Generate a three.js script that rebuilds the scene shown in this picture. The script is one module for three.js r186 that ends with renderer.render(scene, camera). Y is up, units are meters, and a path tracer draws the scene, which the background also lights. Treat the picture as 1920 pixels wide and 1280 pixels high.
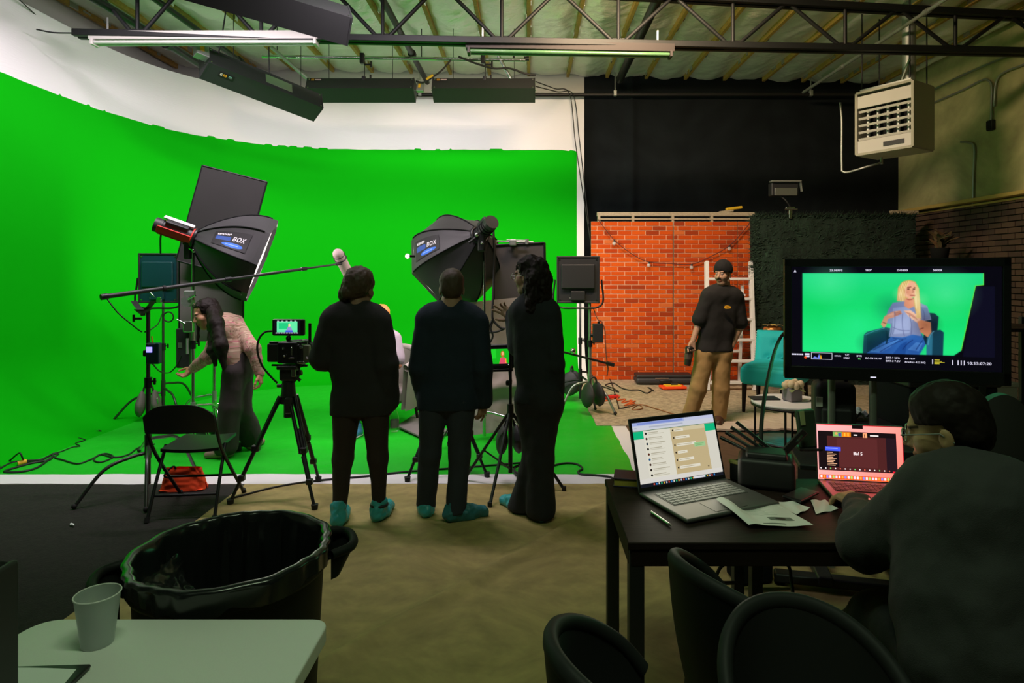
import * as THREE from 'three';
import { RoundedBoxGeometry } from 'three/addons/geometries/RoundedBoxGeometry.js';
import { mergeGeometries } from 'three/addons/utils/BufferGeometryUtils.js';
import { ImprovedNoise } from 'three/addons/math/ImprovedNoise.js';
import { RectAreaLightUniformsLib } from 'three/addons/lights/RectAreaLightUniformsLib.js';

// ---------------------------------------------------------------- camera, background, exposure
const F = 1170, CX = 992, CY = 510, EYE = 1.70;          // focal length and principal point in pixels of the 1920x1280 frame
const scene = new THREE.Scene();
scene.background = new THREE.Color(0x000000);
const camera = new THREE.PerspectiveCamera(2 * Math.atan(640 / F) * 180 / Math.PI, 1.5, 0.05, 60);
camera.position.set(0, EYE, 0);
camera.setViewOffset(1920, 1280, 960 - CX, 640 - CY, 1920, 1280);
camera.updateProjectionMatrix();
scene.add(camera);
const renderer = new THREE.WebGLRenderer({ antialias: true });
renderer.toneMapping = THREE.LinearToneMapping;
renderer.toneMappingExposure = 1.0;
renderer.shadowMap.enabled = true;
RectAreaLightUniformsLib.init();
// the lamps of the studio, with stage and set out of view and fill added: brightness of each fitting (the lights themselves stand in the fittings' builders)
const LAMP = { bar: 27, barLeft: 30, barNear: 70, stage: 90, set: 200, fill: 55, panelRight: 30, panelLeft: 22, softLeft: 9, softCentre: 12, tv: 2.2, laptop: 2.0, call: 2.0 };

// ---------------------------------------------------------------- helpers
const V = (x, y, z) => new THREE.Vector3(x, y, z);
const W = (px, py, d) => V((px - CX) * d / F, EYE - (py - CY) * d / F, -d);           // a point seen at a pixel, d metres in front
const FL = (px, py, h = 0) => W(px, py, F * (EYE - h) / (py - CY));                    // a point seen at a pixel, on the level h
let seedState = 12345;
const rnd = () => { seedState = (seedState * 1664525 + 1013904223) >>> 0; return seedState / 4294967296; };
const rr = (a, b) => a + (b - a) * rnd();
const pnoise = new ImprovedNoise();
const fbm = (x, y, z) => pnoise.noise(x, y, z) + 0.5 * pnoise.noise(2.1 * x, 2.1 * y, 2.1 * z + 7) + 0.25 * pnoise.noise(4.3 * x, 4.3 * y, 4.3 * z + 13);

const used = {};
const numbered = (n) => { const k = used[n] = (used[n] ?? -1) + 1; return k ? `${n}_${String(k).padStart(3, '0')}` : n; };
function tag(o, label, category, group) { o.userData.label = label; o.userData.category = category; if (group) o.userData.group = group; return o; }
function thing(name, label, category, pos = V(0, 0, 0), turn = 0, group) {
  const o = new THREE.Group(); o.name = numbered(name); scene.add(o);
  o.position.copy(pos); o.rotation.y = turn;
  return tag(o, label, category, group);
}
const flat = (g) => {
  const q = g.index ? g.toNonIndexed() : g;
  for (const k of Object.keys(q.attributes)) if (!['position', 'normal', 'uv', 'color'].includes(k)) q.deleteAttribute(k);
  if (!q.attributes.uv) q.setAttribute('uv', new THREE.BufferAttribute(new Float32Array(q.attributes.position.count * 2), 2));
  if (!q.attributes.normal) q.computeVertexNormals();
  return q;
};
const join = (list) => (list.length === 1 ? list[0] : mergeGeometries(list.map(flat)));
function mk(name, geo, mat, parent) {
  const g = Array.isArray(geo) ? join(geo) : geo;
  const m = new THREE.Mesh(g, mat);
  m.castShadow = m.receiveShadow = true;
  m.name = parent && parent !== scene ? name : numbered(name);
  (parent ?? scene).add(m);
  return m;
}
function mkEach(name, list, mat, parent) { return list.map((g) => mk(name, g, mat, parent)); }
function attachTo(parent, child, label) { parent.attach(child); child.name = child.name.replace(/_\d+$/, ''); child.userData = label ? { label } : {}; return child; }
function one(name, geo, mat, label, category, group) { return tag(mk(name, geo, mat, scene), label, category, group); }
function struct(name, geo, mat) { const m = geo ? mk(name, geo, mat, scene) : (() => { const g = new THREE.Group(); g.name = numbered(name); scene.add(g); return g; })(); m.userData.kind = 'structure'; return m; }
const bx = (w, h, d, x = 0, y = 0, z = 0, r = 0.004) => {
  const rad = Math.min(r, w / 2.05, h / 2.05, d / 2.05);
  const g = rad < 0.0006 ? new THREE.BoxGeometry(w, h, d) : new RoundedBoxGeometry(w, h, d, r > 0.012 ? 3 : 1, rad);
  return g.translate(x, y, z);
};
const box0 = (w, h, d, x = 0, y = 0, z = 0) => new THREE.BoxGeometry(w, h, d).translate(x, y, z);
function rod(a, b, r, r2 = r, seg = 12, open = false) {
  const dir = b.clone().sub(a), len = dir.length();
  const g = new THREE.CylinderGeometry(r2, r, len, seg, 1, open);
  g.translate(0, len / 2, 0).applyQuaternion(new THREE.Quaternion().setFromUnitVectors(V(0, 1, 0), dir.normalize())).translate(a.x, a.y, a.z);
  return g;
}
function beam(a, b, w, h) {                                  // a rectangular bar from a to b; w across, h along the more upright side
  const dir = b.clone().sub(a), len = dir.length(); dir.normalize();
  const up = Math.abs(dir.y) > 0.95 ? V(0, 0, 1) : V(0, 1, 0);
  const side = up.clone().cross(dir).normalize(), top = dir.clone().cross(side).normalize();
  const g = bx(w, h, len, 0, 0, len / 2, Math.min(w, h) * 0.12);
  return g.applyMatrix4(new THREE.Matrix4().makeBasis(side, top, dir)).translate(a.x, a.y, a.z);
}
const tube = (pts, r, seg = 8, closed = false, div) => new THREE.TubeGeometry(new THREE.CatmullRomCurve3(pts, closed, 'catmullrom', 0.5), div ?? Math.max(8, pts.length * 6), r, seg, closed);
const lathe = (prof, seg = 32) => new THREE.LatheGeometry(prof.map(([x, y]) => new THREE.Vector2(x, y)), seg);
function shapeGeo(pts, depth, bevel = 0.004, holes) {
  const s = new THREE.Shape(pts.map(([x, y]) => new THREE.Vector2(x, y)));
  if (holes) for (const h of holes) s.holes.push(new THREE.Path(h.map(([x, y]) => new THREE.Vector2(x, y))));
  return new THREE.ExtrudeGeometry(s, { depth, bevelEnabled: bevel > 0, bevelSize: bevel, bevelThickness: bevel, bevelSegments: 2, curveSegments: 16 });
}
const rotX = (g, a) => g.rotateX(a), rotY = (g, a) => g.rotateY(a);
const aim = (dir, up = V(0, 1, 0)) => {                      // a quaternion that turns +z to dir
  const z = dir.clone().normalize(), x = up.clone().cross(z).normalize(), y = z.clone().cross(x);
  return new THREE.Quaternion().setFromRotationMatrix(new THREE.Matrix4().makeBasis(x, y, z));
};
// a parametric sheet: f(u, v) gives a point; thickness 0 gives one skin
function sheet(f, nu, nv, uvScale = [1, 1]) {
  const pos = [], uv = [], idx = [];
  for (let j = 0; j <= nv; j++) for (let i = 0; i <= nu; i++) { const p = f(i / nu, j / nv); pos.push(p.x, p.y, p.z); uv.push(i / nu * uvScale[0], j / nv * uvScale[1]); }
  for (let j = 0; j < nv; j++) for (let i = 0; i < nu; i++) { const a = j * (nu + 1) + i, b = a + 1, c = a + nu + 1, d = c + 1; idx.push(a, b, d, a, d, c); }
  const g = new THREE.BufferGeometry();
  g.setAttribute('position', new THREE.Float32BufferAttribute(pos, 3)); g.setAttribute('uv', new THREE.Float32BufferAttribute(uv, 2));
  g.setIndex(idx); g.computeVertexNormals(); return g;
}
// a sheet with two skins and a closed rim
function slab(f, nu, nv, off, uvScale) {
  const top = (u, v) => f(u, v), bot = (u, v) => f(1 - u, v).clone().add(off);
  const A = sheet(top, nu, nv, uvScale), B = sheet(bot, nu, nv, uvScale), rim = [];
  const edge = (fn, n) => rim.push(sheet((u, v) => { const p = fn(u); return v ? p.clone().add(off) : p; }, n, 1));
  edge((u) => f(1 - u, 0), nu); edge((u) => f(u, 1), nu); edge((u) => f(0, u), nv); edge((u) => f(1, 1 - u), nv);
  return join([A, B, ...rim]);
}
function rectLight(parent, w, h, color, intensity, pos, quat) {   // shines along +z of the given turn
  const l = new THREE.RectAreaLight(color, intensity, w, h);
  l.position.copy(pos); l.quaternion.copy(quat).multiply(new THREE.Quaternion().setFromAxisAngle(V(0, 1, 0), Math.PI));
  l.castShadow = true; l.name = 'lamp_light'; parent.add(l); return l;
}

// ---------------------------------------------------------------- textures and materials
function canvasTex(w, h, draw, srgb = true) {
  const c = document.createElement('canvas'); c.width = w; c.height = h;
  draw(c.getContext('2d'), w, h);
  const t = new THREE.CanvasTexture(c); if (srgb) t.colorSpace = THREE.SRGBColorSpace;
  t.magFilter = THREE.LinearFilter; t.wrapS = t.wrapT = THREE.RepeatWrapping; return t;
}
function grainTex(size, period, lo, hi, oct = 4, stretch = 1, seed = 0) {   // tileable grey noise
  const a = new Uint8Array(size * size * 4);
  const tile = (u, v, p) => { const A = 2 * Math.PI; const R = p / A; return pnoise.noise(R * Math.cos(A * u) + seed, R * Math.sin(A * u) + R * Math.cos(A * v) * 1.3, R * Math.sin(A * v) * 1.3 + 31.4 + seed); };
  for (let y = 0; y < size; y++) for (let x = 0; x < size; x++) {
    let s = 0, amp = 1, tot = 0;
    for (let o = 0; o < oct; o++) { s += amp * tile(x / size, y / size * stretch, period * 2 ** o); tot += amp; amp *= 0.6; }
    const v = Math.max(0, Math.min(1, lo + (hi - lo) * (0.5 + 0.9 * s / tot))) * 255, i = (y * size + x) * 4;
    a[i] = a[i + 1] = a[i + 2] = v; a[i + 3] = 255;
  }
  const t = new THREE.DataTexture(a, size, size); t.magFilter = THREE.LinearFilter; t.wrapS = t.wrapT = THREE.RepeatWrapping; t.needsUpdate = true; return t;
}
const rep = (t, x, y = x, srgb = false) => { const c = t.clone(); c.repeat.set(x, y); if (srgb) c.colorSpace = THREE.SRGBColorSpace; c.needsUpdate = true; return c; };
const grainA = grainTex(256, 8, 0.55, 1.0, 5), grainB = grainTex(256, 20, 0.3, 1.0, 4, 1, 5), grainC = grainTex(256, 5, 0.35, 1.05, 5, 1, 9);
const std = (color, roughness = 0.6, metalness = 0, extra = {}) => {
  const m = new THREE.MeshStandardMaterial({ roughness, metalness, ...extra });
  Array.isArray(color) ? m.color.setRGB(...color) : m.color.set(color); return m;
};
const phys = (color, roughness = 0.6, extra = {}) => {
  const m = new THREE.MeshPhysicalMaterial({ roughness, ...extra });
  Array.isArray(color) ? m.color.setRGB(...color) : m.color.set(color); return m;
};
const M = {
  greenPaint: phys([0.002, 0.42, 0.003], 0.85, { specularIntensity: 0.15 }),
  greenFloor: phys([0.015, 0.50, 0.020], 0.6, { specularIntensity: 0.5, roughnessMap: rep(grainA, 0.6) }),
  whitePaint: std([0.80, 0.78, 0.79], 0.75, 0, { bumpMap: rep(grainB, 0.4), bumpScale: 0.002 }),
  wallWhite: std([0.62, 0.63, 0.58], 0.8, 0, { bumpMap: rep(grainB, 0.4), bumpScale: 0.002 }),
  blackPaint: phys([0.012, 0.016, 0.018], 0.9, { specularIntensity: 0.25, map: rep(grainA, 0.3), bumpMap: rep(grainC, 0.2), bumpScale: 0.01 }),
  wallTan: std([0.52, 0.50, 0.24], 0.8, 0, { map: rep(grainA, 0.4) }),
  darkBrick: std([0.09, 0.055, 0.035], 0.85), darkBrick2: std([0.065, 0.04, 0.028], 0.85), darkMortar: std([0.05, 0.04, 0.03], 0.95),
  ceilDark: std([0.05, 0.05, 0.05], 0.9),
  foil: std([0.82, 0.83, 0.74], 0.36, 0.4, { bumpMap: rep(grainC, 1.5), bumpScale: 0.012 }),
  foilEdge: std([0.7, 0.7, 0.66], 0.25, 0.9),
  joist: std([0.62, 0.38, 0.08], 0.7, 0, { map: rep(grainB, 1, 6) }),
  steelDark: std([0.012, 0.014, 0.014], 0.55, 0.3),
  pipeDark: std([0.025, 0.025, 0.025], 0.45, 0.5),
  fixtureWhite: std([0.42, 0.41, 0.40], 0.5), enamel: std([0.62, 0.60, 0.56], 0.5), channelDark: std([0.035, 0.028, 0.026], 0.6), tubeLitGreen: phys([0.10, 0.22, 0.10], 0.2, { clearcoat: 0.5 }), tubeOff: phys([0.6, 0.62, 0.58], 0.15, { clearcoat: 0.6 }),
  blackMetal: std([0.014, 0.015, 0.016], 0.38, 0.3), blackSatin: std([0.02, 0.021, 0.022], 0.5), blackMatte: phys([0.010, 0.011, 0.011], 0.9, { specularIntensity: 0.3 }), chairShell: phys([0.012, 0.015, 0.015], 0.6, { specularIntensity: 0.5 }), standDark: std([0.09, 0.095, 0.09], 0.38, 0.85),
  blackPlastic: std([0.013, 0.014, 0.015], 0.35), rubber: std([0.015, 0.015, 0.015], 0.8),
  chrome: std([0.62, 0.64, 0.62], 0.22, 1), silver: std([0.5, 0.52, 0.5], 0.35, 0.9), zinc: std([0.42, 0.45, 0.42], 0.45, 0.7),
  wood: std([0.80, 0.58, 0.16], 0.65, 0, { map: rep(grainB, 0.6, 5) }), paleWood: std([0.72, 0.60, 0.40], 0.65, 0, { map: rep(grainB, 4, 1) }),
  mortar: std([0.78, 0.42, 0.24], 0.9),
  greyCloth: std([0.17, 0.15, 0.145], 0.9), flagCloth: std([0.026, 0.025, 0.024], 0.92), greyFlap: std([0.36, 0.31, 0.29], 0.9),
  softboxBlack: phys([0.035, 0.034, 0.036], 0.5, { sheen: 0.3 }),
  nylonBag: std([0.03, 0.03, 0.032], 0.55), tealLamp: std([0.006, 0.05, 0.055], 0.35),
  teal: phys([0.004, 0.46, 0.50], 0.75, { sheen: 0.5, sheenRoughness: 0.5, bumpMap: rep(grainB, 3), bumpScale: 0.001 }),
  tanPaper: std([0.52, 0.40, 0.15], 0.72, 0, { map: rep(grainA, 0.9), bumpMap: rep(grainC, 0.8), bumpScale: 0.012 }),
  darkCarpet: std([0.026, 0.021, 0.019], 0.95, 0, { map: rep(grainB, 1.4), bumpMap: rep(grainB, 6), bumpScale: 0.004 }),
  concrete: std([0.40, 0.33, 0.25], 0.75, 0, { map: rep(grainA, 0.7) }),
  creamCarpet: std([0.66, 0.54, 0.36], 0.9, 0, { map: rep(grainB, 1), bumpMap: rep(grainB, 8), bumpScale: 0.003 }),
  brownFloor: std([0.16, 0.085, 0.045], 0.7, 0, { map: rep(grainA, 1.5) }),
  rug: std([0.68, 0.58, 0.46], 0.95, 0, { bumpMap: rep(grainB, 10), bumpScale: 0.006 }),
  deskTop: phys([0.034, 0.022, 0.018], 0.55, { specularIntensity: 0.22, map: rep(grainB, 1, 7) }),
  tableWhite: std([0.80, 0.82, 0.78], 0.45, 0, { bumpMap: rep(grainB, 14), bumpScale: 0.0006 }),
  binPlastic: phys([0.009, 0.010, 0.010], 0.6, { specularIntensity: 0.5 }), liner: phys([0.012, 0.013, 0.014], 0.22, { clearcoat: 0.5, clearcoatRoughness: 0.25 }),
  cup: phys([0.75, 0.78, 0.78], 0.45, { transmission: 0.55, thickness: 0 }),
  paper: std([0.82, 0.88, 0.84], 0.8), orange: std([0.95, 0.075, 0.006], 0.75), red: std([0.7, 0.03, 0.02], 0.5), yellow: std([0.8, 0.5, 0.02], 0.6),
  shoeCover: phys([0.05, 0.42, 0.46], 0.4, { sheen: 0.2 }), white: std([0.78, 0.78, 0.76], 0.6), cream: std([0.42, 0.41, 0.33], 0.7),
  aluminium: std([0.42, 0.42, 0.42], 0.4, 0.7), keyDark: std([0.03, 0.03, 0.032], 0.5), keyGrey: std([0.30, 0.31, 0.31], 0.5),
  glass: phys([1, 1, 1], 0.03, { transmission: 1, thickness: 0, ior: 1.45 }),
  cableBlack: std([0.012, 0.012, 0.012], 0.6), cableOrange: std([0.7, 0.14, 0.03], 0.6),
  copper: std([0.75, 0.28, 0.08], 0.3, 0.8),
};
const glow = (color, k) => { const m = new THREE.MeshStandardMaterial({ color: 0x111111, roughness: 0.6 }); m.emissive.set(color); m.emissiveIntensity = k; return m; };
const screenMat = (tex, k) => { const m = new THREE.MeshStandardMaterial({ color: 0x050505, roughness: 0.25, emissive: 0xffffff, emissiveMap: tex, emissiveIntensity: k }); return m; };
const printMat = (tex, roughness = 0.6) => new THREE.MeshStandardMaterial({ map: tex, roughness });

// ---------------------------------------------------------------- the room: floor, walls, cyclorama, roof
const muv = (g) => {                                          // uv in metres, across the plane that the face looks along
  const q = flat(g), p = q.attributes.position, n = q.attributes.normal, uv = q.attributes.uv;
  for (let i = 0; i < p.count; i++) {
    const ax = Math.abs(n.getX(i)), ay = Math.abs(n.getY(i)), az = Math.abs(n.getZ(i));
    if (ay >= ax && ay >= az) uv.setXY(i, p.getX(i), p.getZ(i)); else if (ax > az) uv.setXY(i, p.getZ(i), p.getY(i)); else uv.setXY(i, p.getX(i), p.getY(i));
  }
  return q;
};
const slabBox = (x0, x1, y0, y1, z0, z1) => muv(box0(x1 - x0, y1 - y0, z1 - z0, (x0 + x1) / 2, (y0 + y1) / 2, (z0 + z1) / 2));
const ROOM = { l: -6.0, r: 6.2, back: -10.5, front: 3.2, top: 5.4 };
struct('floor', slabBox(ROOM.l - 0.2, ROOM.r + 0.2, -0.2, 0, ROOM.back - 0.2, ROOM.front + 0.2), M.concrete);
struct('wall_left', slabBox(ROOM.l - 0.2, ROOM.l, 0, ROOM.top, ROOM.back - 0.2, ROOM.front + 0.2), M.wallWhite);
struct('wall_front', slabBox(ROOM.l, ROOM.r, 0, ROOM.top, ROOM.front, ROOM.front + 0.2), M.ceilDark);
// the back wall is white above the cyclorama and black to the right of it
struct('wall_back', slabBox(ROOM.l, 0.93, 0, ROOM.top, ROOM.back - 0.2, ROOM.back), M.wallWhite);
{
  // black wall with a slightly uneven, draped surface
  const w = struct('wall_back_black');
  const x0 = 0.93, x1 = ROOM.r, h = ROOM.top;
  const f = (u, v) => {
    const x = x0 + (x1 - x0) * u, y = h * v;
    const fold = 0.05 * Math.exp(-(((x - 1.72) / 0.07) ** 2)) * (y > 2.4 ? 1 : 0.3) + 0.025 * fbm(x * 1.4, y * 0.35, 2.2);
    return V(x, y, ROOM.back + 0.03 + fold);
  };
  mk('black_fabric', muv(slab(f, 140, 30, V(0, 0, -0.02))), M.blackPaint, w);
  mk('backing', slabBox(x0, x1, 0, h, ROOM.back - 0.2, ROOM.back - 0.03), M.ceilDark, w);
}
{
  // the right wall: rough dark brick below a timber ledge, painted above it
  const w = struct('wall_right');
  mk('painted_wall', slabBox(ROOM.r, ROOM.r + 0.2, 2.66, ROOM.top, ROOM.back - 0.2, ROOM.front + 0.2), M.wallTan, w);
  mk('mortar_bed', slabBox(ROOM.r + 0.012, ROOM.r + 0.2, 0, 2.66, ROOM.back - 0.2, ROOM.front + 0.2), M.darkMortar, w);
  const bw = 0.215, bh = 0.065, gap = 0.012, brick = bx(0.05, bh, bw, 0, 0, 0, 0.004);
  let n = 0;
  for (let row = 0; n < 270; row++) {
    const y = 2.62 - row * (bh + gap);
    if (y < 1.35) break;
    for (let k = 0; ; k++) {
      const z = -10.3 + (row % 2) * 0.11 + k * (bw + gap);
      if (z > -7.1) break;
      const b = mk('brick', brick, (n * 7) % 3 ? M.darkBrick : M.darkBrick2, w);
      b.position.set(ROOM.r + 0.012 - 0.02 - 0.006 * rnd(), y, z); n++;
    }
  }
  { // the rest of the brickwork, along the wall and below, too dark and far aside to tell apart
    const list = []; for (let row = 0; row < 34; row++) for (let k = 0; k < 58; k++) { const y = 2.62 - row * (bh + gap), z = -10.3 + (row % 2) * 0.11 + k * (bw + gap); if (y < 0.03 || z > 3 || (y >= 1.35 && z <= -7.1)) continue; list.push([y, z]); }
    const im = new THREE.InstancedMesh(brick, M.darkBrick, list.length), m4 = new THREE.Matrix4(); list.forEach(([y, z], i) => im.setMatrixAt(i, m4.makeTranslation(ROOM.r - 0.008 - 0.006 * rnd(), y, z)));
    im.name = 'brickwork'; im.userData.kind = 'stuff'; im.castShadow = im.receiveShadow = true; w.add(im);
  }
  mk('timber_ledge', [bx(0.16, 0.05, 9.9, ROOM.r - 0.08, 2.685, -5.5, 0.006)], M.wood, w).userData.label = 'yellowish timber ledge';
  mk('lower_batten', [bx(0.05, 0.03, 9.9, ROOM.r - 0.03, 2.63, -5.5, 0.006)], M.wood, w);
}
// ------ cyclorama: a back wall, a round corner and a left wall in one sweep, coved into the floor
const CYC = { x1: 0.9, z: -10.2, r: 2.6, left: -5.3, front: -4.2, cove: 0.85, green: 3.70, top: 4.52 };
{
  const straight = CYC.x1 - (CYC.left + CYC.r), arc = Math.PI / 2 * CYC.r, side = CYC.front - (CYC.z + CYC.r), total = straight + arc + side;
  // the plan curve: point and inward normal at a length s
  const plan = (s) => {
    if (s < straight) return [V(CYC.x1 - s, 0, CYC.z), V(0, 0, 1)];
    if (s < straight + arc) { const a = (s - straight) / CYC.r; return [V(CYC.left + CYC.r - CYC.r * Math.sin(a), 0, CYC.z + CYC.r - CYC.r * Math.cos(a)), V(Math.sin(a), 0, Math.cos(a))]; }
    return [V(CYC.left, 0, CYC.z + CYC.r + (s - straight - arc)), V(1, 0, 0)];
  };
  const wallAt = (s, h) => {                                   // h runs up the wall; below the cove it bends out over the floor
    const [p, n] = plan(s), c = CYC.cove, q = Math.PI / 2 * c;
    if (h < q) { const a = h / c; return p.clone().addScaledVector(n, c - c * Math.sin(a)).setY(0.012 + c - c * Math.cos(a)); }
    return p.clone().setY(0.012 + c + h - q);
  };
  const toH = (y) => y - 0.012 - CYC.cove + Math.PI / 2 * CYC.cove;
  const edge = (s) => CYC.green + 0.02 * fbm(s * 1.1, 3.3, 0) + (pnoise.noise(s * 7.3, 1.5, 0) > 0.28 ? 0.02 : 0) - 0.12 * Math.max(0, 1 - s / 0.35) * 0.6;
  const root = struct('cyclorama');
  const grid = (a, b, lo, hi, nu, nv, out) => sheet((u, v) => { const s = total * 0 + a + (b - a) * u; const l = lo(s), t = hi(s); return wallAt(s, l + (t - l) * v).addScaledVector(plan(s)[1], out); }, nu, nv, [b - a, 5]);
  const GREEN0 = 0.12;                                         // the paint stops short of the free edge
  mk('green_paint', grid(GREEN0, total, () => 0, (s) => toH(edge(s)), 420, 40, 0.004), M.greenPaint, root);
  mk('white_paint', [grid(GREEN0, total, (s) => toH(edge(s)), () => toH(CYC.top), 420, 6, 0.004), grid(0, GREEN0, () => 0, () => toH(CYC.top), 3, 40, 0.004)], M.whitePaint, root);
  // the shell behind the paint, with its top and its free end
  mk('shell', [grid(0, total, () => 0, () => toH(CYC.top), 120, 30, -0.06), sheet((u, v) => { const s = total * u; return wallAt(s, toH(CYC.top)).addScaledVector(plan(s)[1], 0.004 - 0.064 * v); }, 160, 1),
    sheet((u, v) => wallAt(0, toH(CYC.top) * u).addScaledVector(plan(0)[1], 0.004 - 0.064 * v), 30, 1)], M.whitePaint, root);
  // the painted studio floor: green with a white border
  const fl = struct('studio_floor_paint');
  const zF = -5.22, zE = -4.98, xR = 0.92, zCorner = -6.9;
  const jag = (x) => zF + 0.012 * fbm(x * 3, 0.5, 1) ;
  const rightEdge = (t) => xR - 0.02 + 0.02 * fbm(t * 3, 4, 2);
  mk('green_floor', muv(slab((u, v) => { const z0 = CYC.z + 0.05; const x = -5.2 + (rightEdge(v * 5) + 5.2) * u; const z = z0 + (jag(x) - z0) * v; return V(x, 0.012, z); }, 120, 60, V(0, -0.010, 0))), M.greenFloor, fl);
  mk('white_border', [muv(slab((u, v) => { const x = -5.25 + (xR + 0.14 + 5.25) * u; const z = jag(x) + (zE + 0.02 * fbm(x * 1.7, 2, 0) - jag(x)) * v; return V(x, 0.011, z); }, 120, 2, V(0, -0.009, 0))),
    muv(slab((u, v) => { const z = zF + (CYC.z + 0.1 - zF) * v; return V(rightEdge((z - CYC.z) / (zF - CYC.z) * 5) + (xR + 0.14 - rightEdge((z - CYC.z) / (zF - CYC.z) * 5)) * u, 0.011, z); }, 2, 60, V(0, -0.009, 0)))], M.whitePaint, fl);
}
// ------ floor coverings
{
  const tan = struct('paper_floor_cover');                    // brown paper laid on the floor in front of the stage, with a long ridge
  const A = V(0.6, 0, -4.55), B = V(-0.85, 0, -2.7), ab = B.clone().sub(A), L2 = ab.lengthSq();
  const f = (u, v) => {
    const x = -2.26 + 5.4 * u, z = -4.97 + 4.9 * v;
    const t = Math.max(0, Math.min(1, ((x - A.x) * ab.x + (z - A.z) * ab.z) / L2)), d = Math.hypot(x - A.x - t * ab.x, z - A.z - t * ab.z);
    const ridge = 0.034 * Math.exp(-((d / 0.045) ** 2)), low = 0.005 * fbm(x * 1.5, z * 1.5, 3) + 0.003 * fbm(x * 6, z * 4, 8);
    const seam = 0.012 * Math.exp(-(((x - 0.15 - 0.1 * Math.sin(z)) / 0.05) ** 2)) * (z < -3.4 ? 0 : 0);
    return V(x, 0.014 + ridge + Math.max(0, low) + seam, z + 0.015 * fbm(x * 2, 1, 1) * (v < 0.01 ? 1 : 0));
  };
  mk('paper_sheet', muv(slab(f, 190, 190, V(0, -0.011, 0))), M.tanPaper, tan);
  const carpet = struct('dark_carpet_floor');
  mk('carpet_pile', muv(slab((u, v) => { const x = -5.95 + 3.70 * u, z = -4.97 + 5.4 * v; return V(x, 0.010 + 0.003 * fbm(x * 2, z * 2, 5), z); }, 70, 70, V(0, -0.008, 0))), M.darkCarpet, carpet);
  const brown = struct('brown_floor');
  mk('brown_boards', slabBox(1.06, 6.18, 0.002, 0.009, -6.86, -4.3), M.brownFloor, brown);
  for (let i = 0; i < 12; i++) { const s = mk('paint_fleck', bx(0.03 + 0.03 * rnd(), 0.002, 0.012, 1.12 + 0.3 * rnd() + (i > 8 ? 0.8 : 0), 0.0105, -6.75 + i * 0.13, 0.0005), M.white, brown); s.rotation.y = 0; }
}
one('beige_carpet', muv(slab((u, v) => { const x = 0.74 + 5.4 * u, z = -10.05 + 3.2 * v; return V(x + 0.03 * fbm(z, 2, 2) * (u < 0.01 ? 1 : 0), 0.022 + 0.003 * fbm(x * 2, z * 2, 1), z); }, 60, 40, V(0, -0.010, 0))), M.creamCarpet, 'pale beige carpet in front of the orange brick panels', 'carpet');
{
  const c = FL(1440, 808);
  one('shag_rug', muv(slab((u, v) => { const x = 1.95 + 2.6 * u, z = -7.35 + 0.75 * v; return V(x + 0.02 * fbm(z * 5, 1, 4), 0.045 + 0.010 * fbm(x * 14, z * 14, 1), z + 0.03 * fbm(x * 3, 7, 1)); }, 120, 40, V(0, -0.02, 0))), M.rug, 'fluffy cream rug under the round coffee table', 'rug');
}
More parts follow.
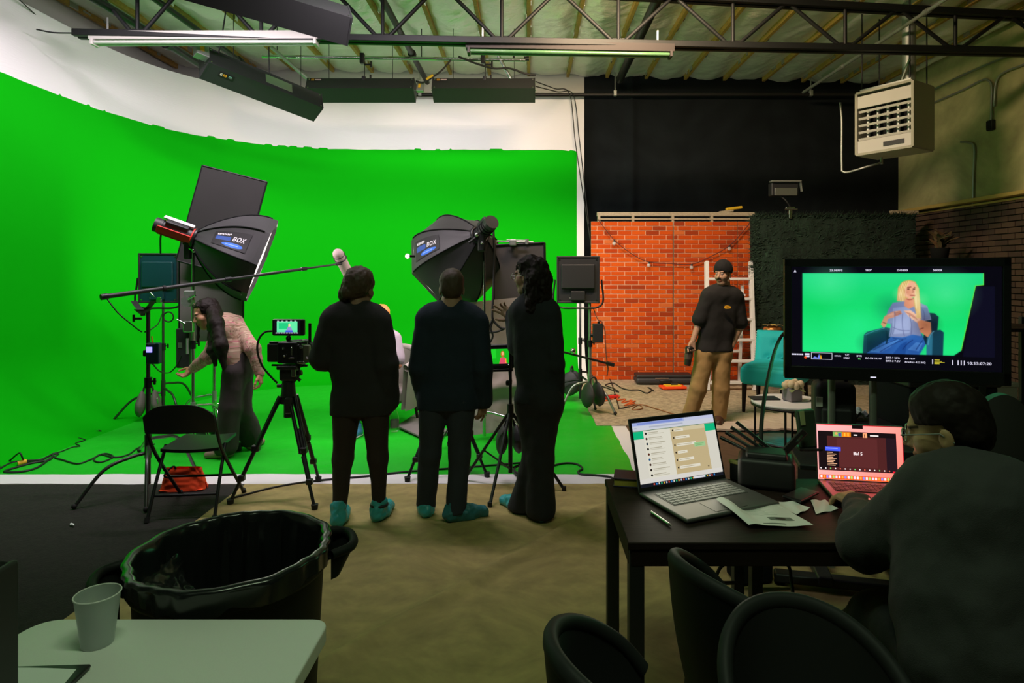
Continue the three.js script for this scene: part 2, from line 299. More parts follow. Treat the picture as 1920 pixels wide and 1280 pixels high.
// ------ roof: foil-faced insulation between timber joists, steel trusses below
{
  const c = struct('ceiling');
  const roofY = (x) => 5.06 - 0.022 * (x + 3);                 // a slightly pitched roof
  mk('roof_deck', slabBox(ROOM.l, ROOM.r, ROOM.top, ROOM.top + 0.2, ROOM.back - 0.2, ROOM.front + 0.2), M.ceilDark, c);
  const step = 0.655, z0 = -10.45, z1 = -5.4;
  for (let k = 0; k < 19; k++) {
    const x = -5.9 + k * step, xn = Math.min(x + step, ROOM.r - 0.02), y = roofY(x);
    mk('joist', muv(bx(0.05, 0.16, z1 - z0, x, y + 0.06, (z0 + z1) / 2, 0.006)), M.joist, c);
    const sag = 0.05 + 0.03 * rnd(), sd = k * 3.7;
    mk('insulation_foil', muv(sheet((u, v) => {
      const X = x + 0.026 + (xn - x - 0.052) * u, Z = z0 + (z1 - z0) * v, e = Math.sin(Math.PI * u);
      return V(X, roofY(X) + 0.05 - sag * e + 0.022 * fbm(X * 3 + sd, Z * 1.7, sd) * e + 0.012 * fbm(X * 11 + sd, Z * 5, sd), Z);
    }, 14, 110)), M.foil, c);
    // stapled foil tabs on the joist's sides
    const tabs = [];
    for (let j = 0; j < 16; j++) { const z = z0 + 0.15 + j * 0.32 + 0.1 * rnd(); tabs.push(bx(0.012, 0.03 + 0.05 * rnd(), 0.06 + 0.12 * rnd(), x + (rnd() < 0.5 ? -0.03 : 0.03), y + 0.01 + 0.03 * rnd(), z, 0.002)); }
    mk('foil_tab', tabs, M.foilEdge, c);
  }
  // steel truss across the room
  const t = thing('roof_truss', 'dark steel roof truss spanning the studio above the light bars', 'truss');
  const zAt = (x) => -(6.6 + 0.052 * (x + 5)), bot = (x) => 4.22, topY = (x) => 4.86 - 0.03 * (x + 2);
  const P = (x, y) => V(x, y, zAt(x));
  for (const s of [-0.045, 0.045]) mk('bottom_chord', beam(P(-4.8, 4.22).add(V(0, 0, s)), P(6.2, 4.22).add(V(0, 0, s)), 0.06, 0.07), M.steelDark, t);
  for (const s of [-0.045, 0.045]) mk('top_chord', beam(P(-4.8, topY(-4.8)).add(V(0, 0, s)), P(6.2, topY(6.2)).add(V(0, 0, s)), 0.06, 0.07), M.steelDark, t);
  const posts = []; for (let x = -4.17; x < 6.2; x += 1.29) posts.push(x);
  posts.forEach((x, i) => {
    mk('vertical_strut', rod(P(x, 4.2), P(x, topY(x)), 0.02), M.steelDark, t);
    mk('diagonal_strut', rod(P(x + 0.05, 4.24), P(x + 0.62, topY(x)), 0.022), M.steelDark, t);
    mk('diagonal_strut', rod(P(x - 0.05, 4.24), P(x - 0.62, topY(x)), 0.022), M.steelDark, t);
    mk('gusset_plate', bx(0.2, 0.1, 0.012, x, 4.24, zAt(x)), M.steelDark, t);
  });
  // a girder of two pipes running back to the far wall, upper left, and pipes along the roof
  const pipe = (label, px, r, mat, cat = 'pipe') => {
    const pts = px.map(([x, y, d]) => W(x, y, d));
    const g = [tube(pts, r, 12, false, 24)];
    for (const q of [0.25, 0.7]) { const p = pts[0].clone().lerp(pts[pts.length - 1], q); g.push(rod(p.clone().add(V(0, 0, -0.04)), p.clone().add(V(0, 0, 0.04)), r * 1.45)); }
    return one('ceiling_pipe', g, mat, label, cat);
  };
  const along = (X, Y, d0, d1) => [[CX + X * F / d0, CY - (Y - EYE) * F / d0, d0], [CX + X * F / d1, CY - (Y - EYE) * F / d1, d1]];
  pipe('black ceiling pipe ending in mid air at the upper left, lower of the parallel pair', along(-4.45, 4.5, 5.4, 8.65), 0.045, M.pipeDark);
  pipe('black ceiling pipe at the upper left, upper of the parallel pair', along(-4.0, 4.62, 5.4, 10.0), 0.035, M.pipeDark);
  pipe('black sprinkler pipe running back to the wall above the left light bar', along(-1.68, 4.83, 5.8, 10.3), 0.04, M.pipeDark);
  pipe('thick dark pipe descending across the joists to the right of the second striplight', along(1.45, 4.78, 5.8, 10.0), 0.06, M.pipeDark);
  pipe('slim conduit slanting under the roof toward the hanging heater', along(4.35, 4.55, 5.8, 9.9), 0.022, M.zinc);
}

// ---------------------------------------------------------------- overhead rig: light bars, striplights, pipes, heater
const badge = canvasTex(256, 96, (c, w, h) => { c.fillStyle = '#101211'; c.fillRect(0, 0, w, h); c.fillStyle = '#f2e9d8'; c.font = 'bold 62px sans-serif'; c.fillText('G', 12, 66); c.fillStyle = '#f5b21a'; c.fillText('I', 64, 66); c.fillText('O', 84, 66); c.fillStyle = '#8fd8c6'; c.fillRect(158, 24, 50, 9); c.fillStyle = '#7f968d'; c.fillRect(158, 46, 64, 5); c.fillRect(158, 58, 56, 5); });
const stickers = canvasTex(160, 48, (c, w, h) => { c.fillStyle = '#0d0d0f'; c.fillRect(0, 0, w, h); c.fillStyle = '#c08a20'; c.fillRect(8, 8, 44, 32); c.fillStyle = '#3a2c0c'; for (let i = 0; i < 3; i++) c.fillRect(12, 13 + i * 9, 36, 3); c.fillStyle = '#d9cfd2'; c.fillRect(66, 12, 84, 22); c.fillStyle = '#a02430'; c.fillRect(70, 16, 76, 4); c.fillStyle = '#555'; c.fillRect(70, 24, 70, 3); });
function lightBar(name, label, centre, axis, emit, len, tall, power, opt = {}) {
  const t = thing(name, label, 'studio light', centre, 0, 'overhead light bars');
  const x = axis.clone().normalize(), z = emit.clone().addScaledVector(x, -emit.dot(x)).normalize(), y = z.clone().cross(x);
  t.quaternion.setFromRotationMatrix(new THREE.Matrix4().makeBasis(x, y, z));
  const h = tall / 2, dp = opt.depth ?? 0.2;
  // trough: a bent sheet-metal back with flared lips
  const prof = [[-0.03, -h * 0.62], [-0.03, h * 0.62], [dp, h], [dp, h - 0.008], [-0.02, h * 0.56], [-0.02, -h * 0.56], [dp, -h + 0.008], [dp, -h]];
  const hg = shapeGeo(prof, len, 0.001).rotateY(-Math.PI / 2).translate(len / 2, 0, 0);
  mk('housing', hg, M.blackSatin, t);
  for (const s of [-1, 1]) {
    mk('hanger_wire', rod(V(s * len * 0.3, h * 0.6, -0.02), V(s * len * 0.3, h * 0.6, -0.02).addScaledVector(V(0, 1, 0).applyQuaternion(t.quaternion.clone().invert()), opt.drop ?? Math.max(0.1, 5.0 - centre.y - 0.1)), 0.004, 0.004, 6), M.steelDark, t);
    mk('end_plate', shapeGeo([[-0.035, -h * 0.66], [-0.035, h * 0.66], [dp, h], [dp, -h]], 0.012, 0.002).rotateY(-Math.PI / 2).translate(s * len / 2 + 0.006, 0, 0), M.blackSatin, t);
    const sc = []; for (const q of [-0.5, 0.5]) { sc.push(rod(V(s * (len / 2 - 0.025), q * h, -0.034), V(s * (len / 2 - 0.025), q * h, -0.024), 0.009)); sc.push(rod(V(s * (len / 2 + 0.007), q * h, 0.03), V(s * (len / 2 + 0.02), q * h, 0.03), 0.008)); }
    mkEach('screw', sc, M.chrome, t);
  }
  const tubes = []; for (let i = 0; i < 4; i++) { const yy = (i - 1.5) * h * 0.26; tubes.push(rod(V(-len / 2 + 0.03, yy, 0.012), V(len / 2 - 0.03, yy, 0.012), 0.014, 0.014, 10)); }
  mk('fluorescent_tube', tubes, glow(0xfff4ee, 3), t);
  rectLight(t, len - 0.06, h * 1.05, opt.color ?? 0xffeef8, power, V(0, 0, 0.03), new THREE.Quaternion());
  const p = mk('maker_badge', new THREE.PlaneGeometry(opt.badge ? 0.17 : 0.15, opt.badge ? 0.064 : 0.045), printMat(opt.badge ? badge : stickers), t);
  if (opt.badge) { const n = V(-0.225, 1, 0); p.position.set(opt.badge, -h * 0.62 - 0.03, 0.05); p.quaternion.copy(aim(V(0, -0.97, -0.23).clone(), V(0, -0.23, 0.97).negate())); p.rotation.z += 0; }
  else { p.position.set(len / 2 - 0.12, h * 0.45, -0.0335); p.rotation.y = Math.PI; }
  return t;
}
const barR = lightBar('light_bar', 'straight black light bar at the right end of the overhead row, cables at its end', W(907, 159, 8.4), V(-1, 0, 0.0), V(0, -0.42, -0.9), 1.37, 0.27, LAMP.bar);
const barM = lightBar('light_bar', 'straight black light bar in the middle of the overhead row with a dangling silver connector', W(676, 159, 8.4), V(-1, 0, 0.0), V(0, -0.42, -0.9), 1.43, 0.27, LAMP.bar);
const barL = lightBar('light_bar', 'slanted black light bar with yellow lettering, hanging nearest the cyclorama corner', W(503, 152, 7.5), W(405, 118, 7.0).sub(W(584, 190, 7.9)), V(-0.45, -0.42, -0.78), 1.42, 0.34, LAMP.barLeft, { badge: 0.48 });
const barN = lightBar('light_bar', 'large black light bar cut off by the top edge of the picture, near the truss', W(490, -22, 5.35), W(345, -66, 5.0).sub(W(632, 22, 5.6)), V(-0.2, -0.75, -0.62), 1.5, 0.46, LAMP.barNear);
// unseen lamps above the frame: two placed to light the stage front, one the brick set; then an added fill striplight over the tables
lightBar('light_bar', 'unseen black light bar placed to light the stage front, left one of the pair', V(-3.7, 4.78, -4.9), V(-1, 0, 0), V(0, -0.86, -0.5), 1.4, 0.4, LAMP.stage);
lightBar('light_bar', 'unseen black light bar placed to light the stage front, right one of the pair', V(-0.9, 4.78, -5.0), V(-1, 0, 0), V(0, -0.86, -0.5), 1.4, 0.4, LAMP.stage);
lightBar('light_bar', 'unseen black light bar under the roof, placed to light the brick panels', V(0.95, 4.72, -5.5), V(-1, 0, -0.25), V(0.3, -0.62, -0.78), 1.4, 0.4, LAMP.set, { color: 0xffdcb4 });
{
  const t = thing('striplight', 'added fill striplight, out of view, brightening the tables', 'ceiling light', V(0.1, 4.6, -0.9));
  mk('channel', bx(2.3, 0.07, 0.16, 0, 0.05, 0, 0.01), M.fixtureWhite, t);
  for (const z of [-0.04, 0.04]) mk('fluorescent_tube', rod(V(-1.1, 0, z), V(1.1, 0, z), 0.019), glow(0xdcf2c8, 3), t);
  for (const x of [-0.9, 0.9]) mk('hanger_rod', rod(V(x, 0.08, 0), V(x, 0.79, 0), 0.006), M.zinc, t);
  rectLight(t, 2.2, 0.12, 0xd6f2c4, LAMP.fill, V(0, -0.03, 0), aim(V(0, -1, 0), V(0, 0, 1)));
}
{
  // ballast box and loose connectors at the bar ends
  mk('ballast_box', bx(0.14, 0.2, 0.1, 0.78, 0.05, 0.0, 0.01), M.aluminium, barL).userData.label = 'silver ballast box with yellow label';
  mk('warning_label', bx(0.05, 0.1, 0.004, 0.79, 0.05, -0.052, 0.001), M.yellow, barL);
  mk('mounting_plate', bx(0.34, 0.12, 0.006, -0.12, 0.0, -0.036, 0.002), M.silver, barL);
  mk('connector_block', [bx(0.1, 0.16, 0.05, -0.80, 0.0, 0.04, 0.008), bx(0.05, 0.05, 0.06, -0.77, 0.09, 0.02, 0.01)], M.zinc, barM).userData.label = 'silver connector block';
  mk('connector_tag', bx(0.03, 0.07, 0.004, -0.79, 0.0, 0.01, 0.001), M.yellow, barM);
}
// pipe that carries the bars, with clamps and hangers
{
  const t = thing('lighting_pipe', 'horizontal silver pipe on hangers that carries the row of light bars', 'pipe', V(0, 0, 0));
  const Y = 4.58, Z = -8.42, x0 = -3.6, x1 = -0.05;
  mk('pipe_tube', rod(V(x0, Y + 0.03, Z), V(x1, Y - 0.02, Z), 0.024, 0.024, 16), M.chrome, t);
  for (const [x, yb] of [[-2.25, 4.31], [-0.62, 4.31]]) {
    mk('clamp', [bx(0.06, 0.14, 0.08, x, Y + 0.0, Z, 0.012), rod(V(x + 0.03, Y - 0.08, Z), V(x + 0.12, Y - 0.08, Z), 0.012), rod(V(x + 0.12, Y - 0.12, Z), V(x + 0.12, Y - 0.04, Z), 0.014), rod(V(x + 0.03, Y - 0.05, Z), V(x + 0.03, yb - 0.02, Z), 0.006)], M.blackMetal, t);
    mk('swivel_knob', [rod(V(x - 0.02, yb - 0.01, Z), V(x + 0.12, yb - 0.01, Z), 0.014), bx(0.05, 0.07, 0.05, x + 0.02, yb, Z, 0.012), rod(V(x + 0.11, yb - 0.04, Z), V(x + 0.11, yb + 0.05, Z), 0.014)], M.blackMetal, t);
  }
  mk('diagonal_brace', rod(W(508, 88, 8.3), W(582, 152, 8.45), 0.024), M.zinc, t);
  mk('diagonal_brace', rod(W(934, 104, 8.42), W(958, 148, 8.42), 0.024), M.chrome, t);
  mk('end_hook', [rod(V(x1 - 0.16, Y, Z), V(x1 - 0.16, Y + 0.09, Z), 0.01), rod(V(x1 - 0.02, Y, Z), V(x1 + 0.05, Y, Z), 0.03)], M.blackMetal, t);
  mk('hanger_rod', rod(V(-3.4, Y, Z), V(-3.4, 5.02, Z), 0.006), M.steelDark, t); mk('hanger_rod', rod(V(-1.45, Y, Z), V(-1.45, 4.98, Z), 0.006), M.steelDark, t); mk('hanger_rod', rod(V(-0.2, Y, Z), V(-0.2, 4.96, Z), 0.006), M.steelDark, t);
}
{
  const t = thing('curtain_rail', 'long thin black rail hung along the back wall above white and black walls', 'rail');
  const Y = 4.63, Z = -10.3;
  mk('rail_bar', rod(V(-5.4, Y, Z), V(5.75, Y, Z), 0.03, 0.03, 12), M.pipeDark, t);
  for (const x of [-5.17, -1.8, 1.42, 4.65]) { mk('hanger_rod', rod(V(x, Y, Z), V(x, 5.0, Z), 0.009), M.zinc, t); mk('hanger_clip', bx(0.06, 0.1, 0.07, x, Y + 0.02, Z, 0.012), M.zinc, t); }
}
// wires of the left bar
one('bar_suspension_wire', [rod(W(417, 62, 7.05), W(410, 100, 7.05), 0.008), rod(W(425, 10, 7.05), W(417, 62, 7.05), 0.008), bx(0.06, 0.14, 0.05, W(413, 70, 7.05).x, W(413, 70, 7.05).y, -7.05, 0.02)], M.cableBlack, 'black suspension wire with orange hook above the slanted light bar', 'wire');
one('bar_suspension_wire', rod(W(504, 88, 7.5), W(505, 136, 7.5), 0.007), M.cableBlack, 'short dark wire holding the middle of the slanted light bar', 'wire');
// striplights under the truss
function striplight(label, a, b, tubesMat, chan) {
  const t = thing('striplight', label, 'ceiling light', a.clone().lerp(b, 0.5), 0);
  const d = b.clone().sub(a), len = d.length(); t.quaternion.setFromUnitVectors(V(1, 0, 0), d.normalize());
  mk('channel', shapeGeo([[-0.07, 0.075], [0.07, 0.075], [0.055, 0.0], [-0.055, 0.0]], len, 0.002).rotateY(Math.PI / 2).translate(-len / 2, 0, 0), chan, t);
  for (const z of [-0.035, 0.035]) mk('fluorescent_tube', rod(V(-len / 2 + 0.05, -0.03, z), V(len / 2 - 0.05, -0.03, z), 0.019, 0.019, 14), tubesMat, t);
  for (const s of [-1, 1]) { mk('lamp_holder', bx(0.03, 0.07, 0.13, s * (len / 2 - 0.03), -0.025, 0, 0.006), chan, t); mk('hanger_strap', bx(0.02, 0.20, 0.004, s * len * 0.42, 0.13, 0.04, 0.001), M.zinc, t); }
  return t;
}
striplight('white double striplight unlit at the upper left under the truss', W(172, 76, 6.62), W(598, 75, 6.72), M.tubeOff, M.enamel);
striplight('striplight under the truss, its tubes coloured as if lit green', W(874, 92, 6.86), W(1262, 99, 6.92), M.tubeLitGreen, M.channelDark);  // green reflected light on the tubes and the dim channel are put into their colours
// cables of the bars
const cable = (name, label, pts, r = 0.008, mat = M.cableBlack, div) => one(name, tube(pts, r, 7, false, div ?? pts.length * 8), mat, label, 'cable');
cable('power_cable', 'black cable looping from middle light bar over the yellow plug to the pipe', [W(780, 152, 8.4), W(795, 154, 8.38), W(815, 142, 8.36), W(830, 130, 8.36), W(845, 113, 8.4)], 0.012);
one('cable_plug', rod(W(800, 149, 8.38), W(812, 141, 8.36), 0.022), M.yellow, 'yellow cable plug between the two straight light bars', 'plug');
cable('power_cable', 'black cable draped along the silver pipe to the right light bar', [W(860, 106, 8.4), W(890, 118, 8.38), W(925, 128, 8.36), W(955, 128, 8.36), W(985, 138, 8.36), W(1004, 141, 8.4)], 0.014);
cable('drop_cable', 'thin dark cable dropping down the white wall edge, left one of two', [W(1005, 153, 8.4), W(1040, 166, 9.4), W(1068, 176, 10.05), W(1078, 260, 10.03), W(1088, 330, 10.03), W(1101, 412, 9.9), W(1110, 470, 9.9)], 0.008);
cable('drop_cable', 'thin dark cable dropping down the white wall edge, right one of two', [W(1005, 162, 8.4), W(1045, 172, 9.4), W(1075, 178, 10.05), W(1086, 260, 10.03), W(1094, 330, 10.03), W(1104, 420, 9.9)], 0.008);
cable('steel_wire', 'thin slack wire crossing the white cyclorama at the upper left corner', [W(28, -6, 6.35), W(80, 42, 6.9), W(120, 78, 7.6), W(162, 107, 8.1), W(205, 124, 8.4), W(245, 138, 8.7)].map((p) => p.add(V(0.03, 0, 0.05))), 0.006);
cable('rigging_line', 'short dark line tied between white wall and the truss end at upper left', [W(68, 55, 6.45), W(100, 61, 6.5), W(145, 62, 6.55)], 0.008);
// unit heater
{
  const c = W(1676, 228, 7.6), t = thing('unit_heater', 'grey louvred gas heater hanging from the ceiling beside the right wall', 'heater', c, -57 * Math.PI / 180);
  const w = 0.66, h = 0.76, d = 0.5;
  mk('casing', [bx(0.03, h, d, -w / 2, 0, 0), bx(0.03, h, d, w / 2, 0, 0), bx(w, 0.03, d, 0, h / 2, 0), bx(w, 0.03, d, 0, -h / 2, 0), bx(w, h, 0.02, 0, 0, -d / 2)], M.cream, t);
  mkEach('front_panel', [bx(w - 0.03, 0.15, 0.02, 0, 0.26, d / 2 - 0.02), bx(w - 0.03, 0.15, 0.02, 0, -0.29, d / 2 - 0.02)], M.enamel, t);
  for (let i = 0; i < 5; i++) { const s = mk('louvre', bx(w - 0.04, 0.03, 0.008, 0, 0, 0, 0.003), M.enamel, t); s.position.set(0, 0.145 - i * 0.085, d / 2 - 0.03); s.rotation.x = 0.5; }
  for (let i = 0; i < 5; i++) mk('heat_tube', rod(V(-0.24 + i * 0.12, -0.22, d / 2 - 0.12), V(-0.24 + i * 0.12, 0.2, d / 2 - 0.12), 0.022), M.zinc, t);
  mk('back_shadow_plate', bx(w - 0.04, h - 0.06, 0.01, 0, 0, d / 2 - 0.2), M.blackMatte, t);
  mk('name_plate', printOrPlain(), M.blackSatin, t);
  mk('flue_pipe', [rod(V(0.15, h / 2, -0.05), V(0.15, 1.42, -0.05), 0.075, 0.075, 20), rod(V(0.15, h / 2, -0.05), V(0.15, h / 2 + 0.03, -0.05), 0.11, 0.11, 20)], M.zinc, t);
  for (const [x, z] of [[-0.28, 0.2], [0.28, 0.2], [-0.28, -0.2], [0.28, -0.2]]) mk('hanger_rod', rod(V(x, h / 2, z), V(x, 1.42, z), 0.008), M.steelDark, t);
  mk('top_bracket', [beam(V(-0.3, h / 2 + 0.03, 0.2), V(0.3, h / 2 + 0.03, 0.2), 0.03, 0.03), beam(V(0.18, h / 2 + 0.03, 0.18), V(0.28, h / 2 + 0.26, 0.2), 0.03, 0.02)], M.zinc, t);
  mk('gas_pipe', tube([V(-0.2, -h / 2 - 0.08, -0.1), V(-0.3, -h / 2 - 0.13, 0.05), V(-0.56, -h / 2 - 0.17, 0.1), V(-0.6, -h / 2 - 0.05, 0.1), V(-0.6, 0.1, 0.1), V(-0.62, 0.36, 0.1)], 0.013), M.zinc, t);
  mk('gas_pipe', rod(V(-0.2, -h / 2, -0.1), V(-0.2, -h / 2 - 0.1, -0.1), 0.016), M.zinc, t);
  function printOrPlain() { return bx(0.24, 0.055, 0.008, 0.12, -0.30, d / 2 - 0.006, 0.002); }
}
// conduits on the right wall
{
  const RW = (px, py) => W(px, py, (ROOM.r - 0.03) * F / (px - CX));
  const conduit = (label, pts, r = 0.014) => one('wall_conduit', tube(pts.map(([x, y]) => RW(x, y)), r, 8, false, 60), M.zinc, label, 'conduit');
  conduit('upper straight conduit slanting along the painted right wall behind the heater', [[1733, 177], [1800, 143], [1860, 117], [1913, 95], [1960, 74]]);
  conduit('conduit on the right wall bending down to a small box', [[1740, 197], [1800, 171], [1840, 151], [1852, 150], [1859, 160], [1859, 190], [1858, 230]]);
  conduit('rightmost conduit on the painted wall, bending downward', [[1960, 104], [1917, 122], [1886, 134], [1871, 146], [1866, 165], [1864, 200]]);
  conduit('short vertical conduit standing on the timber ledge of the right wall', [[1801, 266], [1815, 267], [1825, 272], [1827, 290], [1825, 330], [1824, 388]]);
  const p = RW(1858, 235); one('junction_box', [bx(0.06, 0.14, 0.1, p.x, p.y, p.z, 0.01), bx(0.015, 0.11, 0.07, p.x - 0.035, p.y, p.z, 0.004)], M.pipeDark, 'small dark junction box at the end of a conduit on the right wall', 'box');
}
// floodlight clamped on the dark set wall
{
  const c = W(1471, 352, 9.25), t = thing('floodlight', 'small square floodlight clamped on top of the mossy dark set wall', 'floodlight', c);
  mk('lamp_body', [bx(0.40, 0.20, 0.14, 0, -0.02, -0.05, 0.02)], M.blackSatin, t);
  mk('lamp_glass', bx(0.33, 0.11, 0.01, 0.01, -0.06, 0.025, 0.004), M.silver, t);
  mk('visor', [beam(V(-0.22, 0.09, 0.03), V(0.22, 0.09, 0.03), 0.1, 0.02), beam(V(0.22, 0.09, 0.03), V(0.24, -0.06, 0.03), 0.012, 0.05)], M.zinc, t);
  mk('yoke', tube([V(-0.03, -0.12, -0.05), V(0.03, -0.2, 0), V(0.08, -0.28, 0)], 0.012), M.steelDark, t);
  mk('clamp', [bx(0.05, 0.16, 0.06, 0.08, -0.38, 0, 0.012), bx(0.14, 0.04, 0.05, 0.08, -0.30, 0, 0.012), rod(V(0.0, -0.32, 0.02), V(0.18, -0.32, 0.02), 0.014)], M.chrome, t);
}

// ---------------------------------------------------------------- the set on the right: brick panels, frame, ladder, mossy wall, furniture
const brickMats = [[0.72, 0.10, 0.010], [0.66, 0.085, 0.009], [0.78, 0.12, 0.012], [0.56, 0.065, 0.010], [0.42, 0.055, 0.012], [0.74, 0.17, 0.04]].map((c) => phys(c, 0.85, { specularIntensity: 0.2, map: rep(grainA, 2), bumpMap: rep(grainB, 3), bumpScale: 0.001 }));
function brickPanel(label, x0, x1, z, turn) {
  const w = x1 - x0, h = 2.47, t = thing('brick_panel', label, 'wall panel', V(x0, 0.02, z), turn, 'orange brick panels');
  mk('backing_sheet', bx(w - 0.004, h, 0.02, w / 2, h / 2, -0.012, 0.002), M.mortar, t);
  const rows = 35, ph = h / rows, pw = 0.216, bw = pw - 0.014, bh = ph - 0.013, shapes = {};
  const get = (bwid) => { const k = bwid.toFixed(3); return shapes[k] ??= bx(bwid, bh, 0.02, 0, 0, 0, 0.003); };
  for (let r = 0; r < rows; r++) {
    const off = (r % 2 ? -pw / 2 : 0) - ((x0 * 1000 | 0) % 60) / 1000;
    for (let x = off; x < w; x += pw) {
      const a = Math.max(x, 0.002), b = Math.min(x + bw, w - 0.004);
      if (b - a < 0.02) continue;
      const m = mk('brick', get(b - a), brickMats[rnd() < 0.1 ? 4 : rnd() < 0.15 ? 3 : Math.floor(rnd() * 3) + (rnd() < 0.12 ? 3 : 0)], t);
      m.position.set((a + b) / 2, (r + 0.5) * ph, 0.003 + 0.004 * rnd());
    }
  }
  return t;
}
brickPanel('widest orange brick panel, beside the white wall edge', 0.967, 2.247, -9.75, 0);
brickPanel('orange brick panel in the middle, behind the man in the beanie', 2.262, 3.255, -9.745, 0.004);
brickPanel('narrow strip of orange brick panel behind the ladder', 3.262, 3.52, -9.75, 0);
{
  const t = thing('timber_stud_frame', 'raw timber stud frame showing above and behind the orange brick panels', 'timber frame', V(0, 0.02, -9.93));
  mk('top_plate', bx(2.5, 0.06, 0.09, 2.33, 2.60, 0, 0.004), M.paleWood, t);
  mk('bottom_plate', bx(2.5, 0.06, 0.09, 2.33, 0.03, 0, 0.004), M.paleWood, t);
  for (const x of [1.11, 1.65, 2.28, 2.9, 3.54]) mk('stud', bx(0.04, 2.51, 0.09, x, 1.315, 0, 0.004), M.paleWood, t);
  mk('spare_rail', bx(2.4, 0.025, 0.04, 2.3, 2.52, 0.03, 0.003), M.paleWood, t);
}
{
  const p = W(1371, 401, 9.93), t = thing('hand_brush', 'yellow wooden hand brush lying on the timber frame', 'brush', V(p.x, 2.665, -9.93), 0);
  mk('brush_block', bx(0.26, 0.045, 0.07, 0.05, 0.045, 0, 0.015).rotateZ(0.12), M.yellow, t);
  mk('bristles', [bx(0.24, 0.035, 0.05, -0.08, 0.012, 0, 0.012).rotateZ(0.15)], M.paleWood, t);
}
// mossy wall: a flat covered with dark green fake fur
{
  const x0 = 3.33, x1 = 5.75, z = -9.3, h = 2.53, t = thing('mossy_wall', 'dark green mossy set wall behind the television', 'set wall', V(x0, 0.02, z));
  const w = x1 - x0;
  mk('flat_board', bx(w, h - 0.02, 0.08, w / 2, h / 2, -0.06, 0.004), M.blackMatte, t);
  const mossTex = canvasTex(512, 512, (c) => {
    c.fillStyle = '#1c3024'; c.fillRect(0, 0, 512, 512);
    for (let i = 0; i < 9000; i++) { const x = rnd() * 512, y = rnd() * 512, n = fbm(x / 90, y / 90, 4); const l = 22 + 62 * Math.max(0, n + 0.35) * rnd(); c.strokeStyle = `rgb(${l * 0.7 | 0},${l * 1.2 | 0},${l * 0.85 | 0})`; c.beginPath(); c.moveTo(x, y); c.lineTo(x + rr(-6, 6), y + rr(4, 16)); c.stroke(); }
  });
  const moss = new THREE.MeshStandardMaterial({ map: mossTex, roughness: 0.95, bumpMap: rep(grainB, 3), bumpScale: 0.01 });
  mk('moss_cloth', sheet((u, v) => V(w * u, h * v, 0.02 + 0.03 * fbm(u * 9, v * 9, 1)), 80, 80, [1, 1]), moss, t);
  // tufts along the left and upper edges and over the face
  const tuft = [], q = new THREE.ConeGeometry(0.006, 0.11, 4);
  const inst = new THREE.InstancedMesh(q.translate(0, 0.045, 0), std([0.022, 0.05, 0.03], 0.95), 2600), m4 = new THREE.Matrix4(), e = new THREE.Euler();
  for (let i = 0; i < 2600; i++) {
    const edge = i < 700, top = i >= 700 && i < 1100;
    const x = edge ? rr(-0.03, 0.1) : rnd() * w, y = top ? h - rr(0, 0.05) : rnd() * h;
    e.set(rr(0.3, 1.2), rr(-0.6, 0.6), edge ? rr(0.6, 2.4) : top ? rr(-1, 1) : rr(-2.6, 2.6));
    m4.makeRotationFromEuler(e).setPosition(x, y, 0.03); inst.setMatrixAt(i, m4);
  }
  inst.name = 'moss_tufts'; inst.userData.kind = 'stuff'; inst.castShadow = inst.receiveShadow = true; t.add(inst);
  mk('top_batten', bx(w * 0.6, 0.03, 0.09, w * 0.55, h + 0.012, -0.05, 0.004), M.blackMatte, t);
}
{ const p = W(1694, 391, 9.3); one('timber_offcut', [bx(0.34, 0.05, 0.09, p.x + 0.05, 2.591, -9.33, 0.004), bx(0.1, 0.045, 0.07, p.x - 0.14, 2.594, -9.30, 0.004)], M.paleWood, 'short timber offcut lying on the right end of the mossy wall', 'timber'); }
// string of bulbs
{
  const t = thing('string_lights', 'drooping string of small round bulbs across the orange brick panels', 'string lights');
  const pts = [[1121, 411], [1152, 450], [1188, 478], [1217, 491], [1255, 494], [1297, 495], [1332, 481], [1368, 460], [1398, 428], [1408, 414]].map(([x, y]) => W(x, y, 9.66));
  mk('wire', tube(pts, 0.007, 6, false, 80), std([0.10, 0.02, 0.012], 0.7), t);
  for (const i of [1, 3, 5, 7]) {
    const p = pts[i], b = mk('bulb', new THREE.SphereGeometry(0.03, 16, 12).translate(p.x - 0.005, p.y - 0.05, p.z), phys([0.9, 0.88, 0.85], 0.1, { transmission: 0.6, thickness: 0 }), t);
    mk('socket', rod(p, p.clone().add(V(-0.002, -0.035, 0)), 0.016), M.blackPlastic, t);
  }
}
// step ladder
{
  const t = thing('step_ladder', 'white wooden ladder leaning behind the man in the beanie', 'ladder', V(0, 0, 0));
  const L = (x, y, d) => W(x, y, d), d0 = 9.1, d1 = 9.45;
  const bl = V(2.53, 0.02, -8.85), br = V(3.20, 0.02, -8.85), tl = V(2.66, 1.86, -9.35), tr = V(3.32, 1.86, -9.35);
  mk('stile', beam(bl, tl, 0.05, 0.09), M.white, t); mk('stile', beam(br, tr, 0.05, 0.09), M.white, t);
  for (let i = 0; i < 6; i++) { const f = 0.06 + i * 0.16; mk('rung', beam(bl.clone().lerp(tl, f), br.clone().lerp(tr, f), 0.10, 0.035), M.white, t); }
  mk('rear_leg', beam(V(2.76, 0.02, -9.55), V(2.76, 1.5, -9.42), 0.04, 0.05), M.white, t); mk('rear_leg', beam(V(3.22, 0.02, -9.55), V(3.22, 1.5, -9.42), 0.04, 0.05), M.white, t);
  mk('rear_brace', beam(V(2.76, 0.5, -9.5), V(3.22, 0.5, -9.5), 0.03, 0.04), M.white, t);
  mk('pail_shelf', bx(0.46, 0.03, 0.2, 2.97, 1.36, -9.32, 0.006), M.white, t);
}
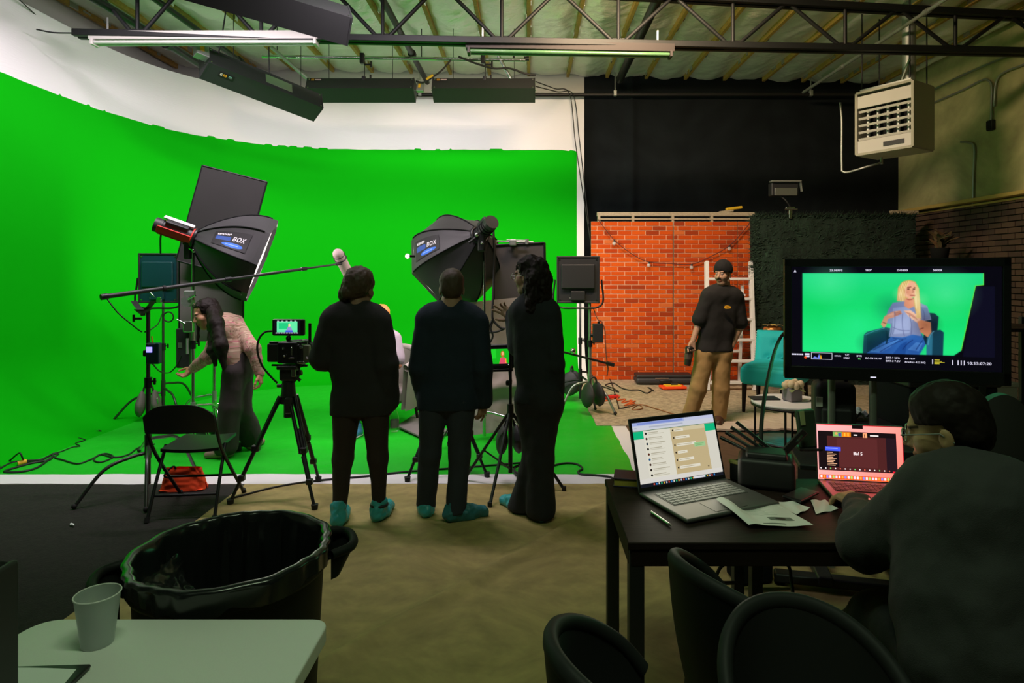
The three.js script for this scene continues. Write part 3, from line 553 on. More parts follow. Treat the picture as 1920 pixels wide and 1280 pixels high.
// teal chair
{
  const t = thing('accent_chair', 'turquoise button-back armless chair with dark wooden legs', 'chair', V(2.98, 0.03, -7.55), -0.62);
  mk('seat', [bx(0.66, 0.22, 0.66, 0, 0.44, 0.02, 0.06), bx(0.62, 0.08, 0.62, 0, 0.53, 0.02, 0.04)], M.teal, t);
  const back = sheet; const bf = (u, v) => { const x = -0.33 + 0.66 * u, y = 0.42 + 0.50 * v; const tuftD = [[0.25, 0.35], [0.5, 0.35], [0.75, 0.35], [0.37, 0.7], [0.63, 0.7]].reduce((s, [a, b]) => s + 0.025 * Math.exp(-(((u - a) / 0.07) ** 2 + ((v - b) / 0.09) ** 2)), 0); const e = Math.min(1, Math.min(u, 1 - u, (1 - v) * 0.8) * 9); return V(x, y, -0.30 - 0.14 * v + 0.05 * Math.sqrt(Math.max(0, e)) - tuftD + 0.03 * (2 * u - 1) ** 2); };
  mk('backrest', slab(bf, 40, 34, V(0, 0, -0.08)), M.teal, t);
  for (const [x, y] of [[0.25, 0.35], [0.5, 0.35], [0.75, 0.35], [0.37, 0.7], [0.63, 0.7]]) { const p = bf(x, y); mk('button', new THREE.SphereGeometry(0.014, 10, 8).translate(p.x, p.y, p.z + 0.008), M.teal, t); }
  const nails = []; for (let i = 0; i < 16; i++) { const p = bf(0, 0.05 + i * 0.06); nails.push(new THREE.SphereGeometry(0.011, 6, 5).translate(p.x - 0.006, p.y, p.z - 0.03)); }
  const n = mk('nail_head_trim', nails, M.silver, t); n.userData.kind = 'stuff';
  for (const [x, z] of [[-0.28, 0.30], [0.28, 0.30], [-0.28, -0.28], [0.28, -0.28]]) mk('leg', rod(V(x, 0.34, z), V(x * 1.04, 0, z * (z < 0 ? 1.2 : 1.0)), 0.032, 0.02, 4).rotateY(0), M.deskTop, t);
}
// side table and copper pot
{
  const t = thing('side_table', 'tall narrow side table with white top behind the turquoise chair', 'side table', V(3.28, 0.03, -8.35));
  mk('table_top', bx(0.34, 0.03, 0.34, 0, 0.78, 0, 0.006), M.white, t);
  for (const x of [-0.15, 0.15]) for (const z of [-0.15, 0.15]) mk('leg', bx(0.02, 0.77, 0.02, x, 0.385, z), M.blackMetal, t);
  mk('stretcher', [bx(0.30, 0.02, 0.02, 0, 0.2, 0.15), bx(0.30, 0.02, 0.02, 0, 0.2, -0.15)], M.blackMetal, t);
  const p = thing('copper_planter', 'faceted copper planter with dried leaves on the side table', 'planter', V(3.26, 0.827, -8.35));
  mk('pot', lathe([[0, 0], [0.08, 0], [0.12, 0.03], [0.125, 0.11], [0.105, 0.14], [0.1, 0.13], [0, 0.12]], 10), M.copper, p);
  for (let i = 0; i < 7; i++) { const a = i * 0.9; const l = mk('leaf', sheet((u, v) => { const w = 0.035 * Math.sin(Math.PI * Math.min(1, v * 1.02)); return V(w * (2 * u - 1), 0.11 + 0.06 * Math.sin(v * 2.2), 0.13 * v + 0.01); }, 4, 8), i % 2 ? M.wood : std([0.16, 0.12, 0.05], 0.8), p); l.rotation.y = a; }
  mk('red_ribbon', bx(0.08, 0.012, 0.05, -0.12, 0.008, 0.12, 0.003), M.red, p);
}
// coffee table, vase with flowers
{
  const c = W(1487, 760, 5.8), t = thing('coffee_table', 'round two-tier white coffee table with thin dark legs', 'coffee table', V(2.48, 0.045, -5.95));
  mk('table_top', lathe([[0, 0.40], [0.33, 0.40], [0.345, 0.408], [0.345, 0.425], [0.335, 0.432], [0, 0.432]], 48), M.white, t);
  mk('top_ring', lathe([[0.335, 0.385], [0.348, 0.385], [0.348, 0.402], [0.335, 0.402]], 48), M.blackMetal, t);
  mk('lower_shelf', lathe([[0, 0.05], [0.30, 0.05], [0.30, 0.062], [0, 0.062]], 48), M.glass, t);
  mk('shelf_ring', new THREE.TorusGeometry(0.31, 0.011, 8, 48).rotateX(Math.PI / 2).translate(0, 0.055, 0), M.blackMetal, t);
  for (const a of [0.5, 2.07, 3.64, 5.2]) mk('leg', rod(V(0.31 * Math.cos(a), 0, 0.31 * Math.sin(a)), V(0.31 * Math.cos(a), 0.4, 0.31 * Math.sin(a)), 0.011), M.blackMetal, t);
  const v = thing('flower_vase', 'square grey vase of cream roses on the coffee table', 'vase', V(2.50, 0.48, -5.93), 0.3);
  mk('vase_body', [bx(0.13, 0.13, 0.13, 0, 0.065, 0, 0.01)], std([0.25, 0.22, 0.24], 0.6), v);
  for (let i = 0; i < 7; i++) {
    const a = i * 2.4, r = i ? 0.07 : 0, f = mk('rose', (() => { const g = []; for (let k = 0; k < 9; k++) { const s = new THREE.SphereGeometry(0.034 - k * 0.0022, 10, 7, 0, 2.6).scale(1, 1.1, 1).rotateY(k * 2.4).translate(0.006 * Math.cos(k * 2.4), 0, 0.006 * Math.sin(k * 2.4)); g.push(s); } return g; })(), std([0.75, 0.60, 0.38], 0.8), v);
    f.position.set(r * Math.cos(a), 0.165 + 0.012 * (i % 2) - 0.2 * r, r * Math.sin(a));
  }
  for (let i = 0; i < 6; i++) { const l = mk('leaf', sheet((u, w) => V(0.025 * Math.sin(Math.PI * w) * (2 * u - 1), 0.13 - 0.03 * w, 0.05 + 0.09 * w), 4, 6), std([0.2, 0.26, 0.1], 0.7), v); l.rotation.y = i * 1.05 + 0.3; }
  one('napkin', slab((u, w) => V(2.62 + 0.16 * u, 0.482 + 0.02 * Math.abs(Math.sin(u * 5)) * w, -6.0 + 0.12 * w), 14, 6, V(0, -0.003, 0)), M.white, 'crumpled white napkin on the coffee table beside the vase', 'napkin');
  one('dark_notebook', bx(0.26, 0.012, 0.16, 2.27, 0.484, -6.03, 0.003), M.blackSatin, 'thin dark notebook on the coffee table edge', 'notebook');
}
// things along the brick wall
{
  const t = thing('guitar_case', 'long black instrument case lying at the foot of the brick panels', 'case', V(2.02, 0.035, -9.4));
  mk('case_body', [bx(0.86, 0.09, 0.3, 0, 0.05, 0, 0.04)], M.nylonBag, t); mk('case_lid', bx(0.84, 0.05, 0.28, 0, 0.115, 0, 0.024), M.blackSatin, t);
  mk('handle', tube([V(-0.08, 0.06, 0.15), V(-0.06, 0.06, 0.19), V(0.06, 0.06, 0.19), V(0.08, 0.06, 0.15)], 0.01), M.blackPlastic, t);
  mk('label_strip', bx(0.2, 0.02, 0.004, -0.05, 0.09, 0.152, 0.001), M.silver, t);
  const s = thing('portable_speaker', 'black portable speaker with a top handle at the foot of the brick panels', 'speaker', V(2.43, 0.032, -9.0));
  mk('cabinet', bx(0.15, 0.24, 0.16, 0, 0.12, 0, 0.02), M.blackSatin, s); mk('handle', tube([V(-0.06, 0.23, 0), V(-0.055, 0.275, 0), V(0.055, 0.275, 0), V(0.06, 0.23, 0)], 0.012), M.blackPlastic, s);
  mk('driver', new THREE.CylinderGeometry(0.055, 0.05, 0.012, 24).rotateX(Math.PI / 2).translate(0, 0.11, 0.082), M.blackMatte, s);
  const o = thing('work_light', 'flat orange tool tray on the carpet in front of the black case', 'tool tray', V(2.06, 0.034, -8.95), 0.12);
  mk('tray', [bx(0.36, 0.035, 0.2, 0, 0.02, 0, 0.012)], M.orange, o); mk('tray_insert', [bx(0.24, 0.02, 0.13, 0.0, 0.043, 0, 0.006)], M.yellow, o); mk('tool', bx(0.1, 0.03, 0.03, 0.02, 0.064, 0.01, 0.01), M.blackSatin, o);
  const e = FL(1140, 750, 0.03); const st = thing('power_strip', 'red power strip on the carpet beside the sandbag', 'power strip', V(1.06, 0.034, -8.25), 0.35);
  mk('strip_body', bx(0.26, 0.04, 0.06, 0, 0.02, 0, 0.01), M.red, st); for (let i = 0; i < 4; i++) mk('outlet', bx(0.03, 0.006, 0.03, -0.08 + i * 0.055, 0.042, 0, 0.002), M.blackPlastic, st);
}
const floorCable = (name, label, pix, r = 0.008, mat = M.cableBlack, h = 0.03) => cable(name, label, pix.map(([x, y, k]) => FL(x, y, h + (k ?? 0))), r, mat, pix.length * 7);
floorCable('floor_cable', 'tangled black cable on the beige carpet by the light stand', [[1118, 720], [1140, 728], [1160, 735], [1150, 728], [1135, 722], [1150, 718], [1165, 727], [1180, 731], [1198, 731], [1212, 737], [1222, 731], [1215, 726], [1226, 733]], 0.009);
floorCable('floor_cable', 'orange cable coiled in loops on the beige carpet', [[1132, 752], [1150, 747], [1162, 742], [1156, 750], [1172, 748], [1166, 755], [1185, 750], [1176, 758], [1192, 751], [1170, 760], [1190, 756]], 0.009, M.cableOrange);
floorCable('floor_cable', 'thin brown cable trailing across the beige carpet to the standing man', [[1178, 763], [1195, 758], [1205, 765], [1185, 768], [1200, 758], [1230, 766], [1260, 775], [1290, 781], [1320, 786], [1345, 789]], 0.007, std([0.3, 0.13, 0.05], 0.7));
floorCable('floor_cable', 'dark cable hanging down to the carpet in front of the brick panels', [[1136, 700], [1140, 706], [1146, 716], [1155, 745], [1160, 762], [1162, 766], [1182, 761]], 0.008);

// ---------------------------------------------------------------- film gear on and around the green stage
function cStand(name, label, base, height, turn = 0, opt = {}) {
  const t = thing(name, label, 'light stand', base, turn, opt.group);
  const r = opt.r ?? 1, mat = opt.mat ?? M.chrome;
  mk('lower_column', rod(V(0, 0.06, 0), V(0, Math.min(1.0, height * 0.6), 0), 0.0175 * r, 0.0175 * r, 14), mat, t);
  mk('upper_column', rod(V(0, Math.min(0.98, height * 0.58), 0), V(0, height, 0), 0.0135 * r, 0.0135 * r, 12), mat, t);
  const yc = Math.min(1.0, height * 0.6);
  mk('collar', rod(V(0, yc - 0.05, 0), V(0, yc + 0.03, 0), 0.026 * r), M.blackMetal, t);
  mk('locking_knob', [rod(V(0, yc, 0), V(0.06, yc, 0), 0.007), rod(V(0.05, yc - 0.025, 0), V(0.05, yc + 0.025, 0), 0.009)], M.blackMetal, t);
  const S = opt.spread ?? 0.5;
  (opt.legs ?? [0.4, 2.5, 4.6]).forEach((a, i) => {
    const y0 = 0.3 + i * 0.05, c = Math.cos(a), s = Math.sin(a);
    mk('leg', tube([V(0, y0, 0), V(0.12 * S * c / 0.5, y0 - 0.01, 0.12 * S * s / 0.5), V(S * 0.62 * c, y0 - 0.07, S * 0.62 * s), V(S * c, 0.015, S * s)], 0.0125 * r, 10, false, 30), mat, t);
    mk('foot', new THREE.SphereGeometry(0.018 * r, 10, 8).translate(S * c, 0.018, S * s), M.rubber, t);
  });
  mk('leg_hub', rod(V(0, 0.26, 0), V(0, 0.44, 0), 0.024 * r), opt.mat ?? M.zinc, t);
  return t;
}
function lightStand(name, label, base, height, turn = 0, opt = {}) {
  const t = thing(name, label, 'light stand', base, turn, opt.group);
  const mat = opt.mat ?? M.blackMetal, S = opt.spread ?? 0.5, yl = opt.legTop ?? 0.62;
  mk('column', rod(V(0, 0.12, 0), V(0, height * 0.6, 0), 0.017), mat, t); mk('upper_column', rod(V(0, height * 0.58, 0), V(0, height, 0), 0.012), opt.upper ?? mat, t);
  mk('collar', [rod(V(0, yl - 0.03, 0), V(0, yl + 0.04, 0), 0.026), rod(V(0, height * 0.6 - 0.03, 0), V(0, height * 0.6 + 0.02, 0), 0.025)], M.blackPlastic, t);
  for (const a of opt.legs ?? [0.5, 2.6, 4.7]) {
    const f = V(S * Math.cos(a), 0.012, S * Math.sin(a));
    mk('leg', rod(V(0.02 * Math.cos(a), yl, 0.02 * Math.sin(a)), f, 0.012), mat, t);
    mk('brace', rod(V(0.02 * Math.cos(a), 0.16, 0.02 * Math.sin(a)), f.clone().multiplyScalar(0.55).setY(yl * 0.45), 0.007), mat, t);
    mk('foot', rod(f.clone().setY(0.0), f.clone().setY(0.035), 0.017), M.rubber, t);
  }
  return t;
}
function tripod(name, label, apex, feet, opt = {}) {
  const t = thing(name, label, 'tripod', V(apex.x, 0, apex.z));
  const A = V(0, apex.y, 0);
  feet.forEach((f, i) => {
    const p = V(f.x - apex.x, 0.03, f.z - apex.z), dir = p.clone().sub(A), n = dir.clone().setY(0).normalize(), s = V(-n.z, 0, n.x).multiplyScalar(0.022);
    const at = (q, w) => A.clone().addScaledVector(n, 0.06).lerp(p, q).addScaledVector(s, w);
    const leg = mk('leg', [rod(at(0, 1), at(0.52, 0.9), 0.014), rod(at(0, -1), at(0.52, -0.9), 0.014), rod(at(0.3, 0), at(0.8, 0), 0.015), rod(at(0.55, 0.5), at(1, 0.1), 0.012)], M.blackMetal, t);
    mk('leg_clamp', [bx(0.06, 0.05, 0.05, at(0.5, 0).x, at(0.5, 0).y, at(0.5, 0).z, 0.012), bx(0.05, 0.045, 0.045, at(0.78, 0).x, at(0.78, 0).y, at(0.78, 0).z, 0.012)], M.blackPlastic, leg);
    mk('foot', [rod(p.clone().setY(0), p.clone().setY(0.05), 0.02, 0.026)], M.rubber, leg);
  });
  mk('crown', [rod(V(0, apex.y - 0.05, 0), V(0, apex.y + 0.04, 0), 0.07, 0.05, 20), rod(V(0, apex.y - 0.16, 0), V(0, apex.y, 0), 0.035)], M.blackSatin, t);
  return t;
}
function sandbag(label, pos, turn = 0, s = 1, opt = {}) {
  const t = thing('sandbag', label, 'sandbag', pos, turn, 'sandbags on the stand legs');
  for (const q of [-1, 1]) mk('bag_half', sheet((u, v) => {
    const a = u * 2 * Math.PI, w = Math.sin(Math.PI * Math.min(0.999, Math.max(0.001, v))) ** 0.55, sag = 1 - v;
    return V(q * (0.05 + 0.03 * sag) * s + 0.055 * s * w * Math.cos(a) * (0.7 + 0.5 * sag) + q * 0.01, s * (0.30 * v) + 0.004 * fbm(a, v * 6, q), 0.125 * s * w * Math.sin(a) + 0.006 * fbm(v * 5, a, 2));
  }, 28, 18), opt.mat ?? M.nylonBag, t);
  mk('strap', tube([V(-0.05 * s, 0.28 * s, 0), V(-0.03 * s, 0.345 * s, 0), V(0.03 * s, 0.345 * s, 0), V(0.05 * s, 0.28 * s, 0)], 0.012 * s, 6), M.nylonBag, t);
  if (opt.stripe) mk('stripe', [bx(0.012, 0.2 * s, 0.03, 0.105 * s, 0.15 * s, 0.0, 0.003).rotateX(0.5)], M.silver, t);
  return t;
}
const boxLogo = canvasTex(256, 128, (c, w, h) => {
  c.fillStyle = '#1b1a1c'; c.fillRect(0, 0, w, h); c.fillStyle = '#d8d6da'; for (let i = 0; i < 9; i++) c.fillRect(22 + i * 11, 16 + (i % 2) * 2, 8, 16 - (i % 3) * 2);
  c.fillStyle = '#2a4f9c'; c.fillRect(18, 42, 106, 34); c.fillStyle = '#d8d6da'; c.font = 'italic bold 46px sans-serif'; c.fillText('BOX', 132, 70);
  c.fillStyle = '#2f6fd6'; c.beginPath(); c.ellipse(150, 102, 78, 17, 0, 0, 7); c.fill(); c.fillStyle = '#8fb4ef'; c.fillRect(100, 98, 92, 6);
});
function softbox(label, apex, axis, R, D, power, opt = {}) {
  const t = thing('softbox', label, 'softbox', apex); t.quaternion.copy(aim(axis)); if (opt.roll) t.rotateZ(opt.roll);
  const N = 8, r0 = 0.075, rad = (s) => r0 + (R - r0) * Math.sin(s * Math.PI / 2) ** 0.86;
  const zz = (s) => D * s;
  const pt = (i, u, s, lift = 0) => {
    const a0 = (i + 0.5) * 2 * Math.PI / N, a1 = a0 + 2 * Math.PI / N, r = rad(s) * (1 - 0.035 * Math.sin(Math.PI * u) * Math.sin(Math.PI * s)) + lift;
    return V(r * (Math.cos(a0) * (1 - u) + Math.cos(a1) * u), r * (Math.sin(a0) * (1 - u) + Math.sin(a1) * u), zz(s) + 0.004 * fbm(u * 4 + i * 3, s * 5, i) * Math.sin(Math.PI * u));
  };
  for (let i = 0; i < N; i++) {
    mk('fabric_panel', sheet((u, s) => pt(i, u, s), 8, 18), M.softboxBlack, t);
    mk('seam_rib', tube(Array.from({ length: 10 }, (_, k) => pt(i, 0, k / 9, 0.003)), 0.007, 6), M.blackMatte, t);
  }
  if (opt.logoAt) {                                            // the maker's patch: on the panel that lies under a given pixel, reading left to right
    t.updateMatrixWorld(true); const wp = (i, u, q) => pt(i, u, q, 0.006).applyMatrix4(t.matrixWorld), px = (p) => [CX + p.x * F / -p.z, CY - (p.y - EYE) * F / -p.z];
    let best = 0, bd = 1e9; for (let i = 0; i < N; i++) { const n = pt(i, 0.5, 0.7).setZ(0).normalize().transformDirection(t.matrixWorld), c = wp(i, 0.5, 0.7); if (n.dot(camera.position.clone().sub(c)) < 0) continue; const q = px(c), e = Math.hypot(q[0] - opt.logoAt[0], q[1] - opt.logoAt[1]); if (e < bd) { bd = e; best = i; } }
    const [s0, s1] = opt.logoS ?? [0.5, 0.92], fx = px(wp(best, 0.5, s1))[0] < px(wp(best, 0.5, s0))[0], fy = px(wp(best, 0.85, 0.7))[1] > px(wp(best, 0.15, 0.7))[1];
    mk('logo_patch', sheet((u, v) => pt(best, fy ? 0.8 - 0.6 * v : 0.2 + 0.6 * v, fx ? s1 + (s0 - s1) * u : s0 + (s1 - s0) * u, 0.006), 10, 8), printMat(boxLogo, 0.55), t);
  }
  const lip = (k, s) => { const a = (k + 0.5) * 2 * Math.PI / N; return V(R * Math.cos(a), R * Math.sin(a), D + 0.055 * s); };
  mk('rim_band', Array.from({ length: N }, (_, k) => sheet((u, v) => lip(k, v).lerp(lip(k + 1, v), u), 4, 2)), M.softboxBlack, t);
  const dif = []; for (let k = 0; k < N; k++) dif.push(sheet((u, v) => V(0, 0, D + 0.02).lerp(lip(k, 0.3).lerp(lip(k + 1, 0.3), u), v), 3, 5));
  mk('diffuser', dif, glow(opt.tint ?? 0xfff1ea, 2.2), t);
  const side = R * 1.42; rectLight(t, side, side, opt.tint ?? 0xfff1ea, power, V(0, 0, D + 0.05), new THREE.Quaternion());
  mk('speed_ring', new THREE.TorusGeometry(r0 + 0.01, 0.018, 8, 24), M.blackMetal, t);
  const L = opt.headLen ?? 0.3;
  const head = mk('lamp_head', [rod(V(0, 0, -L), V(0, 0, 0.02), 0.062, 0.072, 24), rod(V(0, 0, -L - 0.02), V(0, 0, -L + 0.05), 0.07, 0.07, 24), bx(0.1, 0.06, L * 0.6, 0, 0.065, -L * 0.5, 0.012)], opt.headMat ?? M.blackSatin, t);
  if (opt.red) { mk('red_side_strip', [bx(0.014, 0.075, L * 0.92, 0.068, 0.0, -L * 0.5, 0.006), bx(0.014, 0.075, L * 0.92, -0.068, 0.0, -L * 0.5, 0.006), bx(0.07, 0.014, L * 0.9, 0, -0.066, -L * 0.5, 0.006)], M.red, head); mk('white_highlight', bx(0.05, 0.02, L * 0.8, 0.02, 0.098, -L * 0.5, 0.008), M.white, head); mk('red_front_ring', new THREE.TorusGeometry(0.075, 0.012, 8, 24).translate(0, 0, -0.02), M.red, head); }  // the white bar stands in for a highlight on the lamp body
  else mk('vent_fin', Array.from({ length: 5 }, (_, k) => new THREE.TorusGeometry(0.068, 0.006, 6, 20).translate(0, 0, -L * (0.25 + k * 0.15))), M.blackMatte, head);
  return t;
}
// ---- left key: softbox on a silver stand with flags
const dL = 6.0;
const leftBase = W(362, 842, dL).setY(0.013);
cStand('key_light_stand', 'silver two-part stand holding the left softbox with the red lamp', leftBase, W(0, 452, dL).y - 0.03, 0.3, { legs: [1.0, 3.1, 5.4], spread: 0.45 });
const sbL = softbox('black softbox with red lamp body and blue logo on the left stand', W(366, 446, dL), V(0.87, -0.34, -0.31), 0.43, 0.58, LAMP.softLeft, { logoAt: [432, 458], logoS: [0.3, 0.85], red: true, headMat: M.blackSatin, headLen: 0.34, roll: 0.5 });
{
  const p = W(352, 470, dL);
  const t = thing('lamp_bracket', 'black bracket and cable that join the left softbox to its stand', 'bracket', p);
  mk('yoke', [bx(0.06, 0.16, 0.05, 0.0, 0.0, 0, 0.012), bx(0.1, 0.05, 0.06, 0.01, 0.08, 0, 0.012)], M.blackSatin, t);
  mk('yoke_knob', [rod(V(0.03, 0.02, 0.02), V(0.08, 0.0, 0.05), 0.012), new THREE.SphereGeometry(0.02, 10, 8).translate(0.085, 0.0, 0.05)], M.chrome, t);
  cable('lamp_cable', 'thin cable curving down from the red lamp to the teal panel', [W(318, 428, dL), W(306, 432, dL), W(301, 445, dL + 0.2), W(301, 474, dL + 0.8)], 0.009);
}
// big black flag with a grey flap under it, on its own grip arm
{
  const d = 6.35, q = (x, y, dd = d) => W(x, y, dd);
  const t = thing('black_flag', 'large tilted black flag standing above the left softbox', 'flag', V(0, 0, 0));
  const quad = (a, b, c, e) => slab((u, v) => a.clone().lerp(b, u).lerp(e.clone().lerp(c, u), v).add(V(0, 0, 0.006 * fbm(u * 3, v * 3, 1))), 12, 12, V(0, 0, -0.012));
  mk('flag_cloth', quad(q(379, 310), q(500, 341), q(452, 520), q(330, 488)), M.flagCloth, t);
  mk('flag_frame', [[q(379, 310), q(500, 341)], [q(500, 341), q(452, 520)], [q(452, 520), q(330, 488)], [q(330, 488), q(379, 310)]].map(([a, b]) => rod(a.add(V(0, 0, -0.006)), b.clone().add(V(0, 0, -0.006)), 0.009)), M.blackMetal, t);
  const t2 = thing('grey_flap_flag', 'grey cloth flag hanging upright behind the bending woman', 'flag', V(0, 0, 0));
  mk('flag_cloth', quad(q(338, 478, 6.45), q(457, 476, 6.45), q(456, 640, 6.45), q(336, 640, 6.45)), M.greyCloth, t2);
  mk('flag_frame', [[q(336, 478, 6.45), q(457, 476, 6.45)], [q(457, 476, 6.45), q(456, 640, 6.45)], [q(336, 478, 6.45), q(336, 640, 6.45)]].map(([a, b]) => rod(a, b, 0.009)), M.blackMetal, t2);
  cStand('flag_stand', 'grip stand in shadow carrying the tilted black flag', W(402, 822, 6.55).setY(0.013), 1.95, 1.2, { legs: [0.2, 2.2, 4.2], spread: 0.42 });
  mk('grip_arm', [rod(W(402, 492, 6.5), W(340, 480, 6.42), 0.008), rod(W(402, 500, 6.5), W(402, 484, 6.5), 0.03)], M.chrome, t2);
}
// silver grip head and clamps on the left stand
{
  const p = W(352, 565, dL - 0.03), t = thing('grip_clamp', 'silver grip head on the left stand beside the bending woman', 'clamp', p);
  mk('disc', [rod(V(0, 0, -0.04), V(0, 0, 0.03), 0.05, 0.05, 20)], M.zinc, t); mk('handle', [rod(V(0.02, 0.02, 0.03), V(0.1, 0.06, 0.05), 0.008)], M.chrome, t); mk('jaw', bx(0.1, 0.05, 0.04, 0.02, 0.08, 0, 0.01), M.zinc, t);
  const g2 = thing('grip_clamp', 'lower silver clamp on the left stand above the black power box', 'clamp', W(354, 612, dL - 0.03));
  mk('jaw', [bx(0.09, 0.11, 0.06, 0, 0, 0, 0.012)], M.chrome, g2); mk('handle', rod(V(-0.02, 0.03, 0.03), V(-0.09, 0.07, 0.04), 0.009), M.chrome, g2);
  const b = thing('power_box', 'tall black power box strapped to the left stand by the bending woman', 'power supply', W(346, 652, dL + 0.03));
  mk('case', bx(0.13, 0.38, 0.08, 0, 0, 0, 0.012), M.blackSatin, b); mk('handle', [rod(V(0.06, 0.1, 0.06), V(0.06, -0.05, 0.06), 0.012)], M.zinc, b); mk('status_plate', bx(0.04, 0.05, 0.004, -0.02, 0.03, 0.042, 0.001), M.silver, b);
}
// ---- left background LED panel, seen from behind
function ledPanel(label, c, w, h, turn, tilt, power, mat, tint) {
  const t = thing('led_panel', label, 'LED panel', c, turn); t.rotation.x = tilt; t.rotation.order = 'YXZ';
  mk('housing', [bx(w, h, 0.07, 0, 0, 0, 0.02)], mat, t);
  mk('back_cover', [bx(w * 0.8, h * 0.52, 0.05, 0, 0.04, 0.055, 0.015), bx(w * 0.34, h * 0.2, 0.06, 0, -h * 0.34, 0.05, 0.01)], mat, t);
  mk('frame_edge', [bx(w + 0.012, 0.02, 0.09, 0, h / 2 - 0.008, 0, 0.006), bx(w + 0.012, 0.02, 0.09, 0, -h / 2 + 0.008, 0, 0.006), bx(0.02, h, 0.09, -w / 2 + 0.004, 0, 0, 0.006), bx(0.02, h, 0.09, w / 2 - 0.004, 0, 0, 0.006)], M.blackSatin, t);
  mk('yoke', [tube([V(-w / 2 - 0.03, 0, 0), V(-w / 2 - 0.03, -h / 2 - 0.02, 0.03), V(0, -h / 2 - 0.06, 0.04), V(w / 2 + 0.03, -h / 2 - 0.02, 0.03), V(w / 2 + 0.03, 0, 0)], 0.011, 8)], M.blackMetal, t);
  mkEach('corner_bolt', [[-1, 1], [1, 1], [-1, -1], [1, -1]].map(([a, b]) => rod(V(a * (w / 2 - 0.03), b * (h / 2 - 0.035), 0.03), V(a * (w / 2 - 0.03), b * (h / 2 - 0.035), 0.043), 0.010)), M.chrome, t);
  mk('name_strip', bx(0.09, 0.02, 0.003, -w * 0.12, -h * 0.40, 0.037, 0.001), M.silver, t);
  mk('diode_face', bx(w * 0.92, h * 0.9, 0.006, 0, 0, -0.04, 0.002), glow(tint, 4), t);
  rectLight(t, w * 0.88, h * 0.85, tint, power, V(0, 0, -0.05), new THREE.Quaternion().setFromAxisAngle(V(0, 1, 0), Math.PI));
  return t;
}
ledPanel('teal-black LED panel at the left, seen from behind', W(300, 521, 7.1), 0.42, 0.56, 0.10, 0.0, LAMP.panelLeft, M.tealLamp, 0xfff6f0);
cStand('backlight_stand', 'slim silver stand under the teal-black LED panel', W(306, 785, 7.2).setY(0.013), W(0, 560, 7.15).y, 0.2, { legs: [3.0, 0.9, 5.2], spread: 0.5, mat: M.standDark });
{
  const g = thing('panel_clamp', 'small silver clamp under the teal-black LED panel', 'clamp', W(300, 562, 7.05));
  mk('jaw', [bx(0.06, 0.07, 0.06, 0, 0, 0, 0.01)], M.chrome, g); mk('handle', rod(V(-0.03, 0.02, 0.02), V(-0.09, 0.08, 0.03), 0.011), M.chrome, g);
  one('coiled_cable', new THREE.TorusGeometry(0.055, 0.008, 6, 28).translate(W(316, 594, 7.0).x, W(316, 594, 7.0).y, -7.0), M.cableBlack, 'small coil of cable hanging beside the slim silver stand', 'cable');
  cable('thin_cable', 'thin loose cable strung between the two left stands', [W(272, 622, 4.85), W(285, 616, 5.6), W(297, 606, 6.6), W(303, 590, 7.1)], 0.006);
  cable('thin_cable', 'thin cable looping from the wireless box to the slim silver stand', [W(286, 682, 4.8), W(300, 696, 5.4), W(318, 698, 6.2), W(332, 684, 6.0), W(340, 668, 5.95)], 0.006);
  sandbag('striped grey sandbag on the leg of the slim silver stand', W(278, 790, 7.1).setY(0.06), 0.4, 1.0, { stripe: true, mat: M.greyCloth });
  sandbag('dark sandbag on the floor behind the folding chair', FL(392, 830).setY(0.02), 1.0, 0.8);
}
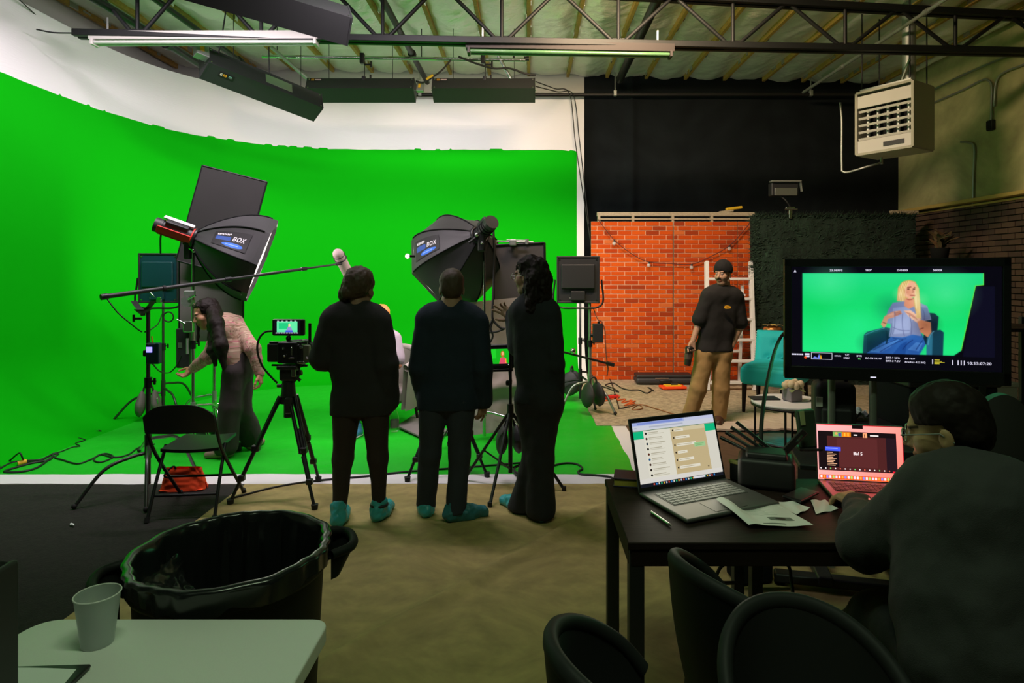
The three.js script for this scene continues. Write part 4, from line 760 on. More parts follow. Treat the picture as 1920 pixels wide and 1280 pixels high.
// ---- front-left C-stand with boom holder, boom pole, microphone
const boomStand = cStand('boom_stand', 'dark chrome stand at the far left holding the boom pole', V(-2.93, 0.013, -4.8), W(0, 580, 4.8).y, 0, { legs: [2.30, 1.05, 5.0], spread: 0.47, r: 1.05, mat: M.standDark });
{
  const p = W(268, 577, 4.78), t = thing('boom_cradle', 'padded cradle on top of the far left stand under the boom pole', 'boom holder', p);
  mk('cradle', sheet((u, v) => V(-0.07 + 0.15 * u, 0.02 + 0.025 * (2 * u - 1) ** 2 - 0.035 * Math.sin(Math.PI * u), -0.04 + 0.08 * v), 12, 4).scale(1, 1.2, 1), M.blackSatin, t);
  mk('cradle_base', [lathe([[0, -0.045], [0.03, -0.04], [0.06, -0.01], [0.045, -0.012], [0, -0.02]], 20), rod(V(0, -0.06, 0), V(0, -0.02, 0), 0.016)], M.blackSatin, t);
  mk('stud', rod(V(-0.005, -0.05, 0), V(-0.005, -0.02, 0.0), 0.02), M.zinc, t);
  const k = thing('tee_handle', 'black T-handle near the top of the far left stand', 'handle', W(258, 597, 4.8)); attachTo(boomStand, k);
  mk('handle_bar', rod(V(-0.03, -0.025, 0), V(-0.03, 0.03, 0), 0.009), M.blackMetal, k); mk('spindle', rod(V(-0.03, 0, 0), V(0.03, 0, 0), 0.009), M.blackMetal, k);
  const a = W(189, 557, 4.74), b = W(640, 494, 6.55), boom = thing('boom_pole', 'long black boom pole reaching over the crew to the microphone', 'boom pole', a);
  const L = (q) => b.clone().sub(a).multiplyScalar(q);
  mk('outer_section', rod(L(0), L(0.45), 0.019, 0.017), M.blackSatin, boom); mk('middle_section', rod(L(0.44), L(0.8), 0.014), M.blackSatin, boom); mk('inner_section', rod(L(0.79), L(1), 0.010), M.blackSatin, boom);
  mkEach('grip_collar', [rod(L(0.0), L(0.02), 0.024), rod(L(0.435), L(0.46), 0.023), rod(L(0.785), L(0.81), 0.019)], M.blackPlastic, boom);
  mkEach('cable_clip', [rod(L(0.2), L(0.21), 0.025), rod(L(0.97), L(1.0), 0.016)], M.rubber, boom);
  cable('boom_cable', 'thin audio cable hanging from the butt of the boom pole', [a.clone().add(V(0.05, -0.015, 0)), a.clone().add(V(0.09, -0.07, 0)), W(225, 590, 4.76), W(258, 617, 4.79), W(266, 622, 4.79)], 0.005);
  const m0 = W(632, 472, 6.5), m1 = W(655, 517, 6.75), ax = m1.clone().sub(m0), len = ax.length(), mic = thing('boom_microphone', 'grey shotgun microphone in a padded windshield at the boom tip', 'microphone', m0);
  mic.quaternion.setFromUnitVectors(V(0, 1, 0), ax.normalize());
  mk('windshield', lathe([[0, -0.025], [0.03, -0.018], [0.05, 0.005], [0.056, 0.03], [0.056, len - 0.02], [0.04, len + 0.01], [0, len + 0.02]], 24), std([0.36, 0.27, 0.27], 0.95), mic);
  mkEach('mount_ring', [new THREE.TorusGeometry(0.06, 0.007, 8, 24).rotateX(Math.PI / 2).translate(0, 0.1, 0), new THREE.TorusGeometry(0.06, 0.005, 8, 24).rotateX(Math.PI / 2).translate(0, 0.05, 0)], M.blackPlastic, mic);
}
{
  const p = W(286, 662, 4.76), t = thing('wireless_box', 'small teal wireless receiver with a lit violet screen on the far left stand', 'receiver', p);
  mk('case', bx(0.10, 0.16, 0.05, 0.01, 0, 0, 0.008), M.tealLamp, t);
  mk('screen', bx(0.045, 0.042, 0.004, -0.01, 0.03, 0.027, 0.006), glow(0x8a80ff, 2.2), t);
  mk('antenna', rod(V(0.0, 0.08, 0), V(-0.005, 0.13, 0), 0.006), M.yellow, t); mk('mounting_clamp', bx(0.04, 0.05, 0.05, -0.05, 0.0, -0.01, 0.01), M.blackMetal, t); mk('top_edge', bx(0.07, 0.008, 0.02, 0.0, 0.073, 0.02, 0.002), M.silver, t);
}
// ---- camera A on its tripod
const monitorPic = canvasTex(320, 180, (c, w, h) => {
  c.fillStyle = '#0d0a12'; c.fillRect(0, 0, w, h); c.fillStyle = '#5fe0a0'; c.fillRect(36, 12, 248, 138); c.fillStyle = '#22c47a'; c.fillRect(60, 30, 120, 80);
  c.fillStyle = '#e9d0b0'; c.beginPath(); c.ellipse(188, 62, 13, 17, 0, 0, 7); c.fill(); c.fillStyle = '#d9b870'; c.fillRect(174, 46, 8, 48); c.fillStyle = '#8f86c8'; c.beginPath(); c.moveTo(140, 150); c.lineTo(168, 84); c.lineTo(208, 84); c.lineTo(230, 150); c.fill();
  c.fillStyle = '#4a5fd0'; c.fillRect(140, 128, 90, 22); c.fillStyle = '#e9e6f4'; for (let i = 0; i < 9; i++) c.fillRect(22 + i * 31, 156, 22, 9); for (let i = 0; i < 5; i++) c.fillRect(40 + i * 52, 3, 22, 6);
});
{
  const d = 4.72, cx = W(548, 690, d), feet = [FL(432, 948), FL(590, 958), FL(597, 905)];
  const apex = W(541, 742, 4.74);
  tripod('camera_tripod', 'tall black tripod carrying the cinema camera left of the standing woman', apex, feet);
  const t = thing('cinema_camera', 'black cinema camera with a small lit monitor on the tall tripod', 'camera', V(cx.x, 0, -d));
  const at = (x, y, z = 0) => { const p = W(x, y, d); return V(p.x - cx.x, p.y, z); };
  mk('fluid_head', [rod(at(541, 742), at(541, 712), 0.055, 0.045, 20), bx(0.12, 0.10, 0.12, at(543, 700).x, at(543, 700).y, 0, 0.02), bx(0.15, 0.03, 0.2, at(546, 686).x, at(546, 686).y, 0, 0.008), rod(at(555, 700), at(566, 698), 0.02), rod(at(528, 723), at(520, 723), 0.014), rod(at(550, 700, 0.03), at(566, 712, 0.03), 0.012)], M.blackSatin, t);
  mk('body', [bx(0.15, 0.16, 0.17, at(546, 659).x, at(546, 659).y, 0, 0.012), bx(0.06, 0.15, 0.12, at(566, 662).x, at(566, 662).y, 0.02, 0.014)], M.blackPlastic, t);
  mk('battery', bx(0.125, 0.14, 0.09, at(523, 659).x, at(523, 659).y, 0.03, 0.014), M.blackSatin, t);
  mk('lens', [rod(V(at(546, 662).x, at(546, 662).y, -0.08), V(at(546, 662).x, at(546, 662).y, -0.28), 0.05, 0.055, 24), rod(V(at(546, 662).x, at(546, 662).y, -0.26), V(at(546, 662).x, at(546, 662).y, -0.31), 0.07, 0.075, 24)], M.blackSatin, t);
  mk('side_module', [bx(0.05, 0.13, 0.05, at(578, 662).x, at(578, 662).y, 0.03, 0.008), rod(at(575, 678, 0.03), at(582, 668, 0.06), 0.012)], std([0.12, 0.12, 0.09], 0.5), t);
  mk('wireless_antenna', bx(0.022, 0.15, 0.012, at(581, 624).x, at(581, 624).y, 0.0, 0.004), M.blackPlastic, t);
  mk('cage', [beam(at(512, 640, 0.06), at(582, 641, 0.06), 0.02, 0.014), beam(at(516, 682, 0.06), at(582, 683, 0.06), 0.02, 0.014), beam(at(570, 640, 0.07), at(570, 684, 0.07), 0.014, 0.014), rod(at(540, 640, 0.02), at(562, 640, -0.05), 0.012)], M.blackMetal, t);
  mk('metal_fitting', [rod(at(541, 648, 0.1), at(541, 652, 0.1), 0.008), bx(0.04, 0.012, 0.01, at(556, 668).x, at(556, 668).y, 0.1, 0.003), bx(0.05, 0.02, 0.012, at(572, 676).x, at(572, 676).y, 0.09, 0.003), new THREE.SphereGeometry(0.009, 8, 6).translate(at(543, 664).x, at(543, 664).y, 0.1), bx(0.012, 0.06, 0.01, at(556, 655).x, at(556, 655).y, 0.095, 0.003), bx(0.02, 0.014, 0.01, at(573, 649).x, at(573, 649).y, 0.09, 0.002), bx(0.03, 0.09, 0.01, at(557, 692).x, at(557, 692).y, 0.07, 0.003)], M.chrome, t);
  const mon = mk('monitor', bx(0.245, 0.125, 0.035, at(543.5, 613).x, at(543.5, 613).y, 0.02, 0.012), M.blackPlastic, t);
  mk('monitor_screen', new THREE.PlaneGeometry(0.20, 0.105).translate(at(542, 613).x, at(542, 613).y, 0.0385), screenMat(monitorPic, 1.15), mon);
  mk('monitor_mount', [rod(at(541, 629), at(541, 640), 0.014), new THREE.SphereGeometry(0.02, 12, 10).translate(at(541, 634).x, at(541, 634).y, 0)], M.blackMetal, t);
  mk('monitor_cable', tube([at(513, 620, 0.02), at(500, 622, 0.03), at(490, 634, 0.04), at(488, 655, 0.05), at(496, 682, 0.05), at(512, 704, 0.04), at(524, 716, 0.04)], 0.008, 7, false, 40), M.cableBlack, t);
  mk('side_cable', tube([at(566, 684, 0.05), at(566, 700, 0.06), at(558, 712, 0.05), at(550, 716, 0.03)], 0.006, 6, false, 24), M.cableBlack, t);
  mk('battery_bag', bx(0.05, 0.12, 0.05, at(546, 757).x, at(546, 757).y, 0.05, 0.014), M.nylonBag, t);
}
// ---- centre: octagonal softbox, grey floppy flag, monitor stand, second tripod
{
  const base = W(908, 826, 6.2).setY(0.013);
  cStand('octa_stand', 'silver stand behind the crew carrying the large octagonal softbox', base, W(0, 455, 6.2).y, 0, { legs: [0.35, 2.6, 4.7], spread: 0.5 });
  softbox('large black octagonal softbox with blue logo above the man in the dark sweater', W(899, 441, 6.15), V(-0.50, -0.42, -0.78), 0.50, 0.60, LAMP.softCentre, { logoAt: [800, 462], logoS: [0.42, 0.9], headLen: 0.26, roll: 0.15 });
  const b = thing('lamp_bracket', 'chrome-knobbed bracket between the octagonal softbox and its stand', 'bracket', W(899, 452, 6.05));
  mk('yoke', [bx(0.07, 0.2, 0.06, 0.02, 0, 0, 0.014), rod(V(0, 0.06, 0.02), V(-0.1, -0.02, 0.05), 0.014)], M.blackSatin, b); mk('yoke_knob', [new THREE.SphereGeometry(0.022, 10, 8).translate(-0.02, 0.06, 0.05), new THREE.SphereGeometry(0.016, 10, 8).translate(0.03, -0.02, 0.05), new THREE.SphereGeometry(0.016, 10, 8).translate(0.12, 0.04, 0.05)], M.chrome, b);
  const sp = thing('small_tally_lamp', 'tiny glowing lamp at the left tip of the octagonal softbox', 'lamp', W(764, 480, 5.85));
  mk('lamp_bulb', new THREE.SphereGeometry(0.022, 12, 10), glow(0xffd8e0, 3), sp); mk('lamp_stem', rod(V(0.01, 0, 0), V(0.06, 0, -0.04), 0.012), M.blackMetal, sp);
  cable('lamp_cable', 'black cable hanging from the octagonal softbox lamp, splaying into a coil', [W(925, 430, 6.2), W(927, 480, 6.15), W(925, 540, 6.1), W(923, 590, 6.05), W(926, 602, 6.05), W(938, 614, 6.05), W(948, 616, 6.05)], 0.012);
  cable('lamp_cable', 'black cable end splitting left below the octagonal softbox', [W(925, 596, 6.06), W(918, 610, 6.05), W(914, 622, 6.05), W(930, 622, 6.05), W(944, 617, 6.05)], 0.010);
  cable('lamp_cable', 'black cable end dropping behind the small green monitor', [W(925, 600, 6.06), W(920, 615, 6.05), W(924, 630, 6.05), W(917, 645, 6.05)], 0.010);
  // floppy flag
  const d = 6.5, q = (x, y, dd = d) => W(x, y, dd), t = thing('floppy_flag', 'tall grey floppy flag hanging to the floor beside the octagonal softbox', 'flag');
  mk('flag_frame', [[q(924, 460), q(1021, 455)], [q(1021, 455), q(1023, 562)], [q(924, 460), q(926, 562)]].map(([a, b]) => rod(a, b, 0.012)), M.blackMetal, t);
  mk('flag_cloth', slab((u, v) => q(924, 459).lerp(q(1021, 455), u).lerp(q(925, 566).lerp(q(1023, 556), u), v), 10, 10, V(0, 0, -0.012)), std([0.075, 0.068, 0.066], 0.92), t);
  mk('grey_flap', slab((u, v) => { const p = q(884, 566).lerp(q(1010, 553), u).lerp(q(874, 815, 6.3).lerp(q(1000, 800, 6.3), u), v); const wav = 0.05 * Math.exp(-(((v - 0.66) / 0.05) ** 2)) + 0.03 * fbm(u * 2, v * 3, 4) * v; return p.add(V(0, 0, 0.05 + wav)); }, 24, 40, V(0, 0, -0.008)), M.greyFlap, t);
  mk('grip_arm', [rod(q(920, 452), q(1000, 454), 0.010), bx(0.07, 0.07, 0.06, q(962, 455).x, q(962, 455).y, -6.46, 0.012), rod(q(950, 450, 6.44), q(985, 451, 6.44), 0.008), rod(q(988, 448), q(988, 458), 0.02)], M.zinc, t);
}
{
  const d = 4.88, c = W(957, 940, d), base = V(c.x, 0.013, -d);
  lightStand('monitor_stand', 'thin black stand in front of the woman in flared trousers, carrying a monitor', base, 1.06, 0, { legs: [1.9, 0.15, 3.6], spread: 0.42, legTop: 0.58 });
  const m = thing('field_monitor', 'small field monitor showing the woman on green between the two standing people', 'monitor', W(936, 668, d + 0.02), 0);
  m.rotation.z = 0.03;
  const pic = canvasTex(320, 200, (k, w, h) => {
    k.fillStyle = '#0b0b0d'; k.fillRect(0, 0, w, h); k.fillStyle = '#17b51f'; k.fillRect(16, 16, 288, 160); k.fillStyle = '#22d32c'; k.fillRect(16, 16, 110, 100);
    k.fillStyle = '#c96a2a'; k.beginPath(); k.ellipse(206, 72, 22, 34, 0, 0, 7); k.fill(); k.fillStyle = '#f2b27c'; k.beginPath(); k.ellipse(208, 66, 13, 19, 0, 0, 7); k.fill(); k.fillStyle = '#e0506a'; k.beginPath(); k.moveTo(160, 176); k.lineTo(182, 108); k.lineTo(232, 108); k.lineTo(258, 176); k.fill(); k.fillStyle = '#ff9a3a'; k.fillRect(236, 120, 14, 50); k.fillStyle = '#dadada'; k.fillRect(270, 182, 28, 8);
  });
  mk('monitor_shell', bx(0.235, 0.19, 0.03, 0, 0, 0, 0.012), M.blackPlastic, m); mk('monitor_screen', new THREE.PlaneGeometry(0.205, 0.145).translate(-0.002, 0.0, 0.0165), screenMat(pic, 1.0), m);
  mk('top_button', bx(0.012, 0.006, 0.003, 0.07, 0.085, 0.016, 0.001), M.silver, m); mk('mount_plate', [bx(0.21, 0.022, 0.06, 0, -0.105, 0.0, 0.006), rod(V(0.08, -0.12, 0), V(0.085, -0.2, 0), 0.012), bx(0.05, 0.04, 0.04, 0.07, -0.21, 0, 0.01)], M.blackMetal, m);
  sandbag('black sandbag strapped to the thin monitor stand', W(946, 851, d + 0.12).add(V(0.04, 0, 0)), 0.3, 0.8);
  tripod('second_tripod', 'black tripod behind the man in the dark sweater', W(840, 735, 5.35), [FL(764, 905), FL(913, 896), FL(843, 838)]);
  const e = thing('second_camera', 'black camera body on the tripod behind the man in the dark sweater', 'camera', W(840, 690, 5.35));
  mk('camera_body', bx(0.14, 0.13, 0.18, 0, 0, 0, 0.014), M.blackPlastic, e); mk('camera_lens', rod(V(0, 0, -0.08), V(-0.02, 0, -0.24), 0.045, 0.05, 20), M.blackSatin, e); mk('camera_head', rod(V(0, -0.06, 0), V(0, -0.17, 0), 0.05, 0.045, 20), M.blackSatin, e);
  floorCable('coiled_cable', 'coil of black cable on the green floor beside the flared trousers', [[962, 880], [970, 886], [982, 888], [988, 880], [975, 874], [964, 878], [968, 890], [984, 892], [990, 884]], 0.009);
}
// ---- right LED panel on its stand, sandbags, grip arm
ledPanel('black LED panel in front of the brick edge, seen from behind', W(1084, 524, 7.5), 0.50, 0.56, -0.10, 0.03, LAMP.panelRight, M.blackSatin, 0xfff0e2);
const panelStand = cStand('panel_stand', 'silver stand under the black LED panel beside the brick panels', W(1106, 775, 7.55).setY(0.028), W(0, 562, 7.55).y, 0, { legs: [0.7, 2.95, 5.0], spread: 0.36, mat: M.silver, r: 1.2 });
cStand('slim_grip_stand', 'dark slim grip stand next to the silver panel stand', W(1088, 752, 8.0).setY(0.02), 1.35, 0, { legs: [3.3, 1.2, 5.4], spread: 0.42, mat: M.steelDark });
{
  const b = thing('battery_box', 'black battery box clipped to the silver panel stand in front of the bricks', 'battery', W(1121, 624, 7.5));
  mk('case', bx(0.125, 0.23, 0.07, 0, 0, 0, 0.008), M.blackSatin, b); mk('clip', [bx(0.05, 0.04, 0.05, -0.07, -0.03, 0, 0.01), bx(0.03, 0.03, 0.03, 0.01, 0.125, 0, 0.006)], M.blackMetal, b);
  cable('battery_cable', 'thin orange-brown cable looping above the black battery box', [W(1112, 575, 7.5), W(1116, 588, 7.48), W(1122, 600, 7.46), W(1128, 603, 7.46), W(1134, 618, 7.46), W(1135, 640, 7.46), W(1137, 668, 7.46), W(1140, 690, 7.46), W(1138, 706, 7.46)], 0.007, std([0.2, 0.06, 0.03], 0.7));
  const a = attachTo(panelStand, thing('grip_arm', 'x', 'x', V(0, 0, 0)), 'black grip arm slanting across the stand');
  mk('arm_rod', rod(W(1046, 657, 7.3), W(1150, 684, 7.45), 0.013), M.blackMetal, a); mk('arm_end', rod(W(1138, 681, 7.43), W(1151, 684, 7.45), 0.024), M.blackPlastic, a); mk('knuckle', [new THREE.SphereGeometry(0.035, 12, 10).translate(W(1074, 658, 7.3).x, W(1074, 658, 7.3).y, -7.3)], M.chrome, a);
  sandbag('black sandbag slung on the near leg of the silver panel stand', W(1112, 762, 7.4).setY(0.10), 0.5, 1.0);
  sandbag('black sandbag with pale patch on the green edge behind the panel stand', W(1072, 738, 8.2).setY(0.09), 1.2, 1.05, { mat: M.nylonBag, stripe: true });
  floorCable('stand_cable', 'pair of black cables leaving the green floor toward the desk', [[985, 893], [1010, 884], [1040, 872], [1062, 868], [1082, 870], [1092, 878], [1084, 884], [1090, 889], [1110, 890], [1140, 893], [1150, 897]], 0.009, M.cableBlack, 0.02);
  floorCable('stand_cable', 'long black cable running along the front of the green floor behind the crew', [[430, 935], [520, 912], [600, 900], [680, 893], [760, 884], [840, 878], [920, 872], [990, 866]], 0.008, M.cableBlack, 0.02);
}
// ---- left foreground: folding chair, orange bag, cables, dark box
{
  const A = FL(277, 983), B = FL(404, 974), C = FL(352, 934), D = FL(463, 934);
  const t = thing('folding_chair', 'black metal folding chair with rounded back at the left', 'chair', V((A.x + B.x) / 2, 0.013, (A.z + B.z) / 2), 0.10);
  const w = 0.225, r = 0.012;
  // chair faces away from the camera: back near, seat beyond
  for (const s of [-1, 1]) {
    mk('front_leg', tube([V(s * w * 1.02, 0.0, -0.52), V(s * w, 0.42, -0.12), V(s * w, 0.62, 0.0), V(s * w * 0.99, 0.68, 0.025), V(s * w * 0.96, 0.715, 0.03)], r, 8, false, 30), M.blackMetal, t);
    mk('rear_leg', tube([V(s * w * 0.97, 0.0, 0.02), V(s * w * 0.93, 0.25, -0.10), V(s * w * 0.9, 0.46, -0.22)], r, 8, false, 16), M.blackMetal, t);
    mk('foot_cap', [rod(V(s * w * 1.02, 0, -0.52), V(s * w * 1.02, 0.03, -0.50), 0.017), rod(V(s * w * 0.97, 0, 0.02), V(s * w * 0.97, 0.03, 0.01), 0.017)], M.rubber, t);
  }
  mk('backrest', slab((u, v) => { const a = (2 * u - 1), y0 = 0.60, y1 = 0.80 - 0.085 * Math.abs(a) ** 3.2; return V(a * w * 1.02, y0 + (y1 - y0) * v + 0.0, 0.02 + 0.03 * v + 0.035 * (1 - a * a)); }, 26, 10, V(0, 0, -0.012)), M.blackSatin, t);
  mk('seat', slab((u, v) => { const a = 2 * u - 1; return V(a * 0.195 * (1 - 0.08 * v), 0.445 + 0.012 * a * a - 0.012 * v * v + 0.02 * v, -0.12 - 0.38 * v); }, 16, 16, V(0, -0.022, 0)), std([0.03, 0.035, 0.03], 0.28, 0.3), t);
  mkEach('cross_bar', [rod(V(-w * 0.96, 0.15, -0.06), V(w * 0.96, 0.15, -0.06), 0.009), rod(V(-w, 0.2, -0.32), V(w, 0.2, -0.32), 0.009)], M.blackMetal, t);
  const b = thing('orange_bag', 'bright orange cloth bag on the white border under the folding chair', 'bag', FL(345, 919).setY(0.013), 0.1);
  mk('bag_body', sheet((u, v) => { const a = u * 2 * Math.PI, k = 1 - 0.22 * v; return V(0.17 * k * Math.sign(Math.cos(a)) * Math.abs(Math.cos(a)) ** 0.5 + 0.008 * fbm(v * 2, a, 3), 0.165 * v + 0.012 * fbm(a * 2, 1, 2) * v, 0.07 * k * (1 - 0.5 * v) * Math.sign(Math.sin(a)) * Math.abs(Math.sin(a)) ** 0.6 + 0.010 * fbm(a * 1.2, v * 2.5, 1)); }, 48, 20), M.orange, b);
  mk('bag_base', bx(0.32, 0.01, 0.13, 0, 0.006, 0, 0.004), M.orange, b);
  mk('bag_handle', tube([V(-0.05, 0.16, 0.02), V(-0.06, 0.19, 0.05), V(-0.1, 0.14, 0.1), V(-0.08, 0.11, 0.075)], 0.007, 6), M.blackMatte, b);
  const k = thing('apple_box', 'low black box with a pale edge behind the folding chair', 'box', FL(432, 846).setY(0.013), 0.35); mk('box_body', bx(0.2, 0.10, 0.14, 0, 0.05, 0, 0.006), M.blackSatin, k); mk('box_edge', bx(0.205, 0.02, 0.012, 0, 0.09, 0.068, 0.003), M.silver, k);
  floorCable('floor_cable', 'bundle of black cables coiled on the green floor at the left edge', [[-10, 884], [20, 868], [45, 864], [75, 862], [98, 852], [92, 862], [60, 868], [30, 876], [8, 884], [40, 884], [70, 876], [96, 858]], 0.010, M.cableBlack, 0.02);
  floorCable('floor_cable', 'second strand of the cable bundle with a raised loop at the left edge', [[-6, 880], [15, 866], [36, 849, 0.10], [42, 858, 0.06], [48, 866], [70, 866], [95, 853], [110, 850], [103, 857], [118, 862], [145, 869], [168, 862], [195, 850], [212, 856], [190, 866], [176, 862], [188, 852], [215, 857], [240, 852], [262, 838], [290, 832]], 0.007, M.cableBlack, 0.02);
  floorCable('floor_cable', 'thin wavy cable zigzagging on the green floor toward the striped sandbag', [[98, 850], [115, 846], [135, 838], [150, 836], [142, 830], [160, 824], [140, 818], [165, 812], [158, 806], [190, 808], [166, 800], [192, 790], [206, 788], [215, 790], [230, 770]], 0.005, M.cableBlack, 0.02);
  one('cable_tie', rod(FL(33, 869, 0.03), FL(50, 865, 0.035), 0.022), M.yellow, 'yellow plug lying in the cable bundle at the left edge', 'plug');
  one('paper_scrap', slab((u, v) => FL(131 + 8 * u, 984 - 3 * v, 0.02 + 0.008 * u).add(V(0, 0.004 * Math.sin(u * 4), 0)), 6, 4, V(0, -0.002, 0)), M.paper, 'tiny scrap of white paper on the dark carpet', 'litter');
}
one('folded_flag', slab((u, v) => FL(744, 806).lerp(FL(790, 776), u).lerp(FL(800, 832).lerp(FL(842, 818), u), v).add(V(0, 0.05 + 0.02 * Math.sin(u * 3) * v, 0)), 14, 10, V(0, -0.015, 0)), M.greyCloth, 'folded dark grey flag lying on the green floor beside the armchair', 'flag');

// ---------------------------------------------------------------- foreground: television, desk, laptops, chairs, bin, white table
const tvPic = canvasTex(1280, 740, (c, w, h) => {
  c.fillStyle = '#07060f'; c.fillRect(0, 0, w, h);
  const g = c.createLinearGradient(0, 40, 0, 600); g.addColorStop(0, '#24d483'); g.addColorStop(0.45, '#0fcf62'); g.addColorStop(1, '#1fe07c');
  c.fillStyle = g; c.beginPath(); c.moveTo(72, 48); c.lineTo(1176, 48); c.lineTo(1176, 130); c.lineTo(1130, 136); c.lineTo(1046, 598); c.lineTo(1004, 634); c.lineTo(72, 634); c.fill();
  c.strokeStyle = '#7dff3a'; c.lineWidth = 4; c.beginPath(); c.moveTo(1176, 48); c.lineTo(1176, 130); c.lineTo(1130, 136); c.lineTo(1046, 598); c.stroke();
  c.fillStyle = '#0d0c1e'; c.beginPath(); c.moveTo(1136, 140); c.lineTo(1240, 140); c.lineTo(1240, 640); c.lineTo(1056, 640); c.fill();
  const P = (color, pts) => { c.fillStyle = color; c.beginPath(); pts.forEach(([x, y], i) => (i ? c.lineTo(x, y) : c.moveTo(x, y))); c.closePath(); c.fill(); };
  // armchair
  P('#123a4c', [[455, 634], [462, 500], [480, 478], [590, 440], [640, 452], [640, 634]]); P('#0b2a3c', [[480, 500], [600, 462], [640, 480], [620, 634], [480, 634]]);
  P('#0a2536', [[840, 330], [890, 335], [915, 360], [905, 480], [850, 560], [820, 560]]); P('#123a4c', [[846, 634], [842, 520], [880, 460], [925, 452], [945, 470], [940, 634]]); P('#2a6a84', [[842, 560], [850, 500], [880, 470], [876, 634], [842, 634]]);
  // jeans
  P('#2a5fa8', [[478, 634], [530, 590], [620, 520], [640, 490], [700, 486], [816, 484], [838, 560], [800, 634]]); P('#1c4a92', [[640, 634], [690, 560], [726, 540], [716, 634]]); P('#4a86cc', [[500, 620], [600, 545], [680, 526], [620, 590], [560, 628]]); P('#4a86cc', [[730, 600], [780, 545], [820, 550], [796, 610]]);
  // shirt
  P('#7a86ad', [[616, 508], [628, 420], [590, 402], [610, 320], [640, 262], [706, 250], [790, 252], [848, 284], [872, 380], [820, 392], [810, 500], [760, 490], [700, 512]]); P('#93a0c6', [[640, 300], [720, 290], [770, 330], [740, 480], [640, 490]]); P('#64719a', [[800, 290], [848, 296], [868, 374], [820, 386]]);
  // hair, neck, face
  P('#c9a05a', [[664, 250], [672, 150], [700, 108], [740, 96], [776, 108], [796, 150], [806, 260], [812, 380], [784, 360], [764, 250], [770, 150], [716, 250]]); P('#d98f6e', [[714, 230], [766, 226], [770, 286], [736, 306], [708, 282]]);
  c.fillStyle = '#e8a888'; c.beginPath(); c.ellipse(746, 168, 40, 62, 0.12, 0, 7); c.fill(); P('#e4bd74', [[676, 246], [690, 140], [720, 106], [750, 104], [712, 150], [700, 244]]); P('#e8cf96', [[780, 130], [800, 200], [806, 340], [778, 300], [770, 230]]);
  c.strokeStyle = '#7a3a2c'; c.lineWidth = 6; c.beginPath(); c.moveTo(726, 152); c.lineTo(752, 146); c.moveTo(766, 150); c.lineTo(782, 154); c.stroke(); c.fillStyle = '#b8604e'; c.fillRect(742, 204, 34, 8); c.fillStyle = '#c47e62'; P('#c98468', [[758, 160], [770, 186], [754, 188]]);
  // arms and hands
  P('#d98a64', [[566, 420], [590, 360], [640, 326], [686, 318], [696, 340], [650, 366], [610, 382], [600, 430], [584, 446]]); P('#e6a27e', [[600, 360], [660, 322], [690, 330], [650, 352]]); P('#edb898', [[706, 318], [748, 316], [800, 360], [812, 392], [786, 404], [740, 366]]); P('#d58a62', [[786, 396], [812, 384], [868, 400], [872, 470], [850, 508], [806, 470]]);
  c.strokeStyle = '#8a4a38'; c.lineWidth = 3; for (let i = 0; i < 4; i++) { c.beginPath(); c.moveTo(650, 334 + i * 7); c.lineTo(690, 326 + i * 6); c.stroke(); } c.lineWidth = 7; c.beginPath(); c.moveTo(578, 404); c.lineTo(602, 416); c.moveTo(800, 452); c.lineTo(826, 440); c.stroke();
  const stroke = (color, wd, pts) => { c.strokeStyle = color; c.lineWidth = wd; c.lineCap = 'round'; c.beginPath(); c.moveTo(...pts[0]); c.quadraticCurveTo(...pts[1], ...pts[2]); c.stroke(); };
  for (let i = 0; i < 16; i++) stroke(['#e8cc8c', '#b98a48', '#d8b268', '#f0dca8'][i % 4], 3, [[690 + i * 3, 120 - i], [676 + i * 2.4, 180], [668 + i * 2.6, 250]]);
  for (let i = 0; i < 14; i++) stroke(['#f0dca8', '#c99a54', '#e0bd78'][i % 3], 3, [[776 + i * 1.6, 130 + i * 2], [792 + i * 0.8, 240], [782 + i * 2.2, 370]]);
  c.fillStyle = '#3a1e18'; for (const x of [734, 768]) { c.beginPath(); c.ellipse(x, 162, 8, 4, 0, 0, 7); c.fill(); } c.fillStyle = '#a84e44'; c.beginPath(); c.ellipse(757, 208, 16, 5, 0.05, 0, 7); c.fill(); stroke('#b06a54', 3, [[758, 166], [772, 184], [758, 190]]); stroke('#f4c6a8', 6, [[720, 150], [712, 180], [726, 210]]); stroke('#9c4e3e', 6, [[724, 234], [742, 246], [764, 232]]);
  for (const [a, b, d] of [[[650, 330], [660, 400], [640, 490]], [[700, 340], [690, 420], [710, 500]], [[740, 350], [760, 420], [750, 490]], [[640, 440], [690, 470], [740, 462]], [[630, 410], [640, 450], [624, 500]], [[820, 310], [836, 340], [830, 384]]]) stroke('rgba(70,78,120,0.7)', 5, [a, b, d]);
  for (const [a, b, d] of [[[520, 610], [590, 560], [660, 530]], [[560, 622], [640, 560], [700, 530]], [[700, 600], [720, 560], [760, 530]], [[640, 516], [690, 530], [720, 520]], [[780, 600], [800, 560], [820, 530]]]) stroke('rgba(16,40,96,0.7)', 6, [a, b, d]);
  for (let i = 0; i < 4; i++) stroke('#b87a60', 3, [[712 + i * 9, 326 + i * 3], [740 + i * 8, 344], [764 + i * 8, 366 + i * 6]]);
  stroke('#3c7f9c', 5, [[470, 500], [520, 470], [590, 446]]); stroke('#4f93b0', 6, [[852, 560], [856, 490], [886, 464]]); stroke('#06202e', 8, [[600, 470], [612, 520], [600, 560]]);
  // soften the picture: it is video on a screen
  const soft = document.createElement('canvas'); soft.width = w; soft.height = h; const sc = soft.getContext('2d'); sc.filter = 'blur(4px)'; sc.drawImage(c.canvas, 0, 0);
  c.globalAlpha = 0.5; c.drawImage(soft, 0, 0); c.globalAlpha = 1;
